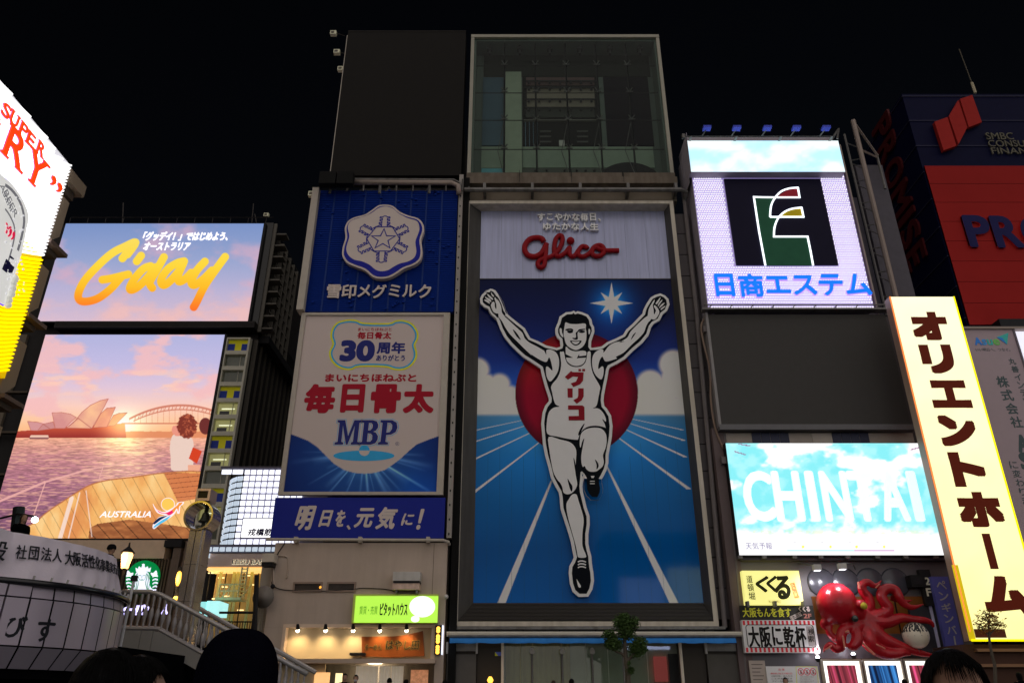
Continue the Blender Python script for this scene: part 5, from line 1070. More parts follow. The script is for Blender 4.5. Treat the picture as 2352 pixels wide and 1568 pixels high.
limb(((850, 800, .2), (960, 900, .3), (1080, 990, .35), (1230, 1060, .4), (1400, 1120, .4), (1600, 1180, .4), (1830, 1222, .4)), (130, 115, 95, 78, 60, 42, 8))
limb(((830, 850, .2), (880, 980, .4), (950, 1090, .45), (1080, 1170, .45), (1220, 1190, .5), (1350, 1170, .5), (1450, 1205, .5)), (120, 115, 90, 75, 62, 48, 8))
limb(((800, 800, .3), (720, 830, .5), (620, 840, .55), (550, 900, .6), (535, 1000, .6), (540, 1090, .55), (470, 1125, .5), (400, 1065, .5), (340, 1095, .45), (300, 1175, .45)), (80, 75, 70, 66, 62, 55, 48, 40, 30, 5))
limb(((700, 830, .5), (740, 930, .65), (740, 1020, .7), (690, 1085, .7), (650, 1060, .6)), (60, 70, 72, 62, 40))
limb(((560, 1040, .4), (450, 980, .35), (380, 900, .35), (380, 800, .35), (330, 750, .4), (290, 800, .4), (320, 870, .4)), (50, 48, 44, 44, 44, 36, 12))
limb(((1180, 450, .2), (1290, 490, .25), (1400, 500, .3), (1475, 478, .3)), (40, 34, 22, 5))
mb.ball(op(800, 545, .75), .2, 12, 8); mb.ball(op(685, 680, .8), .17, 12, 8)
oc = thing('octopus_sculpture', 'giant glossy red octopus sculpture clinging to the dark wall with curling arms', 'sculpture', op(800, 1220))
me = bpy.data.meshes.new('octopus_body'); me.from_pydata(mb.v, [], mb.f); tmp = bpy.data.objects.new('tmp', me); COL.objects.link(tmp)
md = tmp.modifiers.new('r', 'REMESH'); md.mode = 'VOXEL'; md.voxel_size = .035; ms = tmp.modifiers.new('s', 'SMOOTH'); ms.iterations = 6; ms.factor = .5
ev = bpy.data.meshes.new_from_object(tmp.evaluated_get(bpy.context.evaluated_depsgraph_get())); vv = [tuple(v.co) for v in ev.vertices]; ff = [tuple(p.vertices) for p in ev.polygons]
bpy.data.objects.remove(tmp)
om = M('octopus_red', (.44, .008, .018), .27, vary=.4, scale=2.2, bump=.5, spec=.5)
mesh('body', vv, ff, om, oc, smooth=True)
for (x, y, d, lab) in ((832, 560, .9, 'yellow-rimmed eye'), (715, 725, .9, 'dark glassy eye')):
    MB().ball(op(x, y, d), .13, 14, 10).build('eye', M('eye_yellow', (.6, .5, .05), .15) if x > 800 else M('eye_glass', (.03, .04, .035), .06, spec=.8), oc, smooth=True, label=lab)
m = MB()
for (x0_, y0_, x1_, y1_, n, r) in ((760, 260, 775, 340, 6, 16), (560, 960, 585, 1110, 9, 14), (820, 1050, 980, 1200, 12, 16), (330, 1130, 420, 1075, 8, 10), (990, 320, 1045, 270, 5, 10), (600, 900, 640, 880, 3, 16), (1000, 1060, 1120, 1120, 8, 10)):
    for k in range(n): m.ball(op(x0_ + (x1_ - x0_) * k / n, y0_ + (y1_ - y0_) * k / n, .78 if y0_ > 800 else .7), r * OM, 6, 5)
m.build('suckers', M('sucker_pale', (.7, .25, .18), .4), oc, kind='stuff')

# up-lights along the ledge
for i, (x_, y_, w_) in enumerate(((1745, 830, 14), (730, 850, 4), (1010, 825, 3))):
    q = P(*r5((x_, y_)), YR - .5); f = thing('ledge_spotlight', ['dazzling white spotlight on the ledge right of the octopus', 'white spotlight below the corner of the striped sign', 'small spotlight on the wall below the octopus arms'][i], 'spotlight', q, 'spotlights on the ledge')
    MB().lathe((q.x, YR - .5, q.z - .12), [(.05, 0), (.1, .08), (.11, .14)], 12).build('housing', dark, f); MB().ball((q.x, YR - .5, q.z + .04), (.15, .07, .07)[i], 12, 8).build('bulb', M('dazzle', (1, 1, 1), emit=(.92, .9, 1), es=12, vary=0), f)
    l_ = light('POINT', 'lamp_light', (q.x, YR - .62, q.z + .2), w_ * 3, (.9, .88, 1), .08); l_.parent = f; l_.location = l_.location - Vector(f.location)
# white globe with dark dripping top
q = P(*r5((1500, 668)), 30.7); gb = thing('globe_ornament', 'white ball ornament with dripping black top beside the octopus arm', 'ornament', (q.x, 30.7, q.z - .8))
u_, v_ = r5((1500, 668)); R_ = .288 * 100 / 1756 * (30.7 * CT + (q.z - 1.6) * ST)
MB().ball(q, R_, 24, 16).build('ball', M('globe_white', A(150, 130, 118), .3, spec=.5), gb, smooth=True)
m = MB(); ring = []
for k in range(48):
    a = 2 * math.pi * k / 48; lo = math.radians(12 + 20 * random.random() * (k % 2)) * (1 if k % 4 else -.6)
    ring.append((a, lo))
vs = [(q.x, q.y, q.z + R_ * 1.012)]
for (a, lo) in ring:
    for j in range(1, 5):
        ph = math.pi / 2 + (lo * 1.0 - math.pi / 2) * j / 4; vs.append((q.x + R_ * 1.012 * math.cos(ph) * math.cos(a), q.y + R_ * 1.012 * math.cos(ph) * math.sin(a), q.z + R_ * 1.012 * math.sin(ph)))
fs = []
for k in range(48):
    k2 = (k + 1) % 48; fs.append((0, 1 + 4 * k2, 1 + 4 * k)); fs += [(1 + 4 * k + j, 1 + 4 * k2 + j, 2 + 4 * k2 + j, 2 + 4 * k + j) for j in range(3)]
m.add(vs, [tuple(reversed(f)) for f in fs]).build('dripping_top', M('sauce_black', (.01, .01, .012), .3, spec=.5), gb); MB().bar((q.x, q.y, q.z - R_ - .12), (q.x, q.y, q.z - R_ * .9), .05).build('stem', steel, gb)
# 2F plate, penguin bar sign
t, pl, rc = quadsign('floor_sign', 'narrow black plate with pale 2F at the upper right of the octopus', ((1535, 150), (1620, 150), (1660, 432), (1570, 432)), 31.2, .2, M('plate_black', A(20, 20, 21), .4))
for ch, b in (('2', (1570, 212, 1612, 272)), ('F', (1583, 296, 1622, 360))): text('floor_letter', pl, ch, [*r5(b[:2]), *r5(b[2:])], .002, .02, M('pale_letter', A(150, 146, 120), .5), t, bold=.04)
t, pl, rc = quadsign('bar_sign', 'slanting dull blue sign with faint vertical lettering beside the cream tower sign', ((1625, 205), (1755, 205), (1885, 775), (1745, 785)), 31.0, .2, M('dull_blue', A(56, 58, 108), .5))
for i, ch in enumerate('ペンギンバー'):
    cx_ = 1700 + i * 20.5; cy_ = 272 + i * 88; h_ = 34 if ch != 'ー' else 38
    if ch == 'ー': q = px2(pl, r5((cx_ - 7, cy_ - 40), (cx_ + 5, cy_ - 40), (cx_ + 16, cy_ + 30), (cx_ + 4, cy_ + 30))); MB().prism(pl, [q], .002, .012).build('bar_letter', M('sand_letter', A(120, 112, 96), .5), t)
    else: text('bar_letter', pl, ch, [*r5((cx_ - 38, cy_ - h_)), *r5((cx_ + 38, cy_ + h_))], .002, .012, M('sand_letter'), t, bold=.02)
xx = P(*r5((1640, 600)), YR).x; MB().box(xx - .9, xx + .1, YR - .2, YR - .01, P(*r5((1640, 800)), YR).z, P(*r5((1640, 436)), YR).z).build('dark_cabinet', M('cabinet_dark', A(34, 34, 38), .4), nb); MB().box(xx - .12, xx - .02, YR - .25, YR - .2, P(*r5((1640, 800)), YR).z, P(*r5((1640, 440)), YR).z).build('cabinet_edge', M('pale_trim'), nb)
q = P(*r5((1500, 240)), YR - .3); t = thing('dark_lamp', 'unlit black square lamp on the wall left of the 2F plate', 'lamp', q); MB().box(q.x - .28, q.x + .28, YR - .5, YR - .01, q.z - .25, q.z + .2).build('housing', dark, t); MB().box(q.x - .16, q.x + .16, YR - .51, YR - .501, q.z - .14, q.z + .1).build('lens', M('dark_lens', (.03, .03, .035), .1), t)
# notice board and curtain-print display frames at street level
t, pl, rc = quadsign('notice_board', 'white notice board with red and black small print and three ban symbols', ((330, 910), (735, 910), (750, 1090), (335, 1090)), 31.2, .12, M('notice_paper', A(150, 140, 136), .6))
ri = M('red_small_print', A(150, 40, 50), .6); bi = M('black_small_print', A(70, 64, 62), .6)
text('heading', pl, '注 意', [*r5((418, 927)), *r5((468, 944))], .002, .006, ri, t)
for i in range(4): text('small_print', pl, ['館前及び周辺', '上記行為、出入りの', 'ことがあります', 'スピーカーの使用'][i], [*r5((358 + i * 4, 960 + i * 20)), *r5((530, 973 + i * 20))], .002, .006, ri if i == 0 else bi, t)
MB().prism(pl, [px2(pl, r5((556, 912), (722, 912), (742, 1088), (565, 1088))), px2(pl, r5((560, 916), (719, 916), (738, 1084), (569, 1084)))], .001, .005).build('yellow_border', yel, t)
for k in range(3):
    q = pl.pix(*r5((597 + 48 * k, 953))); m = MB(); stroke2(m, pl, [(q[0] + .105 * math.cos(a), q[1] + .115 * math.sin(a)) for a in [j * math.pi / 10 for j in range(20)]], .022, .002, .006, closed=True); stroke2(m, pl, [(q[0] - .07, q[1] + .07), (q[0] + .07, q[1] - .07)], .02, .007, .01); m.build('ban_symbol', ri, t)
    MB().prism(pl, [[(q[0] - .03, q[1] - .07), (q[0] + .03, q[1] - .07), (q[0] + .02, q[1] + .02), (q[0] + .035, q[1] + .06), (q[0] - .02, q[1] + .05), (q[0] - .025, q[1])]], .002, .005).build('ban_figure', bi, t)
for k in range(4): text('small_print', pl, '一般的な注意事項のお知らせ', [*r5((585, 990 + k * 16)), *r5((700 - 20 * (k % 2), 997 + k * 16))], .002, .005, bi, t)
q = P(*r5((265, 990)), 31.3); t2 = thing('small_notice', 'small grey notice plate left of the larger notice board', 'sign', q); MB().box(q.x - .3, q.x + .3, 31.3, 31.4, q.z - .9, q.z + .55).build('panel', M('notice_grey', A(112, 104, 98), .6), t2)
for k in range(7): MB().box(q.x - .22, q.x + .2 - .06 * (k % 3), 31.29, 31.3, q.z + .4 - k * .13, q.z + .43 - k * .13).build('print_line', bi, t2)
MB().box(P(*r5((148, 900)), YR).x, P(*r5((213, 900)), YR).x, YR - .1, YR - .003, .75, P(*r5((148, 815)), YR).z).build('white_post', M('off_paint', A(118, 110, 100), .6), nb)
frl = M('frame_glow', (1, 1, 1), emit=(1, .97, .88), es=1.5, vary=0)
def curt(hue):
    def f(u, v):
        x = u + (v - 1520) * -.28; s = fbm(x / 5.2 + hue * 9, x * 0 + .5, 4); s2 = fbm(x / 17. + 4 * hue, x * 0 + 2.5, 2)
        lo, mi, hi = (((66, 24, 34), (150, 56, 70), (238, 84, 140)), ((12, 26, 54), (28, 74, 130), (70, 146, 220)))[hue % 2]
        c = grad(np.clip((s - .2) * 2.3 + (s2 - .5) * 1.1, 0, 1), [(0, lo), (.45, mi), (1, hi)]); return c
    return f
for i, (xa_, xb_) in enumerate(((755, 1060), (1080, 1385), (1402, 1708), (1728, 2030), (2042, 2340))):
    Y_ = 31.0; pl = PY(Y_); a0 = pl.pix(*r5((xa_ + 8, 950)))[0]; a1 = pl.pix(*r5((xb_ + 16, 950)))[0]; b1 = pl.pix(*r5((xa_, 856)))[1]; b0 = .95
    col_ = ['pink', 'blue', 'pink', 'blue', 'pink'][i]; t = thing('display_case', ['leftmost', 'second', 'third', 'fourth', 'rightmost'][i] + ' lit white-framed display with a ' + col_ + ' curtain print', 'display', ((a0 + a1) / 2, Y_, b0), 'lit display frames below the octopus')
    fr_ = [(a0, b0), (a1, b0), (a1, b1), (a0, b1)]; in1 = [(a0 + .06, b0 + .06), (a1 - .06, b0 + .06), (a1 - .06, b1 - .06), (a0 + .06, b1 - .06)]; in2 = [(a0 + .2, b0 + .2), (a1 - .2, b0 + .2), (a1 - .2, b1 - .2), (a0 + .2, b1 - .2)]
    MB().prism(pl, [fr_, in1], -.1, .1).build('frame', M('case_frame', A(110, 104, 96), .4, .4), t); MB().prism(pl, [in1, in2], -.05, .02).build('light_border', frl, t)
    paint('curtain_print', pl, (a0 + .2, a1 - .2, b0 + .2, b1 - .2), 150, 60, curt(i), MV('curtain_glow', .4, 1.1), t, h=-.02)
MB().box(P(*r5((750, 950)), YR).x, rwx1 + 3, YR - .3, YR + .3, P(1900, 1568, YR).z - 1.0, P(*r5((1500, 852)), YR).z).build('display_wall', M('brown_wall', A(50, 38, 32), .7), nb)
# ================================================================== tower sign in cream and brown
YO = 29.0; PO = PY(YO)
q = lambda x, y: P(*o8((x, y)), YO)
e0 = (q(65, 40).x + q(412, 1527).x) / 2; e1 = (q(337, 40).x + P(2352, 1254.6, YO).x) / 2; f1, f0 = q(200, 40).z, q(500, 1527).z
ot = thing('tower_sign', 'tall glowing cream sign with dark brown vertical lettering down its face', 'sign', ((e0 + e1) / 2, YO, f0))
MB().box(e0 + .004, e1, YO + .01, YO + .42, f0, f1).build('case', M('case_maroon', A(80, 30, 20), .4), ot)
cream = M('cream_light', (.9, .85, .5), emit=C(255, 250, 190), es=1.35, vary=.1, scale=.8)
def orient(u, v):
    y = (v - 660.3) / .53059; c = grad(y, [(40, (255, 246, 205)), (1527, (255, 243, 160))]); a = fbm(u / 60., v / 60.)
    return c + ((a - .5) * 14)[:, None]
paint('lit_face', PO, (e0, e1, f0, f1), 16, 90, orient, MV('cream_glow', .4, 1.32), ot, h=.0)
ye = M('yellow_led', (1, 1, 0), emit=(1, .85, .0), es=1.1); oe = M('orange_edge', (1, .3, .05), emit=(1, .25, .06), es=1.0)
pbox('right_edge', PO, (e1 - .025, e1 + .025, f0, f1), .001, .04, ye, ot); pbox('left_edge', PO, (e0 - .0, e0 + .045, f0 + .3, f1), .001, .04, oe, ot); pbox('bottom_edge', PO, (e0, e1, f0 - .02, f0 + .05), .002, .05, ye, ot); pbox('bottom_edge', PO, (e0 - .06, e0 + .16, f0, f0 + 2.6), .0011, .03, M('yellow_side', (.7, .6, .02), emit=C(200, 170, 10), es=.8), ot)
MB().box(e0 - .02, e0 + .003, YO, YO + .42, f0, f1).build('side_face', M('side_reflector', (.45, .28, .2), .3, vary=.3, scale=.5, spec=.6), ot)
br = M('brown_letter', (.08, .012, .004), .5, emit=C(84, 22, 8), es=.5, vary=.1)
for ch, ym, y0_, y1_, xm, wd in (('オ', 166, 106, 228, 236, 156), ('リ', 310, 247, 372, 270, 140), ('エ', 460, 401, 521, 324, 168), ('ン', 618, 552, 686, 357, 160), ('ト', 787, 712, 862, 402, 146), ('ホ', 960, 884, 1036, 455, 190), ('ー', 1140, 1064, 1217, 497, 40), ('ム', 1330, 1247, 1412, 566, 200)):
    u0, v0 = o8((xm - wd / 2, y0_)); u1, v1 = o8((xm + wd / 2, y1_))
    if ch == 'ー':
        pbox('tower_letter', PO, (PO.pix(*o8((xm - 17, ym)))[0], PO.pix(*o8((xm + 17, ym)))[0], PO.pix(*o8((xm, y1_)))[1], PO.pix(*o8((xm, y0_)))[1]), .003, .03, br, ot); continue
    text('tower_letter', PO, ch, (u0, v0, u1, v1), .003, .03, br, ot, bold=.085, sq=1.)
pbox('brown_patch', PO, (PO.pix(*o8((432, 1500)))[0], PO.pix(*o8((566, 1500)))[0], f0 + .1, PO.pix(*o8((500, 1476)))[1]), .004, .02, M('brown_patch', (.05, .015, .008), .4, emit=C(70, 30, 14), es=.6, vary=.7, scale=6), ot)
MB().box(e0 - .2, e1 + 2, YO + .3, YO + 2.5, f0 - 1.5, f0 - .1).build('base_beams', M('rust_dark', A(44, 30, 24), .7), ot)
for k in range(2): MB().box(e0 + .2, e1 + 2, YO + .1, YO + .3, f0 - .35 - .5 * k, f0 - .25 - .5 * k).build('base_rail', M('rust_pale', A(84, 62, 46), .6), ot)
# ================================================================== white company board behind
YA = 33.0; PA = PY(YA); s9 = crop(3780, 1250, 316, 583)
w0 = P(*s9((130, 122)), YA).x; w1 = (P(*s9((497, 128)), YA).x + P(*s9((583, 380)), YA).x) / 2; wz = P(*s9((300, 125)), YA).z
ab = thing('company_board', 'pale grey company board with blue-green lettering and triangle behind the tower sign', 'sign', ((w0 + w1) / 2, YA, 12))
MB().box(w0 - .3, w1 - .03, YA, YA + .3, 5, wz).build('panel', M('board_grey', A(108, 97, 102), .5, vary=.05), ab); MB().box(w0 - .3, w1 + 3, YA - .1, YA + .3, wz + .003, wz + .12).build('top_trim', M('pale_rail'), ab)
MB().box(w1 + .06, w1 + 5, YA, YA + .3, 5, wz - .1).build('lit_panel', M('cool_white_panel', (.8, .8, .9), emit=C(225, 225, 240), es=.95, vary=.1), ab); MB().box(w1 - .028, w1 + .058, YA - .05, YA + .3, 5, wz - .0).build('divider', M('divider_grey', A(70, 66, 72), .5), ab)
cols_ = [C(40, 90, 160), C(50, 105, 160), C(45, 125, 120), C(80, 135, 70)]
for i, (ch, xa_, xb_, ya_) in enumerate((('A', 216, 268, 184), ('s', 272, 306, 196), ('u', 311, 350, 197), ('e', 355, 402, 196))): text('logo_letter', PA, ch, [*s9((xa_, ya_)), *s9((xb_, 240))], .002, .02, M('logo%d' % i, tuple(c / .31 for c in cols_[i]), .5), ab, bold=.05)
tri = shape('logo_triangle', PA, s9((380, 182), (466, 150), (457, 236)), .002, .02, M('logo2'), ab); shape('logo_triangle', PA, s9((380, 182), (420, 186), (457, 236)), .021, .024, M('logo0'), ab)
gk_ = M('dark_green_text', A(48, 58, 60), .6)
text('lettering', PA, 'いい明日へ、つなぐ。', [*s9((225, 262)), *s9((480, 285))], .002, .01, gk_, ab)
for i, ch in enumerate('丸善インテック'): c_ = (495 + i * 21.5, 360 + i * 58); text('lettering', PA, ch, [*s9((c_[0] - 26, c_[1] - 24)), *s9((c_[0] + 26, c_[1] + 24))], .002, .01, gk_, ab, bold=.02)
for i, ch in enumerate('株式会社'): c_ = (425 + i * 34, 510 + i * 99); text('lettering', PA, ch, [*s9((c_[0] - 44, c_[1] - 42)), *s9((c_[0] + 44, c_[1] + 42))], .002, .01, gk_, ab, bold=.025)
for i, ch in enumerate('に変わります'): c_ = (505 + i * 24, 1122 + i * 66); text('lettering', PA, ch, [*s9((c_[0] - 30, c_[1] - 27)), *s9((c_[0] + 30, c_[1] + 27))], .002, .01, gk_, ab, bold=.015)
for i, ch in enumerate('As'): c_ = (575 + i * 24, 965 + i * 130); text('lettering', PA, ch, [*s9((c_[0] - 48, c_[1] - 66)), *s9((c_[0] + 48, c_[1] + 66))], .002, .01, gk_, ab, bold=.05)
# ================================================================== red and navy finance building
YQ = 36.0; PQ = PY(YQ); m7 = crop(3400, 150, 696, 909); m8 = crop(3680, 300, 416, 1305)
fxx = (P(*m7((265, 290)), YQ).x + P(*m7((620, 1510)), YQ).x) / 2; ftop = P(*m7((500, 295)), YQ).z
fz = thing('finance_building', 'dark navy ribbed building with red facade panel and raised lettering', 'building', (fxx + 6, YQ, .75))
nvm = M('navy_ribbed', A(6, 7, 26), .5, vary=.2, spec=.05); redm = M('red_facade', A(92, 17, 16), .5, vary=.12, scale=.6, spec=.05)
MB().box(fxx, fxx + 16, YQ + .02, YQ + 6.5, .75, ftop).build('wall', nvm, fz)
for k in range(11):
    z = ftop - .2 - k * 1.9; MB().box(fxx - .04, fxx + 16, YQ - .03, YQ + .019, z - .03, z + .01).build('metal_strip', M('strip_navy', A(34, 34, 48), .4, .4), fz); MB().box(fxx - .05, fxx - .002, YQ + .02, YQ + 6.4, z - .04, z + .02).build('metal_strip', M('strip_navy'), fz)
ra0 = (P(*m7((382, 672)), YQ).x + P(*m7((620, 1508)), YQ).x) / 2; rb1, rb0 = P(*m7((600, 676)), YQ).z, P(*m7((700, 1505)), YQ).z
for k in range(8):
    a_ = rb0 + (rb1 - rb0) * k / 8; MB().box(ra0, fxx + 16, YQ - .12, YQ - .031, a_ + .015, a_ + (rb1 - rb0) / 8 - .015).build('red_panel', redm, fz)
MB().box(ra0, fxx + 16, YQ - .1, YQ - .0305, rb0, rb1).build('panel_backing', M('red_dark', A(60, 10, 12), .6), fz)
nl = M('navy_letter', A(12, 12, 46), .4, spec=.1); rdside = M('letter_side', A(112, 20, 22), .5)
for i, (ch, xa_, xb_) in enumerate((('P', 588, 722), ('R', 730, 876), ('O', 878, 1040), ('M', 1050, 1230))):
    ya_, yb_ = 938 + i * 3, 1104 + i * 3
    text('big_letter', PQ, ch, [*m7((xa_ + 4, ya_ + 3)), *m7((xb_ + 2, yb_ + 3))], .05, .24, rdside, fz, bold=.05); text('big_letter', PQ, ch, [*m7((xa_ + 4, ya_ + 3)), *m7((xb_ + 2, yb_ + 3))], .242, .26, nl, fz, bold=.045)
lr = M('logo_red', A(96, 22, 20), .5, spec=.05)
for pts in (((150, 630), (312, 572), (425, 930), (265, 988)), ((330, 562), (448, 358), (560, 700), (450, 912)), ((470, 345), (622, 295), (742, 635), (580, 698))): shape('logo_block', PQ, m8(*pts), .05, .3, lr, fz)
for i, (s_, b_) in enumerate((('SMBC', (815, 740, 1155, 825)), ('CONSUMER', (845, 835, 1560, 915)), ('FINANCE', (885, 928, 1530, 1005)))): text('lettering', PQ, s_, [*m8(b_[:2]), *m8(b_[2:])], .05, .12, M('pale_gold', A(60, 58, 50), .5), fz)
PSd = Plane((fxx - .01, 0, 0), (0, 0, -1), (0, -1, 0)); za = P(2050, m7((0, 478))[1], 39.5).z; zb = P(2110, m7((0, 1245))[1], 39.5).z; st = (za - zb) / 6.6
wch = {'P': .86, 'R': .92, 'O': 1.1, 'M': 1.15, 'I': .3, 'S': .85, 'E': .78}; x = 0; tot = sum(wch[c] + .16 for c in 'PROMISE')
for c in 'PROMISE':
    w_ = wch[c] / tot * (za - zb); m = MB(); text2(m, PSd, c, -za + x, -za + x + w_, -39.9, -37.6, .02, .16, bold=.03); m.build('side_letter', M('dull_red_letter', A(44, 11, 13), .5), fz); x += w_ + .16 / tot * (za - zb)
MB().tube([P(*m7((655, 292)), 38), P(*m7((636, 238)), 38.2)], .09, 6).build('antenna_base', M('antenna_pale', A(104, 98, 82), .6), fz); MB().tube([P(*m7((636, 238)), 38.2), P(*m7((570, 62)), 38.6)], .035, 5).build('antenna_mast', M('antenna_dim', A(50, 47, 40), .6), fz)
MB().box(fxx + .9, fxx + 16, YQ - 1.2, YQ - .1, rb0 - .7, rb0 - .2).build('lower_ledge', dark, fz)
# ================================================================== LEFT: screens on the corner building
YL = 44.0; PL = PY(YL); cA = crop(0, 300, 1100, 1725); cB = crop(0, 1250, 1150, 2004); cL = crop(850, 850, 400, 570)
kL = crop(0, 2000, 1100, 2352); kP = crop(450, 2200, 700, 2067); kR = crop(680, 1900, 470, 1474); kW = crop(0, 850, 420, 941)
lb = thing('corner_building', 'glass and concrete corner building carrying two big video screens', 'building', (-26, YL, .75))
X = lambda u, v, Y=YL: P(u, v, Y).x
Z = lambda v, Y=YL: P(300, v, Y).z
def screen(nm, lab, pts, fn, nx, nz, mat, case=.05):
    a0 = (X(*pts[0]) + X(*pts[3])) / 2; a1 = (X(*pts[1]) + X(*pts[2])) / 2; b1 = Z((pts[0][1] + pts[1][1]) / 2); b0 = Z((pts[2][1] + pts[3][1]) / 2)
    t = thing(nm, lab, 'screen', ((a0 + a1) / 2, YL, b0)); paint('screen_face', PL, (a0, a1, b0, b1), nx, nz, fn, mat, t, h=.0)
    MB().box(a0 - case, a1 + case * 3, YL + .01, YL + .7, b0 - case * 2, b1 + case).build('case', dark, t); return t, (a0, a1, b0, b1)
def cloudy(u, v):
    x = u / .36617; y = (v - 172.3) / .36617
    c = grad(y, [(930, (122, 146, 198)), (1150, (150, 164, 206)), (1350, (186, 178, 212)), (1540, (214, 188, 208))])
    n = fbm(x / 230. + 1.7, y / 130. + .4, 6)
    c = mixc(c, (214, 172, 194), sm(.44, .74, n + .03 * (y > 1350)) * .8)
    c = mixc(c, (244, 194, 186), sm(.36, .68, n) * sm(1280, 1500, y) * .75)
    pen = 25
    S = [[(800, 1125), (850, 1050), (780, 1078), (700, 1120), (610, 1200), (530, 1290), (492, 1370), (500, 1412), (545, 1420), (615, 1400), (690, 1345), (745, 1285), (768, 1258)], [(835, 1060), (800, 1110), (768, 1150)], [(642, 1284), (700, 1275), (805, 1250)], [(885, 1133), (858, 1168)],
         [(945, 1198), (900, 1215), (850, 1270), (815, 1330), (825, 1348), (870, 1325), (930, 1265), (975, 1205)], [(1028, 1142), (985, 1220), (940, 1300), (955, 1335)],
         [(1155, 1168), (1110, 1180), (1050, 1220), (1010, 1285), (1025, 1318), (1070, 1290), (1125, 1225), (1150, 1180), (1120, 1250), (1122, 1295), (1160, 1280), (1200, 1240)],
         [(1285, 1170), (1235, 1225), (1200, 1290), (1215, 1318), (1270, 1285), (1330, 1225)], [(1412, 1140), (1350, 1225), (1285, 1320), (1235, 1420), (1215, 1455)]]
    d = np.full(len(u), 1e9)
    for s_ in S:
        q = smoothc(s_, 4, False)
        for a, b in zip(q[:-1], q[1:]): d = np.minimum(d, seg(x, y, *a, *b))
    k = sm(pen + 2, pen - 2, d); g = grad(y, [(1040, (252, 222, 92)), (1200, (255, 216, 60)), (1330, (255, 190, 38)), (1470, (255, 116, 36))])
    c = mixc(c, (0, 0, 0), k) + g * k[:, None]
    return c * (1 + .03 * (vnoise(x * .9, y * .9) - .5))[:, None]
glow = MV('video_screen_glow', .4, 1.0)
t, r1 = screen('upper_video_screen', 'wide video screen with yellow handwritten greeting over a pink-blue cloudy sky', ((153, 513), (601, 514), (574, 738), (84, 737)), cloudy, 470, 230, glow)
sw_ = M('screen_text_white', (1, 1, 1), emit=(.88, .86, .92), es=1, vary=0)
text('lettering', PL, '「グッデイ！」ではじめよう、', [*cA((897, 982)), *cA((1432, 1040))], .002, .01, sw_, t, bold=.045, shear=.15)
text('lettering', PL, 'オーストラリア', [*cA((900, 1048)), *cA((1195, 1100))], .002, .01, sw_, t, bold=.045, shear=.15)
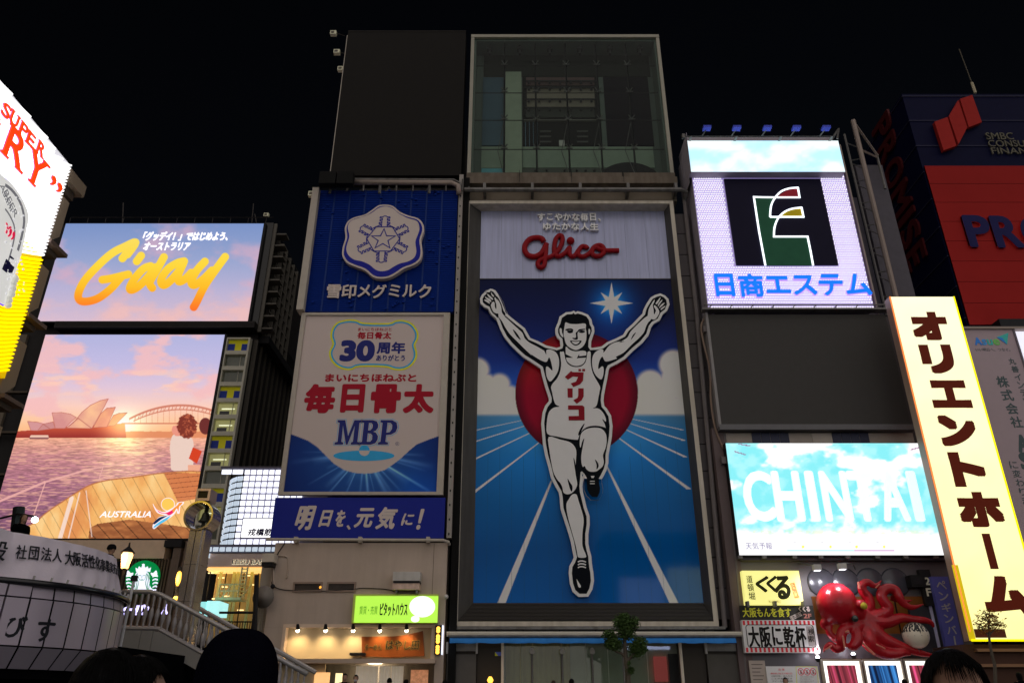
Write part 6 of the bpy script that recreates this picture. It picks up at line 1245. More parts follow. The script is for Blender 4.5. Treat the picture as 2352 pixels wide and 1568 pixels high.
def harbour(u, v):
    x = u / .32951; y = (v - 717.8) / .32951
    c = grad(y, [(150, (178, 180, 222)), (350, (196, 188, 226)), (520, (226, 198, 216)), (650, (252, 206, 190)), (760, (255, 200, 158)), (870, (255, 180, 118))])
    n = fbm(x / 260. + 5, y / 130. + 2, 6)
    c = mixc(c, (246, 190, 190), sm(.5, .66, n) * sm(560, 350, np.abs(y - 420)) * .85); c = mixc(c, (255, 205, 185), sm(.5, .7, fbm(x / 200., y / 60.)) * sm(330, 480, y) * sm(640, 520, y) * .8)
    # sun glow at the skyline
    r = np.hypot((x - 850) / 1.6, y - 790); c = c + np.exp(-(r / 120) ** 2)[:, None] * np.array([10, 50, 60.])
    # far shore and arch bridge
    c = mixc(c, (226, 138, 96), ((y > 830 - 6 * vnoise(x / 30., y * 0)) & (y < 875) & (x > 850)) * .9)
    arc = 645 + (x - 1260) ** 2 / 1350.; c = mixc(c, (206, 120, 98), sm(9, 5, np.abs(y - arc)) * (x > 900) * .9); c = mixc(c, (206, 120, 98), sm(6, 3, np.abs(y - arc - 30)) * (x > 930) * .8)
    c = mixc(c, (206, 120, 98), ((np.abs(((x + (y - arc) * .4) % 26) - 13) < 3) & (y > arc) & (y < arc + 30) & (x > 920)) * .8)
    c = mixc(c, (220, 130, 100), ((np.abs(x % 40 - 20) < 1.6) & (y > arc) & (y < 772) & (x > 900)) * .7); c = mixc(c, (214, 120, 92), ((np.abs(y - 772) < 5) & (x > 850)) * .9)
    # water
    k = sm(868, 876, y); rp = fbm(x / 75., y / 9. + 3, 5); rp2 = fbm(x / 30. + 8, y / 5., 4)
    wc = grad(y, [(875, (238, 170, 140)), (1000, (196, 132, 136)), (1200, (166, 108, 128)), (1500, (128, 84, 112))]); hi = np.array([250, 188, 160.])
    wc = wc * (.7 + .6 * rp2)[:, None]; wc = wc * (1 - sm(.48, .66, rp) * .6)[:, None] + hi * (sm(.48, .66, rp) * .6)[:, None]
    wc = wc + (np.exp(-((x - 860 - (y - 880) * .1) / (160 + (y - 870) * .35)) ** 2) * sm(1500, 900, y) * (.5 + rp))[:, None] * np.array([60, 64, 30.])
    c = mixc(c, (0, 0, 0), k) + wc * k[:, None]
    # shell-roofed hall on its podium
    pod = inpoly(x, y, [(112, 826), (300, 812), (370, 800), (870, 770), (880, 872), (110, 872)]); pc = grad(y, [(780, (214, 96, 62)), (872, (150, 46, 44))]) + (sm(600, 860, x) * 60)[:, None] * np.array([.6, .7, .5])
    c = mixc(c, (0, 0, 0), pod * 1.) + pc * pod[:, None]
    for poly, a, b in (([(192, 757), (260, 762), (308, 776), (262, 822), (215, 820)], (214, 150, 150), (240, 180, 160)), ([(300, 776), (370, 760), (385, 805), (262, 822)], (206, 140, 138), (236, 170, 150)),
                       ([(363, 697), (430, 695), (490, 706), (532, 730), (490, 765), (452, 806), (385, 806)], (216, 146, 142), (246, 186, 160)),
                       ([(755, 600), (700, 612), (630, 645), (570, 695), (510, 768), (460, 803), (640, 806), (690, 720), (730, 650)], (222, 150, 138), (255, 196, 150)),
                       ([(805, 658), (745, 665), (705, 700), (650, 800), (745, 795)], (226, 142, 120), (255, 186, 130)), ([(886, 697), (830, 700), (790, 715), (748, 790), (800, 785)], (236, 150, 110), (255, 196, 130))):
        ip = inpoly(x, y, poly); cc = grad(fbm(x / 130., y / 130.) + (y - 600) / 800., [(.3, b), (.8, a)]); c = mixc(c, (0, 0, 0), ip * 1.) + cc * ip[:, None]
        pp_ = poly + [poly[0]]
        for p0, p1 in zip(pp_[:-1], pp_[1:]): c = mixc(c, (190, 104, 92), sm(3.2, 1.2, seg(x, y, *p0, *p1)) * .8)
    for (p0, p1) in (((545, 735), (640, 806)), ((545, 735), (480, 790)), ((300, 776), (345, 806))): c = mixc(c, (176, 96, 88), sm(4, 2, seg(x, y, *p0, *p1)) * .7)
    r = np.hypot((x - 850) / 1.3, y - 800); c = c + np.exp(-(r / 90) ** 2)[:, None] * np.array([60, 70, 40.])
    # little ferry
    c = mixc(c, (250, 214, 190), inpoly(x, y, [(215, 853), (335, 852), (340, 870), (205, 872)]) * .9); c = mixc(c, (120, 70, 80), inpoly(x, y, [(200, 870), (345, 868), (335, 880), (210, 880)]) * .8)
    # two people seen from behind on the bow
    c = mixc(c, (236, 206, 192), inpoly(x, y, smoothc([(1205, 852), (1260, 860), (1335, 872), (1350, 930), (1348, 1010), (1340, 1095), (1270, 1100), (1196, 1095), (1190, 1010), (1184, 930)], 3)) * 1.)
    c = mixc(c, (236, 150, 130), inpoly(x, y, [(1205, 790), (1196, 815), (1204, 842), (1225, 858), (1250, 860), (1260, 780)]) * 1.)
    hr = sm(1.02, .94, np.hypot((x - 1303) / (70 + 9 * (vnoise(x / 9., y / 9.) - .5) * 2), (y - 790) / (86 + 12 * (vnoise(x / 8., y / 8.) - .5))) ); c = mixc(c, (128, 52, 40), hr); c = mixc(c, (190, 96, 66), hr * sm(.5, .7, fbm(x / 14., y / 14.)))
    c = mixc(c, (110, 46, 44), sm(1.05, .95, np.hypot((x - 1432) / 44, (y - 790) / 58))); c = mixc(c, (214, 66, 34), inpoly(x, y, [(1345, 936), (1408, 965), (1372, 1052), (1316, 1015)]) * 1.); c = mixc(c, (240, 170, 140), inpoly(x, y, [(1310, 1060), (1400, 1060), (1392, 1100), (1310, 1105)]) * 1.)
    # deck of the boat
    dk = smoothc([(1420, 1108), (1300, 1104), (1100, 1120), (930, 1145), (760, 1165), (640, 1195), (545, 1245), (430, 1320), (340, 1380), (262, 1450), (150, 1600), (1500, 1600), (1500, 1108)], 3)
    ip = inpoly(x, y, dk); an = np.arctan2(y - 1100, x - 620)
    dc = grad(fbm(x / 120., y / 240.), [(.25, (226, 146, 84)), (.5, (244, 180, 104)), (.75, (252, 208, 140))]); dc = dc * (1 - .2 * (np.abs(((x - (y - 1100) * .55) % 78) - 39) < 3))[:, None]
    c = mixc(c, (0, 0, 0), ip * 1.) + dc * ip[:, None]
    ip2 = inpoly(x, y, [(612, 1600), (625, 1500), (680, 1470), (900, 1440), (1350, 1500), (1500, 1520), (1500, 1600)]); d2 = grad(fbm(x / 90., y / 30.), [(.3, (150, 88, 52)), (.7, (196, 124, 72))]) * (1 - .5 * (np.abs(((x - y * .9) % 100) - 50) < 4))[:, None]
    c = mixc(c, (0, 0, 0), ip2 * 1.) + d2 * ip2[:, None]
    ip3 = inpoly(x, y, [(1140, 1110), (1420, 1120), (1400, 1290), (1240, 1320)]); c = mixc(c, (206, 112, 70), ip3 * .8); c = mixc(c, (120, 60, 40), ip3 * (np.abs((y + x * .1) % 34 - 17) < 2) * .7)
    for (a, b, w_) in (((500, 1290), (410, 1600), 14), ((555, 1255), (470, 1600), 4), ((600, 1240), (640, 1560), 3)): c = mixc(c, (250, 228, 224), sm(w_ + 3, w_ - 2, seg(x, y, *a, *b)) * .8)
    for (a, b, w_) in (((0, 1312), (312, 1180), 8), ((312, 1180), (600, 1096), 6), ((600, 1096), (900, 1040), 4), ((316, 1182), (232, 1420), 4), ((720, 1068), (688, 1168), 3), ((0, 1440), (230, 1330), 2)): c = mixc(c, (238, 176, 168), sm(w_ + 2, w_ - 2, seg(x, y, *a, *b)) * .9)
    for (p0, p1) in zip(dk[:28], dk[1:29]): c = mixc(c, (186, 110, 70), sm(6, 3, seg(x, y, *p0, *p1)) * .8)
    return np.clip(c, 0, 255) * (1 + .03 * (vnoise(x * .9, y * .9) - .5))[:, None]
t, r2 = screen('lower_video_screen', 'huge video screen showing a sunset harbour with shell-roofed hall and boat deck', ((103, 768), (517, 769), (432.5, 1235.5), (-28, 1235.5)), harbour, 460, 460, glow)
text('lettering', PL, 'AUSTRALIA', [*cB((698, 1382)), *cB((1056, 1425))], .002, .01, M('screen_text_white'), t, bold=.022, shear=.18)
oc_ = lambda nm, pts, col, h, s_=3: shape(nm, PL, list(cB(*pts)), .002 + h, .008 + h, M('screen_' + nm, tuple(c * .3 for c in C(*col)), emit=C(*col), es=1, vary=0), t, sm=s_)
sunp = [(1171 + 44 * math.cos(k * math.pi / 14), 1335 + 42 * math.sin(k * math.pi / 14)) for k in range(28)]
oc_('logo_rim', [(1171 + 49 * math.cos(k * math.pi / 14), 1335 + 47 * math.sin(k * math.pi / 14)) for k in range(28)], (250, 225, 225), .0, 1); oc_('logo_sun', sunp, (250, 200, 90), .006, 1)
oc_('logo_outline', [(1066, 1328), (1092, 1368), (1140, 1388), (1180, 1372), (1225, 1345), (1240, 1322), (1282, 1318), (1276, 1336), (1258, 1350), (1252, 1396), (1236, 1398), (1232, 1376), (1216, 1404), (1170, 1440), (1120, 1470), (1078, 1506), (1064, 1494), (1074, 1462), (1110, 1424), (1150, 1412), (1100, 1396), (1076, 1360)], (252, 236, 240), .012)
oc_('logo_red', [(1074, 1340), (1098, 1376), (1145, 1396), (1185, 1384), (1212, 1366), (1210, 1392), (1180, 1412), (1160, 1402), (1108, 1390)], (236, 40, 100), .018); oc_('logo_orange', [(1205, 1370), (1240, 1340), (1248, 1326), (1274, 1322), (1262, 1340), (1250, 1352), (1244, 1388), (1234, 1362), (1212, 1392)], (244, 150, 60), .024)
oc_('logo_navy', [(1072, 1462), (1110, 1428), (1162, 1414), (1172, 1412), (1120, 1444), (1078, 1474)], (16, 40, 80), .018); oc_('logo_cyan', [(1074, 1500), (1078, 1484), (1120, 1452), (1178, 1420), (1190, 1416), (1160, 1448), (1112, 1476)], (90, 190, 232), .022)
# building mass round the screens
MB().box(r2[0] - 2, r1[1] + .55, YL + .71, YL + 9, .75, r1[3] + .35).build('core_wall', M('corner_dark', A(22, 21, 21), .6), lb)
MB().box(r2[0] + .6, r1[1] + .6, YL - .3, YL + .7, Z(757), Z(742)).build('louvre_band', M('louvre_dark', A(16, 15, 15), .5), lb)
for k in range(5): MB().box(r2[0] + .6, r1[1] + .6, YL - .34, YL - .301, Z(757) + .08 * k + .03, Z(757) + .08 * k + .06).build('louvre_slat', M('slat_dim', A(36, 34, 34), .4, .4), lb)
MB().bar((r1[0], YL + .3, r1[3] + .7), (r1[1] + .5, YL + .3, r1[3] + .7), .05).build('roof_rail', M('slat_dim'), lb)
for k in range(12): x = r1[0] + (r1[1] - r1[0]) * k / 11; MB().bar((x, YL + .3, r1[3] + .1), (x, YL + .3, r1[3] + .7), .03).build('rail_post', M('slat_dim'), lb)
for (ua, va, ub, vb) in ((281, 513, 283, 466), (578, 514, 582, 468), (590, 520, 585, 492)): MB().bar(P(ua, va, YL + 1), P(ub, vb, YL + 1), .06).build('roof_mast', M('slat_dim'), lb)
f_ = flood(612, 494, YL + .8, .1, 'pale floodlight on the roof corner above the upper video screen')
# window stack: module column between lower screen and the corner, then the receding side
mx0 = r2[1] + .22; mx1 = (X(*cL((205, 715))) + X(*cL((30, 1568)))) / 2 + .35
zt = Z(cL((0, 715))[1]); mod_h = (zt - Z(cL((0, 1360))[1])) / 7.0
tfr = M('module_frame', A(116, 114, 104), .5); yb = M('yellow_board', (.62, .56, .03), .6, emit=C(150, 145, 16), es=.22); bb = M('blue_board', (.03, .05, .25), .6, emit=C(20, 30, 90), es=.22)
gw = MG('office_glass', (.75, .82, .78), .1); wint = M('office_light', (.5, .45, .3), emit=C(150, 140, 84), es=.75, vary=.7, scale=.7); dint = M('office_dim', (.12, .11, .1), .8, emit=C(52, 50, 42), es=.6, vary=.8, scale=.8)
for k in range(13):
    z1_ = zt - k * mod_h; z0_ = z1_ - mod_h
    if z0_ < 3.5: break
    fr_ = MB().prism(PL, [[(mx0, z0_), (mx1, z0_), (mx1, z1_), (mx0, z1_)], [(mx0 + .07, z0_ + .16), (mx1 - .12, z0_ + .16), (mx1 - .12, z1_ - .1), (mx0 + .07, z1_ - .1)]], -.3, .1 - .002 * k).build('module_frame', tfr, lb)
    kind = {0: 't', 3: 't', 6: 't', 9: 't'}.get(k, 'w')
    if kind == 't':
        pbox('yellow_board', PL, (mx0 + .07, mx1 - .12, z0_ + .16, z1_ - .1), -.2, -.15, yb, lb); w_ = (mx1 - mx0 - .19)
        for a_, b_ in ((0, .33), (.66, 1)): pbox('blue_square', PL, (mx0 + .07 + w_ * a_, mx0 + .07 + w_ * b_, z0_ + .18, z0_ + .16 + mod_h * .52), -.149, -.13, bb, lb)
    else:
        lit = k in (4, 5, 7, 10, 12)
        pbox('interior', PL, (mx0 + .07, mx1 - .12, z0_ + .16, z1_ - .1), -.29, -.27, wint if lit else dint, lb)
        pbox('pane', PL, (mx0 + .08, mx1 - .5, z0_ + .17, z1_ - .11), -.16, -.14, gw, lb); pbox('pane', PL, (mx1 - .47, mx1 - .13, z0_ + .17, z1_ - .11), -.16, -.14, gw, lb); pbox('mullion', PL, (mx1 - .5, mx1 - .47, z0_ + .16, z1_ - .1), -.18, -.1, tfr, lb)
        if lit:
            pbox('ceiling_strip', PL, (mx0 + .3, mx1 - .4, z1_ - .45, z1_ - .4), -.265, -.24, M('strip_lamp', (1, 1, .8), emit=(1, .95, .7), es=1.3), lb)
            pbox('dark_furniture', PL, (mx0 + .2, mx1 - .7, z0_ + .2, z0_ + .5), -.265, -.25, dark, lb)
for (x_, y_) in ((90, 884), (107, 905), (122, 925), (138, 938), (148, 948)): u, v = cL((x_, y_)); q_ = P(u, v, YL + .5); MB().ball(q_, .14 if x_ != 107 else .1, 8, 6).build('stair_lamp', M('cool_bulb', (1, 1, 1), emit=(1, .97, 1), es=3, vary=0), lb)
# side of the lower block (faces right), fins and panes receding
xs_ = mx1 + .02; dside = 10.5; zt2 = zt + .1
MB().box(mx0, xs_, YL + .31, YL + dside, .75, zt2).build('lower_block', M('glass_dark', (.012, .013, .014), .12, spec=.5), lb)
nf = 11
for k in range(nf):
    y = YL + .5 + (dside - .7) * k / (nf - 1)
    MB().box(xs_ + .002, xs_ + .28, y, y + .08, 3, zt2).build('fin', M('fin_grey', A(44, 42, 38), .5), lb)
    if k < nf - 1:
        for j in range(13):
            z1_ = zt - j * mod_h; y2 = YL + .5 + (dside - .7) * (k + 1) / (nf - 1)
            if z1_ < 6: break
            MB().box(xs_ + .001, xs_ + .12, y + .09, y2 - .01, z1_ - .06, z1_ + .02).build('spandrel_bar', M('fin_grey'), lb)
            litp = (j in (5, 6, 7) and k >= 3) or (j == 8 and k >= 2) or (k < 2 and j in (5, 9))
            if litp: MB().box(xs_ + .003, xs_ + .02, y + .1, y2 - .02, z1_ - mod_h + .06, z1_ - .08).build('lit_pane', M('lit_side_pane', (.4, .36, .15), .3, emit=C(128, 118, 52), es=.62, vary=.75, scale=1.1), lb)
# side of the upper block
ux = r1[1] + .6; ud = 6.2; uz0, uz1 = Z(760) + .1, r1[3] + .2
MB().box(ux - .6, ux, YL + .2, YL + ud, uz0, uz1).build('upper_side', M('glass_dark'), lb)
for k in range(7):
    y = YL + .3 + (ud - .4) * k / 6; MB().box(ux + .002, ux + .22 - .0 * k, y, y + .13, uz0, uz1 - .4 * (k > 0)).build('fin', M('fin_grey_light', A(58, 56, 52), .5), lb)
    for j in range(9):
        z_ = uz0 + (uz1 - uz0) * (j + .3) / 9.2
        if k < 6: MB().box(ux + .001, ux + (.9 if k == 0 else .15), y + .14, y + .9, z_, z_ + .1).build('balcony_slab', M('fin_grey_light'), lb)
MB().box(xs_ - .3, ux + .6, YL + 1, YL + dside + .5, zt2 + .02, zt2 + .5).build('dark_band', dark, lb)
MB().box(ux - .5, ux + .25, YL + 6.3, YL + 10, uz0, uz1 - 7).build('rear_stack', M('gap_dark'), lb)
# base of the corner building
yb_ = YL + .4
MB().box(r2[0] - 2, X(383, 1260, YL), YL - .2, YL + .7, Z(1283), Z(1241)).build('pale_band', M('pale_fascia', A(128, 112, 96), .6), lb)
rib = M('ribbed_bronze', A(52, 42, 34), .5)
for k in range(46):
    x = X(285, 1320) + k * .165
    if x > X(398, 1320): break
    MB().box(x, x + .09, YL - .1, YL - .0, Z(1480), Z(1283) - .01).build('ribbed_slat', rib, lb)
MB().box(X(285, 1320), X(392, 1320), YL, YL + .3, Z(1560), Z(1284)).build('ribbed_backing', M('ribbed_dark', A(30, 24, 20), .6), lb)
MB().box(X(392, 1320), X(450, 1300), YL + .1, YL + .5, 1, Z(1241)).build('bronze_wall', M('bronze_wall', A(70, 58, 46), .4, .2), lb)
for u in (392, 398, 404, 418, 436): MB().box(X(u, 1320), X(u, 1320) + .14, YL - .25, YL + .09, 1, Z(1244)).build('pilaster', M('bronze_pilaster', A(60, 52, 46), .4, .3), lb)
MB().box(X(384, 1250), X(424, 1250), YL - .4, YL + .05, Z(1258), Z(1243)).build('dark_canopy', dark, lb)
# round coffee shop disc
pD = PY(YL - .4); cxd, cyd = 326.3, 1324.3; cd_ = pD.pix(cxd, cyd); Rd = pD.pix(363.5, cyd)[0] - cd_[0]
cf = thing('coffee_shop_disc', 'round lit green and white sign with a crowned long-haired figure', 'sign', pD.at(cd_[0], cd_[1] - Rd))
circ = lambda r, n=48: [(cd_[0] + r * math.cos(2 * math.pi * k / n), cd_[1] + r * math.sin(2 * math.pi * k / n)) for k in range(n)]
grn = M('sign_green', (0, .3, .1), emit=C(0, 112, 50), es=1.0, vary=.05); cw_ = M('sign_glow_white', (1, 1, 1), emit=C(226, 230, 255), es=1.05, vary=0)
MB().prism(pD, [circ(Rd)], -.25, 0).build('disc', grn, cf)
kd = lambda *p: [pD.pix(u, v) for u, v in (kL(*p))]
def em_(nm, pts, mat, h, s_=3): q_ = kd(*(smoothc(pts, s_) if s_ else pts)); return MB().prism(pD, [q_], .001 + h, .012 + h).build(nm, mat, cf)
em_('hair', [(1215, 600), (1250, 606), (1275, 632), (1282, 670), (1278, 710), (1290, 745), (1310, 775), (1130, 775), (1148, 745), (1155, 710), (1150, 670), (1158, 630), (1182, 606)], cw_, .0)
em_('crown', [(1165, 610), (1160, 575), (1180, 585), (1190, 562), (1208, 578), (1218, 556), (1213, 548), (1228, 540), (1240, 548), (1236, 558), (1245, 578), (1262, 562), (1272, 585), (1292, 572), (1284, 612), (1225, 600)], cw_, .0, 0)
for sx in (-1, 1):
    mxx = lambda x: 1215 + (x - 1215) * sx
    for k in range(5):
        y0_ = 640 + k * 30; em_('tail_scale', [(mxx(1310), y0_ + 4), (mxx(1330 + 4 * (k > 1)), y0_ - 4), (mxx(1350 - 7 * max(0, k - 2)), y0_ + 2), (mxx(1347 - 7 * max(0, k - 2)), y0_ + 14), (mxx(1325), y0_ + 8), (mxx(1305), y0_ + 18)], cw_, .0)
    em_('tail_fin', [(mxx(1290), 618), (mxx(1312), 620), (mxx(1336), 598), (mxx(1345), 636), (mxx(1318), 648), (mxx(1296), 640)], cw_, .0)
    m = MB()
    for off in (0, 18, 36):
        q_ = kd(*[(mxx(1252 + off * .75 + 6 * math.sin(t_ * 1.3 + off)), 622 + off * .3 + t_ * 24) for t_ in range(7)]); stroke2(m, pD, q_, .035, .013, .016)
    m.build('hair_line', grn, cf, kind='stuff')
m = MB()
for a_, b_ in (((1190, 640), (1208, 642)), ((1224, 642), (1242, 640)), ((1206, 676), (1224, 676)), ((1216, 645), (1213, 664))): stroke2(m, pD, kd(a_, b_), .03, .013, .016)
q_ = kd(*[(1215 + 32 * math.cos(math.radians(a)), 645 + 40 * math.sin(math.radians(a))) for a in range(-10, 200, 15)]); stroke2(m, pD, q_, .025, .017, .019); m.build('face_line', grn, cf, kind='stuff')
# blue-white neon word seen through the railing, teal light boxes
pN2 = PY(36); nn_ = M('violet_neon', (1, 1, 1), emit=C(190, 180, 255), es=1.6, vary=0)
nw = thing('neon_word', 'blue-white neon word glowing behind the stair railing', 'sign', P(320, 1420, 36)); 
text('letters', pN2, 'ウーロン', (284, 1386, 342, 1412), 0, .08, nn_, nw, bold=.05); text('letters', pN2, '人', (373, 1386, 387, 1410), 0, .08, nn_, nw, bold=.06)
# carriage lamps on the corner building
def clamp_(u, v, hh, lab, Y=38.):
    q0 = P(u, v, Y); q1 = P(u, v + hh, Y); l_ = q0.z - q1.z; t = thing('wall_lantern', lab, 'lamp', (q0.x, Y, q1.z), 'tall amber wall lanterns')
    MB().lathe((q0.x, Y, q1.z), [(.05, 0), (.1, .15), (.13, l_ * .5), (.1, l_ * .9), (.04, l_)], 10).build('glass_tube', M('amber_glass', (1, .6, .2), emit=C(255, 190, 70), es=1.8, vary=.2, scale=4), t, smooth=True)
    MB().lathe((q0.x, Y, q0.z), [(.11, 0), (.08, .12), (.02, .25)], 10).build('cap', dark, t); MB().lathe((q0.x, Y, q1.z - .35), [(.02, 0), (.08, .15), (.11, .34)], 10).build('foot', dark, t); light('POINT', 'lamp_light', (0, -.4, l_ / 2), 25, (1, .65, .3), .12).parent = t
clamp_(413, 1311, 34, 'amber lantern on the left side of the steel bell pillar'); clamp_(464.5, 1326, 30, 'amber lantern on the right side of the steel bell pillar'); clamp_(405, 1368, 12, 'short amber lantern low on the left of the bell pillar')
# street lamp
q_ = P(290.5, 1283, 26); sl_ = thing('street_lamp', 'old-fashioned street lamp glowing orange above the bridge banner', 'street lamp', (q_.x, 26, 4))
MB().lathe((q_.x, 26, q_.z - .3), [(.12, 0), (.2, .42), (.16, .5)], 6).build('lantern_glass', M('lamp_orange_glass', (1, .6, .3), emit=C(255, 190, 120), es=3.2, vary=0), sl_); MB().lathe((q_.x, 26, q_.z + .2), [(.24, 0), (.1, .14), (.04, .2), (.02, .34)], 8).build('cap', dark, sl_); MB().tube([(q_.x, 26, 3.0), (q_.x, 26, q_.z - .3)], .05, 8).build('post', dark, sl_)
light('POINT', 'lamp_light', (0, -.3, q_.z - 4), 45, (1, .55, .25), .15).parent = sl_
# ================================================================== glass block building
YE = 38.0; PE = PY(YE)
gb_ = thing('glass_block_building', 'white glowing glass block building with a shop front beneath', 'building', (-11, YE, .75))
Xe = lambda u, v: P(u, v, YE).x; Ze = lambda v: P(500, v, YE).z
gx_l = (Xe(*kR((910, 80))) + Xe(*kR((800, 875)))) / 2; ztp = Ze(1077); zbt = Ze(1251); cell = (P(604, 1150, YE).x - P(589.7, 1150, YE).x)
wg = M('lit_block', (.9, .9, .95), emit=C(238, 240, 255), es=1.25, vary=.05, scale=.8); wg2 = M('lit_block_dim', (.6, .65, .7), emit=C(176, 190, 205), es=1.0, vary=.2, scale=.8); grout = M('block_grid', A(60, 58, 66), .6)
ncol = 16; zc_ = (ztp - zbt) / 12.0; xr = gx_l + cell * ncol
MB().box(gx_l - .0, xr, YE + .1, YE + 6, zbt, ztp + .05).build('core', grout, gb_)
proto = None; sgn = (gx_l + cell * 1.0, gx_l + cell * 7.4, zbt + zc_ * 1.0, zbt + zc_ * 4.1)
def gpane(x0, y0, x1, y1, z0, z1, mat):
    m = MB(); d = Vector((x1 - x0, y1 - y0, 0)).normalized(); g = .034
    a = Vector((x0, y0, 0)) + d * g; b = Vector((x1, y1, 0)) - d * g; n_ = Vector((d.y, -d.x, 0)) * .05
    vs = [(a.x, a.y, z0 + g), (b.x, b.y, z0 + g), (b.x, b.y, z1 - g), (a.x, a.y, z1 - g)] + [(a.x + n_.x, a.y + n_.y, z0 + g * 2), (b.x + n_.x, b.y + n_.y, z0 + g * 2), (b.x + n_.x, b.y + n_.y, z1 - g * 2), (a.x + n_.x, a.y + n_.y, z1 - g * 2)]
    m.add(vs, [(4, 5, 6, 7), (0, 1, 5, 4), (1, 2, 6, 5), (2, 3, 7, 6), (3, 0, 4, 7)]); return m.build('pane', mat, gb_)
for j in range(12):
    for i in range(10):
        x = gx_l + cell * i; z = zbt + zc_ * j
        if sgn[0] - .01 < x + cell / 2 < sgn[1] and sgn[2] < z + zc_ / 2 < sgn[3]: continue
        gpane(x, YE, x + cell, YE, z, z + zc_, wg)
    arcx = [(gx_l - .0, YE), (gx_l - .35, YE + .12), (gx_l - .65, YE + .38), (gx_l - .9, YE + .75), (gx_l - 1.02, YE + 1.2)]
    if j < 11:
        for (a, b) in zip(arcx[:-1], arcx[1:]): gpane(b[0], b[1], a[0], a[1], zbt + zc_ * j, zbt + zc_ * (j + 1), wg2)
gpane(gx_l - 1.15, YE - .05, gx_l - .6, YE - .05, ztp - zc_, ztp, wg); gpane(gx_l - .6, YE - .05, gx_l - .02, YE - .05, ztp - zc_, ztp, wg)
MB().box(gx_l - 1.2, xr, YE - .1, YE + .5, ztp + .02, ztp + .12).build('top_ledge', grout, gb_)
pbox('name_panel', PE, (sgn[0] + .03, sgn[1], sgn[2] + .03, sgn[3] - .03), 0, .1, M('name_glow', (1, 1, 1), emit=(1, 1, 1), es=1.5, vary=0), gb_)
pbox('name_frame', PE, (sgn[0], sgn[1], sgn[2], sgn[2] + .03), 0, .14, grout, gb_); pbox('name_frame', PE, (sgn[0], sgn[1], sgn[3] - .03, sgn[3]), 0, .14, grout, gb_); pbox('name_frame', PE, (sgn[0] - .0, sgn[0] + .03, sgn[2], sgn[3]), 0, .13, grout, gb_)
text('lettering', PE, '戎橋筋', [*kR((985, 672)), *kR((1292, 762))], .102, .13, M('indigo_letter', (.02, .01, .1), .5), gb_, bold=.03, shear=.1); text('small_lettering', PE, 'なんば', [*kR((1062, 600)), *kR((1240, 645))], .102, .12, M('pale_violet', (.7, .6, .9), emit=C(210, 200, 240), es=1), gb_)
ye_ = YE - .7; Xf = lambda u, v: P(u, v, ye_).x; Zf = lambda v: P(500, v, ye_).z
bz1, bz0 = Zf(1254), Zf(1267.5); x0_ = Xf(*kR((415, 925))); cw2 = P(553, 1260, ye_).x - P(538, 1260, ye_).x
MB().box(x0_, xr, ye_ + .06, YE + .5, bz0 - .02, bz1 + .1).build('band_core', grout, gb_)
for i in range(13): gp = gpane(x0_ + (i - .55 if i else 0) * cw2, ye_, x0_ + (i + .45) * cw2, ye_, bz0, bz1, wg2 if i else wg)
for i in range(2): gpane(x0_ + (i * .45) * cw2 - .05, ye_, x0_ + (i * .9 + .45) * cw2, ye_, bz0 - (bz1 - bz0) * 1.1, bz0 - .02, wg2)
MB().box(x0_ + .3, xr, ye_ + .1, YE + .4, Zf(1300), bz0 - .03).build('fascia', M('pink_fascia', A(128, 112, 106), .6), gb_)
PEf = PY(ye_ + .1); text('halo_lettering', PEf, 'EBISU BASHI', [*kR((782, 1058)), *kR((1250, 1118))], .02, .03, M('halo_glow', (1, 1, .8), emit=(1, .98, .78), es=.6), gb_, bold=.035); text('lettering', PEf, 'EBISU BASHI', [*kR((785, 1061)), *kR((1247, 1114))], .035, .08, M('grey_letter', (.1, .1, .1), .5), gb_, bold=.0)
MB().box(x0_ + .4, xr, YE + .5, YE + .6, 1.5, Zf(1300) - .02).build('glass_backing', M('gold_interior', (.4, .3, .15), .5, emit=C(104, 78, 34), es=.62, vary=.7, scale=.8), gb_)
MB().box(x0_ + .3, xr, ye_ + .1, YE + .6, Zf(1308), Zf(1302)).build('soffit_light', M('soffit_glow', (.9, .7, .4), emit=C(255, 205, 120), es=1.0), gb_)
for u in (500, 531, 540, 572): x = P(u, 1340, YE - .1).x; MB().box(x, x + .13, YE - .1, YE, 1.5, Zf(1304)).build('mullion', M('gold_mullion', A(170, 140, 90), .4), gb_)
for u in (478, 515, 556, 590): x = P(u, 1340, YE + .3).x; MB().box(x, x + .04, YE + .3, YE + .35, 1.5, Zf(1304)).build('glazing_bar', dark, gb_)
for i in range(14): q_ = P(486 + (i * 37) % 118, 1315 + (i * 53) % 90, YE + .4); MB().box(q_.x - .16, q_.x + .14, YE + .36, YE + .4, q_.z - .03, q_.z + .02).build('interior_lamp', M('small_warm', (1, .8, .5), emit=C(255, 220, 150), es=1.6, vary=0), gb_)
MB().box(P(586, 1380, YE).x, P(602, 1380, YE).x, YE - .05, YE, P(590, 1420, YE).z, P(590, 1378, YE).z).build('poster', M('pale_poster', (.5, .5, .6), emit=C(170, 172, 190), es=.6, vary=.4, scale=4), gb_)
lbx = thing('light_box', 'glowing turquoise light box behind the stair railing', 'light box', P(478, 1420, 35))
a, b = P(455.5, 1381, 35), P(475.5, 1410, 35); MB().box(a.x, b.x, 35, 36.2, b.z, a.z).build('front', M('teal_glow', (.3, .8, .8), emit=C(150, 226, 226), es=.95, vary=.15, scale=2), lbx); a, b = P(476, 1379, 35), P(499, 1412, 35); MB().box(a.x, b.x, 35, 36.2, b.z, a.z).build('side', M('teal_glow2', (.3, .8, .8), emit=C(176, 240, 238), es=1.0, vary=.15, scale=2), lbx)
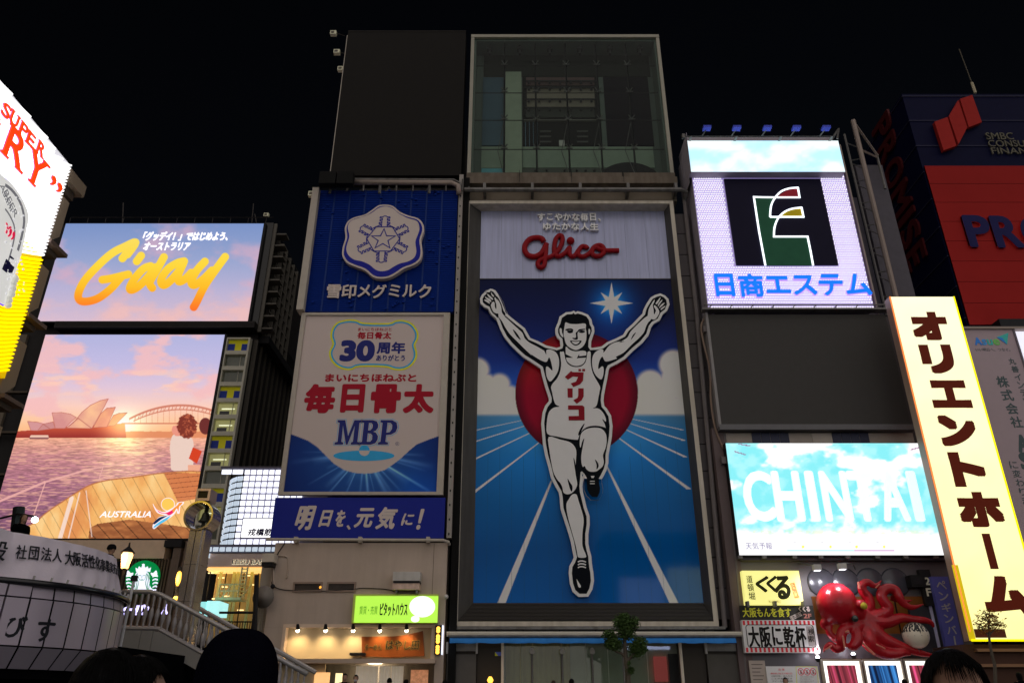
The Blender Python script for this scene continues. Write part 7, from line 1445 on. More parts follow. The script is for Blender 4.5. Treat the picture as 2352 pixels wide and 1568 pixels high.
# ladder with cage basket
lad = thing('roof_ladder', 'pale steel access ladder with a caged platform on the shop front', 'ladder', P(530, 1380, YE - 1)); yl_ = YE - 1
gm = M('cream_steel', A(190, 160, 104), .5)
xa, xb = P(*kR((885, 1300)), yl_).x, P(*kR((955, 1300)), yl_).x; zt_, zb_ = P(*kR((900, 1150)), yl_).z, P(*kR((900, 1568)), yl_).z
for x in (xa, xb): MB().bar((x, yl_, zb_), (x, yl_, zt_), .06).build('stile', gm, lad)
for k in range(9): z = zb_ + (zt_ - zb_) * (k + .5) / 9; MB().bar((xa, yl_, z), (xb, yl_, z), .035).build('rung', gm, lad)
bxa, bxb = P(*kR((625, 1450)), yl_).x, P(*kR((945, 1450)), yl_).x; zt3, zb3 = P(*kR((700, 1385)), yl_).z, P(*kR((700, 1545)), yl_).z
MB().box(bxa, bxb, yl_ - .5, yl_ + .4, zb3 - .1, zb3).build('platform', gm, lad)
for z in (zt3, (zt3 + zb3) / 2): MB().tube([(bxa, yl_ + .2, z - .1), (bxa + .15, yl_ - .5, z), (bxb - .15, yl_ - .5, z), (bxb, yl_ + .2, z)], .03, 6).build('cage_rail', gm, lad)
for k in range(5): x = bxa + .15 + (bxb - bxa - .3) * k / 4; MB().bar((x, yl_ - .5, zb3), (x, yl_ - .5, zt3), .035).build('cage_bar', gm, lad)
for k in range(2): MB().bar((bxa + .3 + k * .9, yl_ - .5, zb3), (bxa + .7 + k * .9, yl_ - .5, zt3), .03).build('cage_brace', gm, lad)
dp = thing('dark_pole', 'dark pole with curved bracket in front of the pale side wall', 'pole', P(586, 1480, 30.5)); MB().tube([P(583, 1490, 30.5), P(590, 1320, 30.5)], .09, 8).build('shaft', dark, dp)
dsh = P(604, 1370, 31.0); sdh = thing('satellite_dish', 'grey half-dish fixed to the pale side wall', 'dish', dsh); MB().lathe((dsh.x, 31.2, dsh.z), [(.02, .0), (.3, -.05), (.42, -.16)], 20, 'y').build('dish', M('dish_grey', A(74, 70, 66), .6), sdh, smooth=True); MB().bar((dsh.x, 31.2, dsh.z), (dsh.x + .1, 31.9, dsh.z), .05).build('bracket', steel, sdh)
rl_ = thing('promenade_railing', 'thin dark railing in front of the gold-lit shop front', 'railing', P(530, 1450, 34)); za_, zb_ = P(500, 1427, 34).z, P(500, 1482, 34).z; xa, xb = P(500, 1430, 34).x, P(586, 1430, 34).x
MB().bar((xa, 34, P(500, 1406, 34).z), (xb + .1, 34, P(500, 1406, 34).z), .07).build('top_rail', dark, rl_); MB().bar((xa, 34, za_), (xb, 34, za_), .04).build('mid_rail', dark, rl_)
for k in range(16): x = xa + (xb - xa) * k / 15; MB().bar((x, 34, zb_ - .5), (x, 34, za_), .025).build('baluster', dark, rl_)
# ================================================================== bell monument on the bridge
YBm = 25.0; pB = PY(YBm); cR = crop(680, 1900, 470, 1474)
cc2 = pB.pix(*kR((355, 503))); RR = pB.pix(*kR((540, 503)))[0] - cc2[0]
bm = thing('bell_monument', 'polished steel pillar topped by a ring with a bell and a small box', 'monument', (cc2[0], YBm, 4))
vs = []; n = 48; Ro, Ri = RR, RR * .88; yw = .75
for k in range(n):
    a = 2 * math.pi * k / n
    for (r, y) in ((Ro, -yw / 2), (Ro, yw / 2), (Ri, yw / 2), (Ri, -yw / 2)): vs.append((cc2[0] + r * math.cos(a) + (y + yw / 2) * .0, YBm + y + yw / 2, cc2[1] + r * math.sin(a)))
fs = [];
for k in range(n):
    j = (k + 1) % n
    for q in range(4): fs.append((4 * k + q, 4 * j + q, 4 * j + (q + 1) % 4, 4 * k + (q + 1) % 4))
ring = MB().add(vs, fs).build('ring', mirror, bm)
bmat = M('bronze_bell', (.05, .055, .045), .45, .6); bz = pB.pix(*kR((385, 560)))[1]; bxx = pB.pix(*kR((385, 560)))[0]; hb_ = pB.pix(*kR((385, 430)))[1] - bz; rb_ = pB.pix(*kR((468, 560)))[0] - bxx
MB().lathe((bxx, YBm + .35, bz), [(rb_, 0), (rb_ * .86, hb_ * .12), (rb_ * .62, hb_ * .4), (rb_ * .52, hb_ * .75), (rb_ * .4, hb_ * .92), (.03, hb_)], 20).build('bell', bmat, bm, smooth=True)
MB().bar((bxx, YBm + .35, bz + hb_), (bxx, YBm + .35, cc2[1] + Ri), .1).build('hanger', bmat, bm); MB().tube([(bxx - .03, YBm + .35, bz), (bxx - .03, YBm + .35, cc2[1] - Ri + .02)], .06, 8).build('clapper_post', bmat, bm)
a, b = pB.pix(*kR((340, 165))), pB.pix(*kR((492, 315))); m = MB(); m.prism(pB, [[(a[0], b[1]), (b[0], b[1]), (b[0], a[1]), (a[0], a[1])], [(a[0] + .06, b[1] + .08), (b[0] - .08, b[1] + .08), (b[0] - .08, a[1] - .08), (a[0] + .06, a[1] - .08)]], -.6, 0); m.build('display_box', M('brushed_box', A(120, 104, 92), .35, .5), bm); pbox('dark_display', pB, (a[0] + .06, b[0] - .08, b[1] + .08, a[1] - .08), -.1, -.05, M('display_dark', (.02, .018, .015), .2), bm)
pa, pb_ = pB.pix(*kR((338, 700))), pB.pix(*kR((232, 690))); wl_ = pB.pix(*kR((430, 700)))[0]; zt_ = cc2[1] - Ri * .98
w0_, w1_ = pB.pix(*kR((238, 700)))[0], pB.pix(*kR((432, 700)))[0]
ps = M('pillar_steel', (.52, .47, .43), .24, .85, vary=.3, scale=1.5, bump=.15)
wm_ = w0_ + (w1_ - w0_) * .42; gp_ = .012
for j in range(4):
    zb2 = 2.2 + (zt_ - 2.2) * j / 4; ze2 = 2.2 + (zt_ - 2.2) * (j + 1) / 4 - .012
    MB().box(w0_, wm_ - gp_, YBm + .05, YBm + .7, zb2, ze2).build('steel_panel', ps, bm); MB().box(wm_ + gp_, w1_ - .1, YBm + .05, YBm + .7, zb2, ze2).build('steel_panel', ps, bm); MB().box(w1_ - .095, w1_, YBm + .12, YBm + .7, zb2, ze2).build('steel_panel', ps, bm)
# clock disc behind pillar
# ================================================================== drum of the round bridge
CX, CY, RD = -12.40, 18.45, 3.2; zb0, zb1 = 2.62, 3.76
br_ = thing('bridge', 'round-ended canal bridge clad in grey-violet metal panels with dark joints', 'bridge', (CX, CY, 1))
pnl = M('violet_steel_panel', (.50, .44, .53), .3, .2, vary=.12, scale=.7, bump=.1)
def dpt(a, r=RD): return (CX + r * math.cos(a), CY + r * math.sin(a))
tang = math.atan2(19.84 - CY, -9.51 - CX)             # direction of the silhouette point
PWd = .47; dA = PWd / RD
angs = [tang + .35 - dA * (k) for k in range(11)]
for k in range(10):
    m = MB(); n = 4; g = .018 / RD; vs = []; hs_ = [(zb1 - .26, 0), (zb1 - .29, .03), (zb0 + .0, .03), (zb0 - .35, .22)]
    for (z0_, z1_, r0, r1_) in ((zb1 - .22, zb1, RD - .02, RD - .06), (zb0, zb1 - .25, RD, RD), (zb0 - .42, zb0 - .03, RD - .3, RD)):
        b_ = len(m.v); vs = []
        for i in range(n + 1):
            a_ = angs[k] - g - (dA - 2 * g) * i / n
            vs += [(*dpt(a_, r0), z0_), (*dpt(a_, r1_), z1_), (*dpt(a_, r0 - .05), z0_), (*dpt(a_, r1_ - .05), z1_)]
        m.add(vs, [f for i in range(n) for f in ((4 * i, 4 * i + 1, 4 * i + 5, 4 * i + 4), (4 * i + 1, 4 * i + 3, 4 * i + 7, 4 * i + 5), (4 * i + 2, 4 * i, 4 * i + 4, 4 * i + 6))])
    m.build('cladding_panel', pnl, br_, kind='stuff')
m = MB(); vs = []
for i in range(33):
    a_ = tang + .5 - (dA * 10 + .3) * i / 32; vs += [(*dpt(a_, RD - .06), zb0 - .02), (*dpt(a_, RD - .06), zb1 + .02)]
m.add(vs, [(2 * i, 2 * i + 1, 2 * i + 3, 2 * i + 2) for i in range(32)]); m.build('joint_backing', M('joint_black', (.008, .008, .01), .6), br_)
# straight run further left, deck slab, dark underside
ae = angs[-1]; ex, ey = dpt(ae); dxy = Vector((math.sin(ae), -math.cos(ae))); 
for k in range(6):
    a = Vector((ex, ey)) + dxy * (k * PWd + .02); b = a + dxy * (PWd - .04); nrm = Vector((math.cos(ae), math.sin(ae)))
    m = MB()
    for z0_, z1_ in ((zb1 - .22, zb1), (zb0, zb1 - .25)):
        m.add([(a.x, a.y, z0_), (b.x, b.y, z0_), (b.x, b.y, z1_), (a.x, a.y, z1_), (a.x - nrm.x * .1, a.y - nrm.y * .1, z0_), (b.x - nrm.x * .1, b.y - nrm.y * .1, z0_), (b.x - nrm.x * .1, b.y - nrm.y * .1, z1_), (a.x - nrm.x * .1, a.y - nrm.y * .1, z1_)], [(0, 3, 2, 1), (4, 5, 6, 7), (0, 1, 5, 4), (2, 3, 7, 6), (1, 2, 6, 5), (3, 0, 4, 7)])
    q4 = lambda p, z, d_: (p.x - nrm.x * d_, p.y - nrm.y * d_, z)
    m.add([q4(a, zb0 - .42, .3), q4(b, zb0 - .42, .3), q4(b, zb0 - .03, 0), q4(a, zb0 - .03, 0)], [(0, 3, 2, 1)])
    m.build('cladding_panel', pnl, br_, kind='stuff')
mdk = M('underside_shade', (.004, .004, .005), .9, spec=0.); YS_ = 24.3  # near-black colour holds the shade under bridge and stair
dr = [dpt(2 * math.pi * i / 40, RD - .35) for i in range(40)]
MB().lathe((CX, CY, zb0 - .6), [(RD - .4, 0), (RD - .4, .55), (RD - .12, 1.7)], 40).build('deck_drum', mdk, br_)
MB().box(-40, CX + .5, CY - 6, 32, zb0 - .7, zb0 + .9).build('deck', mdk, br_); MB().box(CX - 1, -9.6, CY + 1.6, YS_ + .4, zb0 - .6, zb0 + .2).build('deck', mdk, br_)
# black hand rail tube
m = MB(); m.tube([(*dpt(tang + .45 - (dA * 10 + .3) * i / 32, RD + .02), zb1 + .06) for i in range(33)] + [(ex + dxy.x * k, ey + dxy.y * k, zb1 + .06) for k in (1, 2, 3)], .07, 8); m.build('dark_tube', M('black_gloss_tube', (.02, .02, .025), .15, spec=.6), br_, smooth=True)
for k in range(14): a_ = tang + .3 - dA * .75 * k; MB().bar((*dpt(a_, RD), zb1 + .1), (*dpt(a_, RD + .03), zb1 + .2), .035).build('banner_tie', white, br_)
# lettering on the cladding
def cyl_text(nm, s, ac, zc0, zc1, wd, r, mat, par, bold=.03, tilt=0.):
    v, f, mn, mx = glyphs(s); m = MB(); h_ = zc1 - zc0
    for i, (dx_, dz_) in enumerate([(0, 0), (bold, 0), (-bold, 0), (0, bold), (0, -bold)]):
        vs = []
        for p in v:
            t_ = ((p[0] - mn[0]) / (mx[0] - mn[0]) - .5) * wd + dx_ * h_; z = zc0 + (p[1] - mn[1]) / (mx[1] - mn[1]) * h_ + dz_ * h_
            a_ = ac + t_ / r; rr = r + (.012 - i * .001 if p[2] > 0 else 0) + tilt * (z - 3.8); vs.append((*dpt(a_, rr), z))
        m.add(vs, f)
    return m.build(nm, mat, par)
def ang_at(u, v, RD=RD):                                     # angle on the drum seen at this pixel
    d = ray(u, v); dx_, dy_ = d.x, d.y; A_ = dx_ * dx_ + dy_ * dy_; B_ = -2 * (dx_ * CX + dy_ * CY); C_ = CX * CX + CY * CY - RD * RD; D_ = max(0, B_ * B_ - 4 * A_ * C_); t_ = (-B_ - math.sqrt(D_)) / (2 * A_)
    return math.atan2(dy_ * t_ - CY, dx_ * t_ - CX), EYE + d.z * t_
lt = M('slate_letter', (.02, .022, .03), .5)
for ch, b in (('び', (55, 985, 195, 1170)), ('す', (340, 1015, 435, 1205))):
    u0, v0 = kL(b[:2]); u1, v1 = kL(b[2:]); a0_, z1_ = ang_at(u0, v0); a1_, _ = ang_at(u1, v1); _, z0_ = ang_at((u0 + u1) / 2, v1); _, z1_ = ang_at((u0 + u1) / 2, v0)
    cyl_text('name_letter', ch, (a0_ + a1_) / 2, z0_, z1_, abs(a1_ - a0_) * RD, RD + .002, lt, br_)
# banner
bn = thing('bridge_banner', 'long off-white cloth banner with black brush characters tied along the bridge rail', 'banner', (*dpt(tang - 1), 3.9))
vs = []; n = 70; NB = 8
for i in range(n + 1):
    s_ = i / n; a_ = tang + .42 - (dA * 10 + .25) * s_
    for j in range(NB + 1):
        z = 3.86 + (1.0 - .06 * math.sin(s_ * 3)) * j / NB; rr = RD - .13 - .32 * j / NB + .02 * math.sin(i * .9 + j * .4) * (1 - j / NB * .4) + .012 * math.sin(i * .31 + j); vs.append((*dpt(a_, rr), z))
L_ = NB + 1; fs = [(i * L_ + j, i * L_ + j + 1, (i + 1) * L_ + j + 1, (i + 1) * L_ + j) for i in range(n) for j in range(NB)]
k0 = len(vs); ae2 = tang + .42 - (dA * 10 + .25); bx_, by_ = dpt(ae2, RD - .13); dd2 = Vector((math.sin(ae2), -math.cos(ae2)))
for i in range(1, 9):
    for j in range(NB + 1): vs.append((bx_ + dd2.x * i * .35 + .02 * math.sin(i * 2), by_ + dd2.y * i * .35, 3.86 + 1.0 * j / NB))
rows_ = [n * L_] + [k0 + i * L_ for i in range(8)]; fs += [(rows_[i] + j, rows_[i] + j + 1, rows_[i + 1] + j + 1, rows_[i + 1] + j) for i in range(8) for j in range(NB)]
MB().add(vs, fs).build('cloth', M('banner_cloth', (.78, .70, .80), .9, vary=.08, bump=.2), bn, smooth=True)
bl = [('般', 8, 108, 362, 498), ('社', 135, 228, 380, 505), ('団', 248, 332, 390, 510), ('法', 352, 440, 400, 520), ('人', 450, 530, 410, 528), ('大', 555, 632, 425, 555), ('阪', 628, 692, 440, 560), ('活', 697, 755, 455, 575), ('性', 757, 815, 465, 582), ('化', 817, 858, 480, 592), ('事', 860, 900, 500, 608), ('業', 903, 938, 512, 615), ('実', 940, 968, 525, 622), ('行', 970, 1000, 540, 632), ('委', 1003, 1022, 560, 640)]
for ch, xa_, xb_, ya_, yb_ in bl:
    u0, v0 = kL((xa_, ya_)); u1, v1 = kL((xb_, yb_)); a0_, _ = ang_at(u0, (v0 + v1) / 2, RD - .3); a1_, _ = ang_at(u1, (v0 + v1) / 2, RD - .3); _, z1_ = ang_at((u0 + u1) / 2, v0, RD - .3); _, z0_ = ang_at((u0 + u1) / 2, v1, RD - .3)
    if ch == '般': asha = ang_at(*kL((181, 440)), RD - .3)[0]; ssha = ang_at(*kL((228, 440)), RD - .3)[0] - ang_at(*kL((135, 440)), RD - .3)[0]; a0_, a1_ = asha - ssha * 1.85, asha - ssha * .78
    if ch == '般':
        pS_ = Plane((bx_, by_, 0), (-dd2.x, -dd2.y, 0), (0, 0, 1)); am = ((a0_ + a1_) / 2 - ae2) * RD; m = MB(); text2(m, pS_, ch, am - .36, am - .02, 4.2, 4.6, .0, .03, bold=.012); m.build('brush_letter', lt, bn); continue
    cyl_text('brush_letter', ch, (a0_ + a1_) / 2, z0_, z1_, abs(a1_ - a0_) * (RD - .085), RD - .085, lt, bn, bold=.012, tilt=-.32)
# ================================================================== stairs with balusters down to the promenade
YS = 24.3; st_ = thing('bridge_stairs', 'concrete stair with turned metal balusters descending from the bridge', 'stairs', (-9, YS, .75))
Ps = PY(YS); rp = lambda *p: [P(u, v, YS) for u, v in kP(*p)]
top = rp((110, 492), (230, 488), (450, 490), (570, 522), (1300, 915), (1900, 1240), (2300, 1460)); bot = rp((90, 925), (230, 928), (450, 932), (540, 936), (1130, 1262), (1560, 1500), (2300, 1900))
stm = M('stair_concrete', (.26, .25, .24), .8, vary=.15, scale=1.2, bump=.3); rlm = M('rail_steel', (.34, .32, .33), .45, .2)
MB().tube(top, .075, 8).build('handrail', M('handrail_pale', (.4, .38, .38), .35, .4), st_, smooth=True)
MB().tube([p + Vector((0, .02, .03)) for p in bot], .07, 6).build('bottom_rail', rlm, st_)
def lerp_path(path, x):
    for a, b in zip(path[:-1], path[1:]):
        if a.x <= x <= b.x: return a.z + (b.z - a.z) * (x - a.x) / (b.x - a.x)
    return None
x = top[0].x + .1; bal = None; pr = [(.035, 0), (.035, .12), (.025, .16), (.055, .3), (.072, .42), (.045, .56), (.022, .62), (.036, .66), (.022, .7), (.04, .84), (.04, 1)]
while x < top[-1].x - .2:
    zt_, zb_ = lerp_path(top, x), lerp_path(bot, x)
    if zt_ is None or zb_ is None: x += .185; continue
    H_ = zt_ - zb_
    o = MB().lathe((x, YS, zb_), [(r, h * H_) for r, h in pr], 8).build('baluster', rlm, st_, smooth=True)
    x += .185
# stringer / landing fascia and second rail behind
sb = rp((60, 1192), (330, 1196), (630, 1206), (1070, 1450), (1500, 1690), (2300, 2120))
def slab(pathA, pathB, y0, y1, nm, mat):
    pA = [(p.x, p.z) for p in pathA]; pBt = [(p.x, p.z) for p in pathB]; MB().prism(Plane((0, y0, 0), (1, 0, 0), (0, 0, 1)), [pA + pBt[::-1]], -(y1 - y0), 0).build(nm, mat, st_)
sp_ = [p - Vector((0, 0, .04)) for p in bot]
for i, (xa_, xb_) in enumerate(((0, 330), (335, 470), (475, 2300))):
    xa = P(*kP((xa_, 1050)), YS).x; xb = P(*kP((xb_, 1050)), YS).x
    ta = [(x_, lerp_path(sp_, x_)) for x_ in [xa + (xb - xa) * t_ / 24 for t_ in range(25)]]; tb = [(x_, lerp_path(sb, x_)) for x_, _ in ta]; ta = [p for p in ta if p[1] is not None]; tb = [p for p in tb if p[1] is not None]
    if len(ta) < 2 or len(tb) < 2: continue
    MB().prism(Plane((0, YS - .05, 0), (1, 0, 0), (0, 0, 1)), [ta + tb[::-1]], -.4, 0).build('fascia_panel', stm, st_)
top2 = [P(u, v, YS + 2.6) for u, v in kP((880, 603), (1420, 905), (2000, 1215), (2400, 1440))]; 
MB().tube(top2, .075, 8).build('handrail', M('handrail_pale'), st_)
x = top2[0].x
while x < top2[-1].x - .2:
    zt_ = lerp_path(top2, x); MB().lathe((x, YS + 2.6, zt_ - 1.05), [(r, h * 1.05) for r, h in pr], 8).build('baluster', rlm, st_, smooth=True); x += .2
ns2 = 18
for k in range(ns2):
    x = -8.6 + k * .3; zz_ = lerp_path(bot, x)
    if zz_: MB().box(x, x + .31, YS + .1, YS + 2.5, zz_ - .35, zz_ - .1).build('step', stm, st_)
a_ = P(*kP((900, 618)), YS + 2.4); b_ = P(*kP((1118, 712)), YS + 2.4)
MB().box(-30, P(*kP((620, 1300)), YS + .6).x, YS + .5, YS + .8, .75, lerp_path(sb, -9.5) - .0 if lerp_path(sb, -9.5) else 2.8).build('shade_underwall', mdk, st_)  # black wall stands for the quay shadow
MB().prism(Plane((0, YS + 1.2, 0), (1, 0, 0), (0, 0, 1)), [[(P(*kP((600, 1250)), YS + 1.2).x, .75), (P(*kP((2300, 2100)), YS + 1.2).x, .7), (P(*kP((2300, 1950)), YS + 1.2).x, .9), (P(*kP((640, 1200)), YS + 1.2).x, P(*kP((640, 1200)), YS + 1.2).z)]], -.3, 0).build('shade_underwall', mdk, st_)
fp = thing('slanting_pole', 'thin pale slanting pole in front of the bridge end and stair', 'pole', P(*kP((75, 1210)), 20.5)); MB().tube([P(*kP((255, 345)), 20.5), P(*kP((75, 1215)), 20.5), P(*kP((40, 1400)), 20.5)], .035, 6).build('shaft', M('pole_white', (.6, .6, .62), .4), fp)
q_ = P(*kP((250, 345)), 20.5); MB().box(q_.x - .06, q_.x + .08, 20.45, 20.55, q_.z - .04, q_.z + .1).build('clip', dark, fp)
# ================================================================== beer sign on the building at the left edge
XB = -14.3
PBs = Plane((XB, 0, 0), (0, 1, 0), (0, 0, 1))          # faces +x
bs2 = thing('beer_sign', 'dazzling white and yellow ribbed sign with red lettering and a big silver can', 'sign', (XB, 16, 6))
ec = PBs.pix(162, 379); ye_c = ec[0]; zt_ = ec[1]
yl0 = 8.0; zbot = PBs.pix(2, 862)[1]; cn = 1.1                                     # the right end is a rounded corner
def wrap(a, b, h=0.):                                  # plane metres -> rounded end beyond a = ye_c-cn
    return PBs.at(a, b, h)
whg = M('beer_white', (1, 1, 1), emit=(1, .99, 1), es=2.0, vary=.0)
ylw = M('beer_yellow', (1, .8, 0), emit=(1, .72, 0), es=1.1, vary=.1)
MB().box(XB - .5, XB - .02, yl0, ye_c, PBs.pix(97, 587)[1] + .02, zt_).build('backing', M('beer_backing', (.3, .3, .3), emit=(.8, .78, .85), es=.8), bs2)
MB().box(XB - .5, XB - .021, yl0, ye_c, zbot, PBs.pix(97, 587)[1]).build('backing', M('beer_backing_yellow', (.3, .25, .0), emit=(.75, .45, 0), es=.8), bs2)
bnd = px2(PBs, list(kW((155, 350), (180, 362), (215, 372), (260, 380), (310, 384), (372, 386)))); 
def zbnd(a):
    P_ = sorted(bnd)
    if a <= P_[0][0]: s_ = (P_[1][1] - P_[0][1]) / (P_[1][0] - P_[0][0]); return P_[0][1] + (a - P_[0][0]) * s_ * .5
    for (a0, b0), (a1, b1) in zip(P_[:-1], P_[1:]):
        if a0 <= a <= a1: return b0 + (b1 - b0) * (a - a0) / (a1 - a0)
    return P_[-1][1]
na = 26; aa_ = [yl0 + (ye_c - yl0) * i / na for i in range(na)] + [ye_c]
def ribs(z_off0, n, step, mat, nm, top_clip=True):
    m = MB()
    for k in range(n):
        zc = [zbnd(a) + z_off0 + k * step for a in aa_]
        pts = [(a, z) for a, z in zip(aa_, zc) if zbot < z < zt_ - .02]
        if len(pts) < 2: continue
        vs = []
        for a, z in pts: vs += [PBs.at(a, z - step * .32, 0), PBs.at(a, z - step * .16, .05), PBs.at(a, z + step * .16, .05), PBs.at(a, z + step * .32, 0)]
        m.add(vs, [(4 * i + q, 4 * i + q + 4, 4 * i + q + 5, 4 * i + q + 1) for i in range(len(pts) - 1) for q in range(3)])
    return m.build(nm, mat, bs2, kind='stuff')
ribs(.06, 95, .125, whg, 'white_ribs'); ribs(-12, 96, .125, ylw, 'yellow_ribs')
rl2 = M('red_beer_letter', (.6, .05, .01), emit=C(255, 66, 14), es=1.0, vary=.25, scale=9); mg_ = M('magenta_edge', (.8, .05, .4), emit=C(255, 50, 140), es=1)
def btext(s, px0_, px1_, hpx, nm='sign_letter'):       # baseline start/end pixels and cap height in pixels at the start
    (a0, b0), (a1, b1) = PBs.pix(*px0_), PBs.pix(*px1_); bb_ = (b0 + b1) / 2; m = MB(); text2(m, PBs, s, a0, a1, bb_, bb_ + hpx, .055, .07, bold=.05); m.build(nm + '_edge', mg_, bs2); m = MB(); text2(m, PBs, s, a0 + .02, a1 - .02, bb_ + .02, bb_ + hpx - .02, .072, .1, bold=.03); m.build(nm, rl2, bs2)
pS = [PBs.pix(*cA((a, b))) for a, b in ((10, 250), (262, 505))]
zS = (pS[0][1] + pS[1][1]) / 2
print('beer', [PBs.pix(*cA(((b[0]+b[2])/2,(b[1]+b[3])/2))) for b in ((2, 190, 45, 262),(52, 235, 98, 322),(108, 310, 160, 385),(152, 372, 205, 440),(212, 428, 272, 505),(-150, 180, -20, 380),(20, 360, 150, 560),(130, 500, 295, 690),(296, 635, 342, 700),(334, 680, 380, 742))], ec, zbot)
cch = [('S', (2, 190, 45, 262)), ('U', (52, 235, 98, 322)), ('P', (108, 310, 160, 385)), ('E', (152, 372, 205, 440)), ('R', (212, 428, 272, 505))]
big = [('D', (-150, 180, -20, 380)), ('R', (20, 360, 150, 560)), ('Y', (130, 500, 295, 690)), ('’', (296, 635, 342, 700)), ('’', (334, 680, 380, 742))]
def glyph_px(ch, quadpx, h0, h1, mat, nm, bold):       # four plane corners from the pixel box along the sign's own axes
    x0_, y0_, x1_, y1_ = quadpx
    m_ = PBs.pix(*cA(((x0_ + x1_) / 2, (y0_ + y1_) / 2)))
    l_ = PBs.pix(*cA((x0_, y0_ + (y1_ - y0_) * .3)))[0]; r_ = PBs.pix(*cA((x1_, y1_ - (y1_ - y0_) * .3)))[0]
    return m_, l_, r_
for lst, hh in ((cch, None), (big, None)):
    for ch, b in lst:
        m_, l_, r_ = glyph_px(ch, b, 0, 0, None, '', 0)
        if lst is cch: hgt = .42; wd = .34
        else: hgt = 1.0 if ch in 'DRY' else .34; wd = .86 if ch in 'DRY' else .24
        for (mt, h0, h1, gr, bo) in ((mg_, .055, .07, .015, .03), (rl2, .072, .1, 0, .014)):
            m = MB(); text2(m, PBs, ch, m_[0] - wd / 2 - gr, m_[0] + wd / 2 + gr, m_[1] - hgt / 2 - gr, m_[1] + hgt / 2 + gr, h0, h1, bold=bo)
            for (sx_, sz_) in {'R': ((-.38, -.5), (-.38, .5), (.42, -.5)), 'Y': ((-.4, .5), (.4, .5), (0, -.5)), 'P': ((-.38, -.5), (-.38, .5)), 'E': ((-.38, -.5), (-.38, .5)), 'U': ((-.4, .5), (.4, .5)), 'D': ((-.38, -.5), (-.38, .5))}.get(ch, ()):
                cx_, cz_ = m_[0] + sx_ * wd, m_[1] + sz_ * hgt * .96; m.prism(PBs, [[(cx_ - wd * .2 - gr, cz_ - hgt * .03 - gr), (cx_ + wd * .2 + gr, cz_ - hgt * .03 - gr), (cx_ + wd * .2 + gr, cz_ + hgt * .03 + gr), (cx_ - wd * .2 - gr, cz_ + hgt * .03 + gr)]], h0, h1 - .003)
            m.build('sign_letter', mt, bs2)
# the can: silver silhouette with panels, droplets and lettering
canp = [(0, 650), (30, 672), (70, 715), (105, 770), (135, 830), (150, 880), (148, 920), (138, 960), (130, 1010), (118, 1060), (112, 1100), (92, 1160), (75, 1210), (62, 1270), (45, 1330), (20, 1400), (0, 1440)]
cpx = [cA(p) for p in canp]; lft = [(-60, 560 * .57422 + 150), ]
can_l = [PBs.pix(u, v) for u, v in cpx]; zlo = can_l[-1][1]; zhi = can_l[0][1]
loop = smoothc(can_l, 2, False) + [(yl0 + .5, zlo - 1.5), (yl0 + .5, zhi + .2)]
MB().prism(PBs, [offset(loop, .05)], .06, .09).build('can_rim', M('can_violet', (.3, .2, .8), emit=C(96, 70, 200), es=.9), bs2)
MB().prism(PBs, [loop], .095, .14).build('can', M('can_silver', (.5, .5, .5), .3, .3, emit=C(205, 204, 200), es=.95, vary=.35, scale=.8), bs2)
m = MB(); q_ = [PBs.pix(*cA(p)) for p in ((0, 690), (40, 720), (85, 780), (112, 850), (120, 920), (105, 1010), (80, 1100))]; stroke2(m, PBs, smoothc(q_, 3, False), .09, .141, .15); m.build('can_band', M('can_grey', (.2, .2, .2), emit=C(100, 100, 106), es=.9), bs2)
m = MB(); q_ = [PBs.pix(*cA(p)) for p in ((0, 840), (28, 880), (55, 940), (60, 1000), (45, 1080), (25, 1150), (0, 1230))]; stroke2(m, PBs, smoothc(q_, 3, False), .05, .141, .15); m.build('can_band', M('can_grey'), bs2)
for ch, (x_, y_) in (('”', (38, 1000)), ('Y', (12, 965))): c_ = PBs.pix(*cA((x_, y_))); m = MB(); text2(m, PBs, ch, c_[0] - .12, c_[0] + .14, c_[1] - .14, c_[1] + .14, .151, .16, bold=.04); m.build('can_letter', M('can_red', (.6, .02, .1), emit=C(190, 20, 60), es=1), bs2)
for (x0_, y0_, x1_, y1_) in ((28, 1130, 46, 1160), (8, 1165, 36, 1250), (0, 1150, 6, 1240)):
    a = PBs.pix(*cA((x0_, y0_))); b = PBs.pix(*cA((x1_, y1_))); MB().prism(PBs, [[(a[0], b[1]), (b[0], b[1]), (b[0] + .03, a[1]), (a[0] + .03, a[1])]], .151, .165).build('can_logo', M('can_ink', (.01, .01, .03), emit=(.005, .004, .02), es=1), bs2)
for s_, (x_, y_) in (('Asahi', (20, 780)), ('BEER', (48, 820))): c_ = PBs.pix(*cA((x_, y_))); m = MB(); text2(m, PBs, s_, c_[0] - .5, c_[0] + .3, c_[1] - .1, c_[1] + .1, .151, .158, rot=-.5); m.build('can_small_print', M('can_grey'), bs2)
m = MB(); random.seed(5)
for k in range(70):
    c_ = PBs.pix(*cA((random.uniform(0, 120), random.uniform(760, 1380)))); m.ball(PBs.at(c_[0], c_[1], .15), random.uniform(.015, .035), 6, 4)
m.build('droplets', M('drop_white', (.8, .8, .85), .1, emit=(.5, .5, .52), es=.8), bs2, kind='stuff')
m = MB(); 
for k in range(26): c_ = PBs.pix(*cA((68 - k * 2.4 + random.uniform(-6, 6), 1262 + k * 7.5))); m.ball(PBs.at(c_[0], c_[1], .16), random.uniform(.05, .1), 7, 5)
m.build('foam_edge', M('foam', (.7, .7, .66), .6, emit=C(190, 190, 180), es=.6), bs2, kind='stuff')
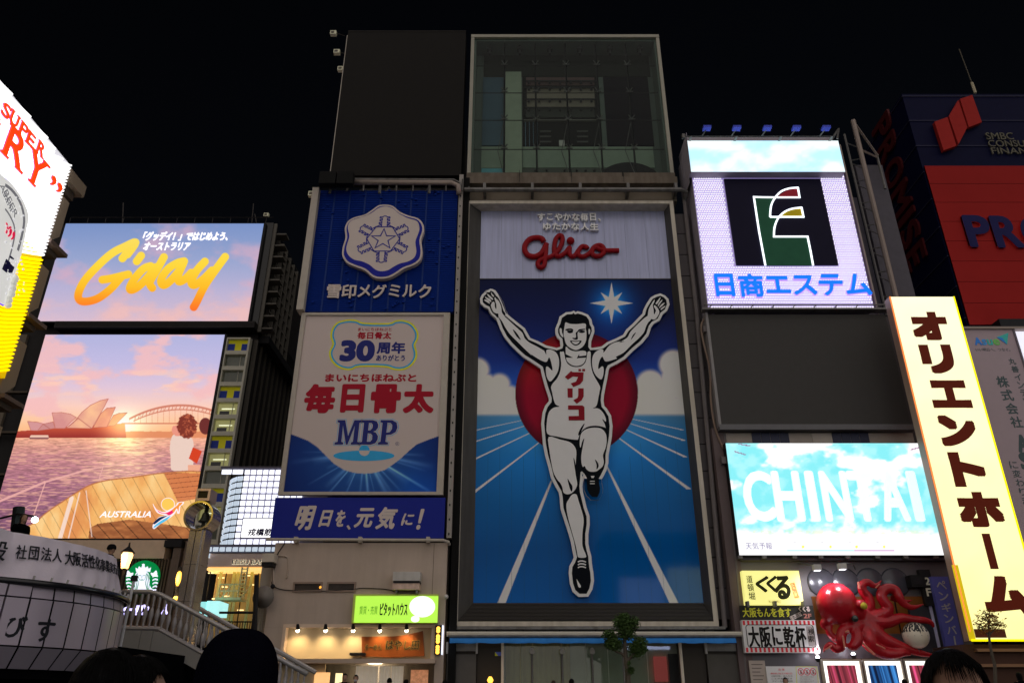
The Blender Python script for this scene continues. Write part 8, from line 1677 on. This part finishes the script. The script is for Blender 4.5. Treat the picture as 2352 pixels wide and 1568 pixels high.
# building that carries it: terraced balconies showing past the sign
bb2 = thing('balcony_building', 'brown-grey building with stacked chamfered balconies behind the beer sign', 'building', (-16, 20, 0))
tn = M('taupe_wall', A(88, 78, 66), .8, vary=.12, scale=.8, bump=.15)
cnr = PBs.pix(187, 415); xw = XB - .55
MB().box(xw - 12, xw, 6, ye_c + .6, 0, zt_ - .2).build('wall', tn, bb2)
zr_ = zt_
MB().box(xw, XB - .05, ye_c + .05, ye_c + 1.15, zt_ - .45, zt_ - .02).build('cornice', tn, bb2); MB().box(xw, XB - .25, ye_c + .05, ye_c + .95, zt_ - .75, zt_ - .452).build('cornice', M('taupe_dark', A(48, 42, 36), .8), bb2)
for k in range(6):
    z = zt_ - 3.3 - k * 2.55
    m = MB(); y0_ = ye_c + .02; m.prism(Plane((0, y0_, 0), (0, 1, 0), (0, 0, 1)), [[(0, z + 2.3), (.62, z + 2.3), (.62, z + .9), (.35, z + .35), (0, z + .35)]], -.0, .0)
    MB().prism(Plane((XB - .1, 0, 0), (0, 1, 0), (0, 0, 1)), [[(y0_, z + 2.25), (y0_ + .6, z + 2.25), (y0_ + .6, z + .95), (y0_ + .2, z + .55), (y0_, z + .55)]], -2.5, 0).build('bay', tn, bb2)
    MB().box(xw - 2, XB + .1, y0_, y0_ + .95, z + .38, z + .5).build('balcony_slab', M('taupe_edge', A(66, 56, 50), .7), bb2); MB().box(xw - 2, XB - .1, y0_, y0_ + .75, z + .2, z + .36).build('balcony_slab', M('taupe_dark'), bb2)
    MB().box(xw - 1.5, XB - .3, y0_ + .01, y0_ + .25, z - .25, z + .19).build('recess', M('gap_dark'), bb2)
# shop block low behind at the left edge
MB().box(-40, X(-20, 1000), YL + .5, YL + 3, 1, Z(760)).build('left_wing', M('wing_taupe', A(64, 58, 50), .8), lb)
for k in range(7):
    z = Z(900) - k * 2.6; MB().box(-40, X(60 - k * 14, 900 + 60 * k), YL + .1, YL + .49, z, z + .12).build('wing_ledge', M('taupe_dark'), lb)
# ================================================================== trees on the far promenade
def tree(lab, base, height, clusters, trunkpts, leafcol, nleaf, seed, ls=.06):
    random.seed(seed); t = thing('street_tree', lab, 'tree', base)
    m = MB(); m.tube([Vector(p) for p in smoothc(trunkpts[0][0], 3, False)], [trunkpts[0][1] * (1 - .6 * i / (3 * len(trunkpts[0][0]))) for i in range(len(smoothc(trunkpts[0][0], 3, False)))], 8)
    for pth, r in trunkpts[1:]:
        q_ = smoothc(pth, 3, False); m.tube([Vector(p) for p in q_], [r * (1 - .7 * i / len(q_)) for i in range(len(q_))], 6)
    for (c, r, s3) in clusters:
        for k in range(10):
            d = Vector((random.gauss(0, 1), random.gauss(0, 1), random.gauss(.3, 1))).normalized() * r * random.uniform(.6, 1.15); m.tube([Vector(c), Vector(c) + d * .5 + Vector((0, 0, .05)), Vector(c) + d], [.018, .012, .004], 4)
    m.build('trunk', M('bark', (.11, .09, .07), .9, bump=.5, scale=6), t)
    m = MB()
    for (c, r, s3) in clusters:
        for k in range(int(nleaf * s3)):
            d = Vector((random.gauss(0, 1), random.gauss(0, 1), random.gauss(0, 1))).normalized() * r * random.uniform(.15, 1.0) ** .6 * random.uniform(.8, 1.18)
            d.z *= .85; p = Vector(c) + d; a = Vector((random.uniform(-1, 1), random.uniform(-1, 1), random.uniform(-.6, .8))).normalized(); b = a.orthogonal().normalized(); b = (b * math.cos(k) + a.cross(b) * math.sin(k)); L = ls * random.uniform(.7, 1.4)
            m.add([p - a * L, p + b * L * .35, p + a * L, p - b * L * .35], [(0, 1, 2, 3)])
    m.build('crown', leafcol, t, kind='stuff'); return t
YT2 = 28.6; tp = lambda x, y, Y=YT2: tuple(P(976.2 + .29297 * x, 1320.7 + .29297 * y, Y))
lf = M('leaf_green', (.06, .11, .03), .55, vary=.5, scale=2)
tree('small pruned street tree with three dense leafy clumps before the blue awning', tp(1590, 1400), 4, [(tp(1540, 368), .31, .7), (tp(1618, 375), .31, .7), (tp(1575, 450), .34, .9), (tp(1560, 330), .2, .3), (tp(1445, 470), .27, .5), (tp(1480, 530), .32, .7), (tp(1440, 540), .18, .3), (tp(1685, 525), .27, .5), (tp(1655, 580), .33, .7), (tp(1705, 575), .18, .35), (tp(1605, 745), .17, .3), (tp(1585, 690), .1, .15)],
     [([tp(1592, 1400), tp(1592, 860), tp(1588, 760), tp(1575, 660), tp(1568, 560), tp(1562, 440)], .11), ([tp(1580, 650), tp(1540, 610), tp(1490, 590), tp(1460, 520)], .06), ([tp(1585, 665), tp(1625, 630), tp(1660, 580), tp(1670, 520)], .06), ([tp(1570, 520), tp(1560, 430), tp(1600, 340), tp(1590, 310)], .04), ([tp(1568, 520), tp(1620, 400), tp(1680, 320)], .03)], lf, 900, 11, .055)
YT3 = 27.6; t3 = lambda x, y: tuple(P(*r5((x, y)), YT3))
tree('thin sparse tree glowing orange against the base of the cream tower sign', t3(2130, 1400), 4, [(t3(2075, 560), .5, .55), (t3(2030, 600), .3, .25), (t3(2130, 590), .32, .25), (t3(2080, 510), .25, .15)], [([t3(2135, 1500), t3(2125, 950), t3(2110, 860), t3(2085, 740), t3(2075, 640), t3(2075, 540)], .06), ([t3(2080, 680), t3(2030, 620), t3(1990, 590)], .025), ([t3(2082, 660), t3(2130, 610), t3(2160, 570)], .025)], M('leaf_lit_orange', (.35, .16, .02), .6, vary=.4), 420, 12, .05)  # warm light on the leaves is put into their colour
# ================================================================== people
def person(lab, x, y, ztop, yaw, hair, coat, kind='short', hat=None, ground=0., detail=False, skinc=(.42, .25, .18), mask=False, grp=None, tilt=0., voxel=.012):
    """x,y = feet, ztop = top of the head; yaw: 0 looks to -y (towards the camera)"""
    H = ztop - ground; s = H / 1.72; t = thing('person', lab, 'person', (x, y, ground), grp)
    R_ = Matrix.Rotation(yaw, 3, 'Z'); RT = R_ @ Matrix.Rotation(tilt, 3, 'X')
    def W(p): return R_ @ (Vector(p) * s) + Vector((x, y, ground))
    hc = Vector((0, 0, 1.60))
    def HW(p): return R_ @ (hc * s) + RT @ ((Vector(p)) * s) + Vector((x, y, ground))
    mb = MB()
    def ell(c, r, head=False, n=18):
        k = len(mb.v); mb.ball((0, 0, 0), 1, n, int(n * .7), (1, 1, 1))
        mb.v[k:] = [tuple((HW if head else W)((c[0] + v[0] * r[0], c[1] + v[1] * r[1], c[2] + v[2] * r[2]))) for v in mb.v[k:]]
    ell((0, .01, .005), (.076, .098, .112), True); ell((0, -.022, -.055), (.056, .07, .068), True)
    if detail:
        ell((0, -.097, -.022), (.011, .016, .02), True, 10); ell((0, -.09, .012), (.008, .012, .03), True, 8)
        for sx in (-1, 1): ell((sx * .078, .012, -.012), (.012, .02, .032), True, 10); ell((sx * .028, -.078, -.03), (.024, .02, .02), True, 10)
        ell((0, -.084, -.068), (.022, .012, .008), True, 8); ell((0, -.075, -.1), (.02, .018, .016), True, 8)
    else:
        ell((0, -.093, -.02), (.012, .016, .022), True, 8)
        for sx in (-1, 1): ell((sx * .078, .012, -.012), (.014, .022, .032), True, 8)
    T = lambda pts, rs, n=10: mb.tube([W(p) for p in pts], [r * s for r in rs], n)
    T([(0, .012, 1.36), (0, .012, 1.56)], [.062, .05]); T([(0, 0, .86), (0, 0, 1.0), (0, 0, 1.2), (0, .01, 1.36), (0, .012, 1.43)], [.15, .135, .16, .17, .07], 14)
    for sx in (-1, 1):
        T([(sx * .09, .01, 1.385), (sx * .18, .01, 1.375), (sx * .2, .01, 1.3), (sx * .22, 0, 1.08), (sx * .215, -.06, .84), (sx * .21, -.08, .76)], [.07, .06, .055, .046, .034, .03]); T([(sx * .21, -.08, .77), (sx * .205, -.095, .68)], [.032, .022])
        T([(sx * .085, 0, .9), (sx * .09, .0, .5), (sx * .09, .01, .1)], [.09, .06, .042]); T([(sx * .09, .03, .05), (sx * .09, -.14, .035)], [.045, .035])
    me = bpy.data.meshes.new('pb'); me.from_pydata(mb.v, [], mb.f); tmp = bpy.data.objects.new('tmp', me); COL.objects.link(tmp)
    md = tmp.modifiers.new('r', 'REMESH'); md.mode = 'VOXEL'; md.voxel_size = voxel; ms = tmp.modifiers.new('s', 'SMOOTH'); ms.iterations = 3
    ev = bpy.data.meshes.new_from_object(tmp.evaluated_get(bpy.context.evaluated_depsgraph_get())); bpy.data.objects.remove(tmp)
    vv = [tuple(v.co) for v in ev.vertices]; ff = [tuple(p.vertices) for p in ev.polygons]
    body = mesh('body', vv, ff, M('skin_%02x' % int(skinc[0] * 255), skinc, .55, vary=.08, scale=8), t, smooth=True)
    cm = M('coat_' + coat[0], coat[1], .85, vary=.15, scale=6, spec=0.); body.data.materials.append(cm)
    zs = np.array([v[2] for v in vv]); neck = ground + 1.435 * s
    for p in body.data.polygons:
        if vv[p.vertices[0]][2] < neck: p.material_index = 1
    # coat collar ring
    mc = MB(); mc.tube([W((.085 * math.cos(a), .012 + .08 * math.sin(a), 1.43 + .01 * math.sin(a))) for a in [k * math.pi / 8 for k in range(17)]], .026 * s, 8); mc.build('collar', cm, t, smooth=True)
    hm_ = M('hair_' + hair[0], hair[1], .5, vary=.3, scale=20, bump=.3, spec=.06)
    # hair cap: upper back half shell, strands in detail
    m = MB(); nu, nv = 28, 16; lo = {'short': -.25, 'bob': -1.1, 'long': -1.1}[kind]
    vs = []; 
    for j in range(nv + 1):
        for i in range(nu):
            a = 2 * math.pi * i / nu; front = -math.sin(a)                       # +1 towards the face
            fr = min(1, max(0, (front - .15) / .4)); low = lo * (1 - fr) + (.62 if kind == 'short' else .86) * fr if front > .15 else lo
            ph = math.pi / 2 + (low - math.pi / 2) * j / nv; wv = 1 + .018 * math.sin(i * 5.1 + j * 1.3) + .012 * math.sin(i * 2.3)
            rx, ry, rz = .090 * wv, .112 * wv, .122 * wv; cp = math.cos(ph)
            if ph < 0: cp = max(cp, .9) if kind != 'short' else cp
            z = rz * math.sin(ph) * (1.35 if ph < 0 and kind != 'short' else 1)
            vs.append(tuple(HW((rx * cp * math.cos(a), .01 + ry * cp * math.sin(a), .008 + z))))
    m.add(vs, [(j * nu + i, (j + 1) * nu + i, (j + 1) * nu + (i + 1) % nu, j * nu + (i + 1) % nu) for j in range(nv) for i in range(nu)])
    if detail:
        random.seed(9)
        for k in range(320):                              # loose strands follow the cap
            a = random.uniform(0, 2 * math.pi); front = -math.sin(a); end = -.2 if front < .5 else random.uniform(.45, .62)
            if kind == 'short': end = max(end, -.1)
            pts = []
            for j in range(6):
                ph = math.pi / 2 * .97 + (end - math.pi / 2) * j / 5; aa = a + .06 * math.sin(j + k); pts.append(HW((.0925 * math.cos(ph) * math.cos(aa), .01 + .1145 * math.cos(ph) * math.sin(aa), .01 + .1255 * math.sin(ph))))
            m.tube(pts, [.0009 * s] * 5 + [.0003 * s], 3)
    m.build('hair', hm_, t, smooth=True)
    if hat:
        m = MB(); vs = []
        for j in range(13):
            for i in range(36):
                a = 2 * math.pi * i / 36; ph = math.pi / 2 - (math.pi / 2 + .1) * j / 12; w_ = 1 + .006 * (i % 2); rr = max(max(0., math.cos(ph)) ** .72, 0 if ph > 0 else .97); vs.append(tuple(HW((.106 * w_ * rr * math.cos(a), .012 + .126 * w_ * rr * math.sin(a), .015 + .132 * math.sin(ph)))))
        m.add(vs, [(j * 36 + i, (j + 1) * 36 + i, (j + 1) * 36 + (i + 1) % 36, j * 36 + (i + 1) % 36) for j in range(12) for i in range(36)])
        m.build('beanie', M('hat_' + hat[0], hat[1], .95, vary=.3, scale=30, bump=.5, spec=0.), t, smooth=True)
    if detail and kind != 'short':
        ik = M('brow_dark', (.02, .014, .012), .7)
        for sx in (-1, 1):
            m = MB(); m.tube([HW((sx * (.014 + .01 * k), -.0925 + .0032 * k * k * .55, .028 + .006 * math.sin(k * .75))) for k in range(5)], [.0022 * s, .003 * s, .003 * s, .0024 * s, .001 * s], 6); m.build('eyebrow', ik, t)
            m = MB(); m.ball(HW((sx * .031, -.083, .004)), .0135 * s, 14, 10); m.build('eye', M('eye_white', (.5, .48, .46), .2), t, smooth=True); m = MB(); m.ball(HW((sx * .031, -.0925, .004)), .006 * s, 10, 8); m.build('iris', M('iris_dark', (.01, .006, .004), .1), t)
            m = MB(); m.tube([HW((sx * (.016 + .006 * k), -.0955 + .0018 * k * k, .0075 + .006 * math.sin(k * .62))) for k in range(6)], [.0016 * s] * 6, 5); m.build('eyelash', ik, t)
        m = MB()
        for k in range(46):                               # see-through fringe
            x_ = random.uniform(-.055, .055); L = random.uniform(.028, .075) * (1 if abs(x_ - .02) < .03 else .75); m.tube([HW((x_ * .6, -.055, .112)), HW((x_ * .9, -.094, .085)), HW((x_ + .004, -.1025 + abs(x_) * .35, .085 - L * .6)), HW((x_ + .008, -.1005 + abs(x_) * .5, .085 - L))], [.0011 * s, .0011 * s, .0009 * s, .0003 * s], 4)
        m.build('fringe', hm_, t, kind='stuff')
    if mask: m = MB(); m.ball(HW((0, -.05, -.06)), .062 * s, 14, 10, (1, .85, .8)); m.build('face_mask', M('mask_white', (.6, .6, .62), .8), t, smooth=True)
    return t
def at_head(u, v, Y): p = P(u, v, Y); return p.x, p.z
bh = ('black', (.004, .0035, .0035)); dc_ = ('black', (.004, .004, .005)); nvc = ('navy', (.01, .012, .02)); brn = ('brown', (.05, .035, .025)); gry = ('grey', (.1, .1, .11))
x_, z_ = at_head(524, 1441, 2.15); person('man in a black knitted beanie seen from behind, nearest the camera', x_, 2.28, z_ - .02, math.pi + .15, bh, dc_, 'short', hat=('black', (.004, .004, .008)), detail=True)
x_, z_ = at_head(222, 1504, 2.3); person('dark-haired person seen from behind at the bottom left corner', x_, 2.4, z_ + .01, math.pi - .1, bh, dc_, 'short', detail=True)
x_, z_ = at_head(316, 1512, 2.75); person('short-haired person in shadow turned right, beside the bottom left person', x_, 2.8, z_, math.pi / 2 + .5, bh, dc_, 'short', detail=True)
x_, z_ = at_head(2223, 1500, 2.35); person('young woman with black hair and thin fringe facing the camera at lower right', x_, 2.45, z_ + .005, -.18, bh, dc_, 'bob', detail=True, skinc=(.38, .215, .15), voxel=.006)
# people on the bridge and along the far promenade
def far(u, v, Y, lab, yaw, h=1.7, hair=bh, coat=dc_, kind='short', hat=None, mask=False, grp='people on the far promenade'):
    x_, z_ = at_head(u, v, Y); person(lab, x_, Y, z_, yaw, hair, coat, kind, hat=hat, ground=z_ - h, mask=mask, grp=grp, voxel=.02)
far(58, 1180, 20.6, 'long-haired woman leaning over the bridge banner at far left', math.radians(60), kind='bob', hair=brn, grp='people on the bridge')
far(259, 1251, 22.2, 'person in a dark knitted hat just above the end of the banner', math.radians(120), hat=('dark', (.01, .01, .012)), grp='people on the bridge')
far(793, 1546, 29.5, 'man with short dark hair left of the ramen shop curtain', math.radians(20)); far(818, 1549, 29.2, 'person in a white face mask before the ramen shop curtain', 0, mask=True)
far(895, 1556, 29, 'dark-haired person below the middle of the cedar board', math.pi, coat=nvc); far(934, 1559, 29.4, 'dark-haired person near the menu board', math.pi * .7, kind='bob')
far(1022, 1560, 28.6, 'person left of the black shop corner below the lamp strip', math.pi); far(1271, 1562, 29, 'left one of two people before the grey shop window', math.pi, kind='bob', hair=brn); far(1313, 1558, 29.4, 'right one of two people before the grey shop window', math.pi * .8)
far(1803, 1555, 28.6, 'man with cropped hair in front of the notice board', math.radians(-25)); far(2076, 1559, 28.2, 'dark-haired person before the third pink and blue display', math.pi); far(2338, 1543, 27.8, 'person at the right edge before the last pink display', math.pi, kind='bob')
# small glowing lamp at the shop door, sticker, lamp and fitting on the bridge
q_ = P(1236, 1562, 30.5); q_ = P(1126, 1562, 31.3); t = thing('door_lamp', 'small orange lamp glowing at the dark shop door', 'lamp', q_); MB().lathe((q_.x, 31.3, q_.z - .1), [(.06, 0), (.12, .12), (.05, .24)], 10).build('shade', M('orange_lamp'), t); MB().bar((q_.x, 31.3, q_.z), (q_.x, 31.8, q_.z), .04).build('arm', dark, t)
a, b = P(1137, 1496, 31.75), P(1151, 1505, 31.75); t = thing('sticker', 'small blue and yellow notice sticker on the dark cladding', 'sticker', (b.x, 31.75, b.z)); MB().box(a.x, b.x, 31.77, 31.79, b.z, a.z).build('backing', M('sticker_blue', A(60, 70, 130), .5), t); MB().prism(PY(31.765), [[(a.x, b.z), ((a.x + b.x) / 2, b.z), (a.x, a.z)]], 0, .003).build('yellow_corner', yel, t)
hl = P(80, 1193, 22.5); t = thing('hooded_lamp', 'small white hanging lamp on a dark arm behind the woman on the bridge', 'lamp', hl); MB().ball(hl, .09, 10, 8).build('bulb', M('dazzle'), t); MB().tube([P(0, 1190, 22.6), P(40, 1180, 22.6), hl + Vector((0, .05, .1))], .035, 6).build('arm', dark, t); MB().tube([P(44, 1165, 22.8), P(38, 1215, 22.8)], .16, 10).build('post', M('post_green', (.03, .04, .04), .5), t)
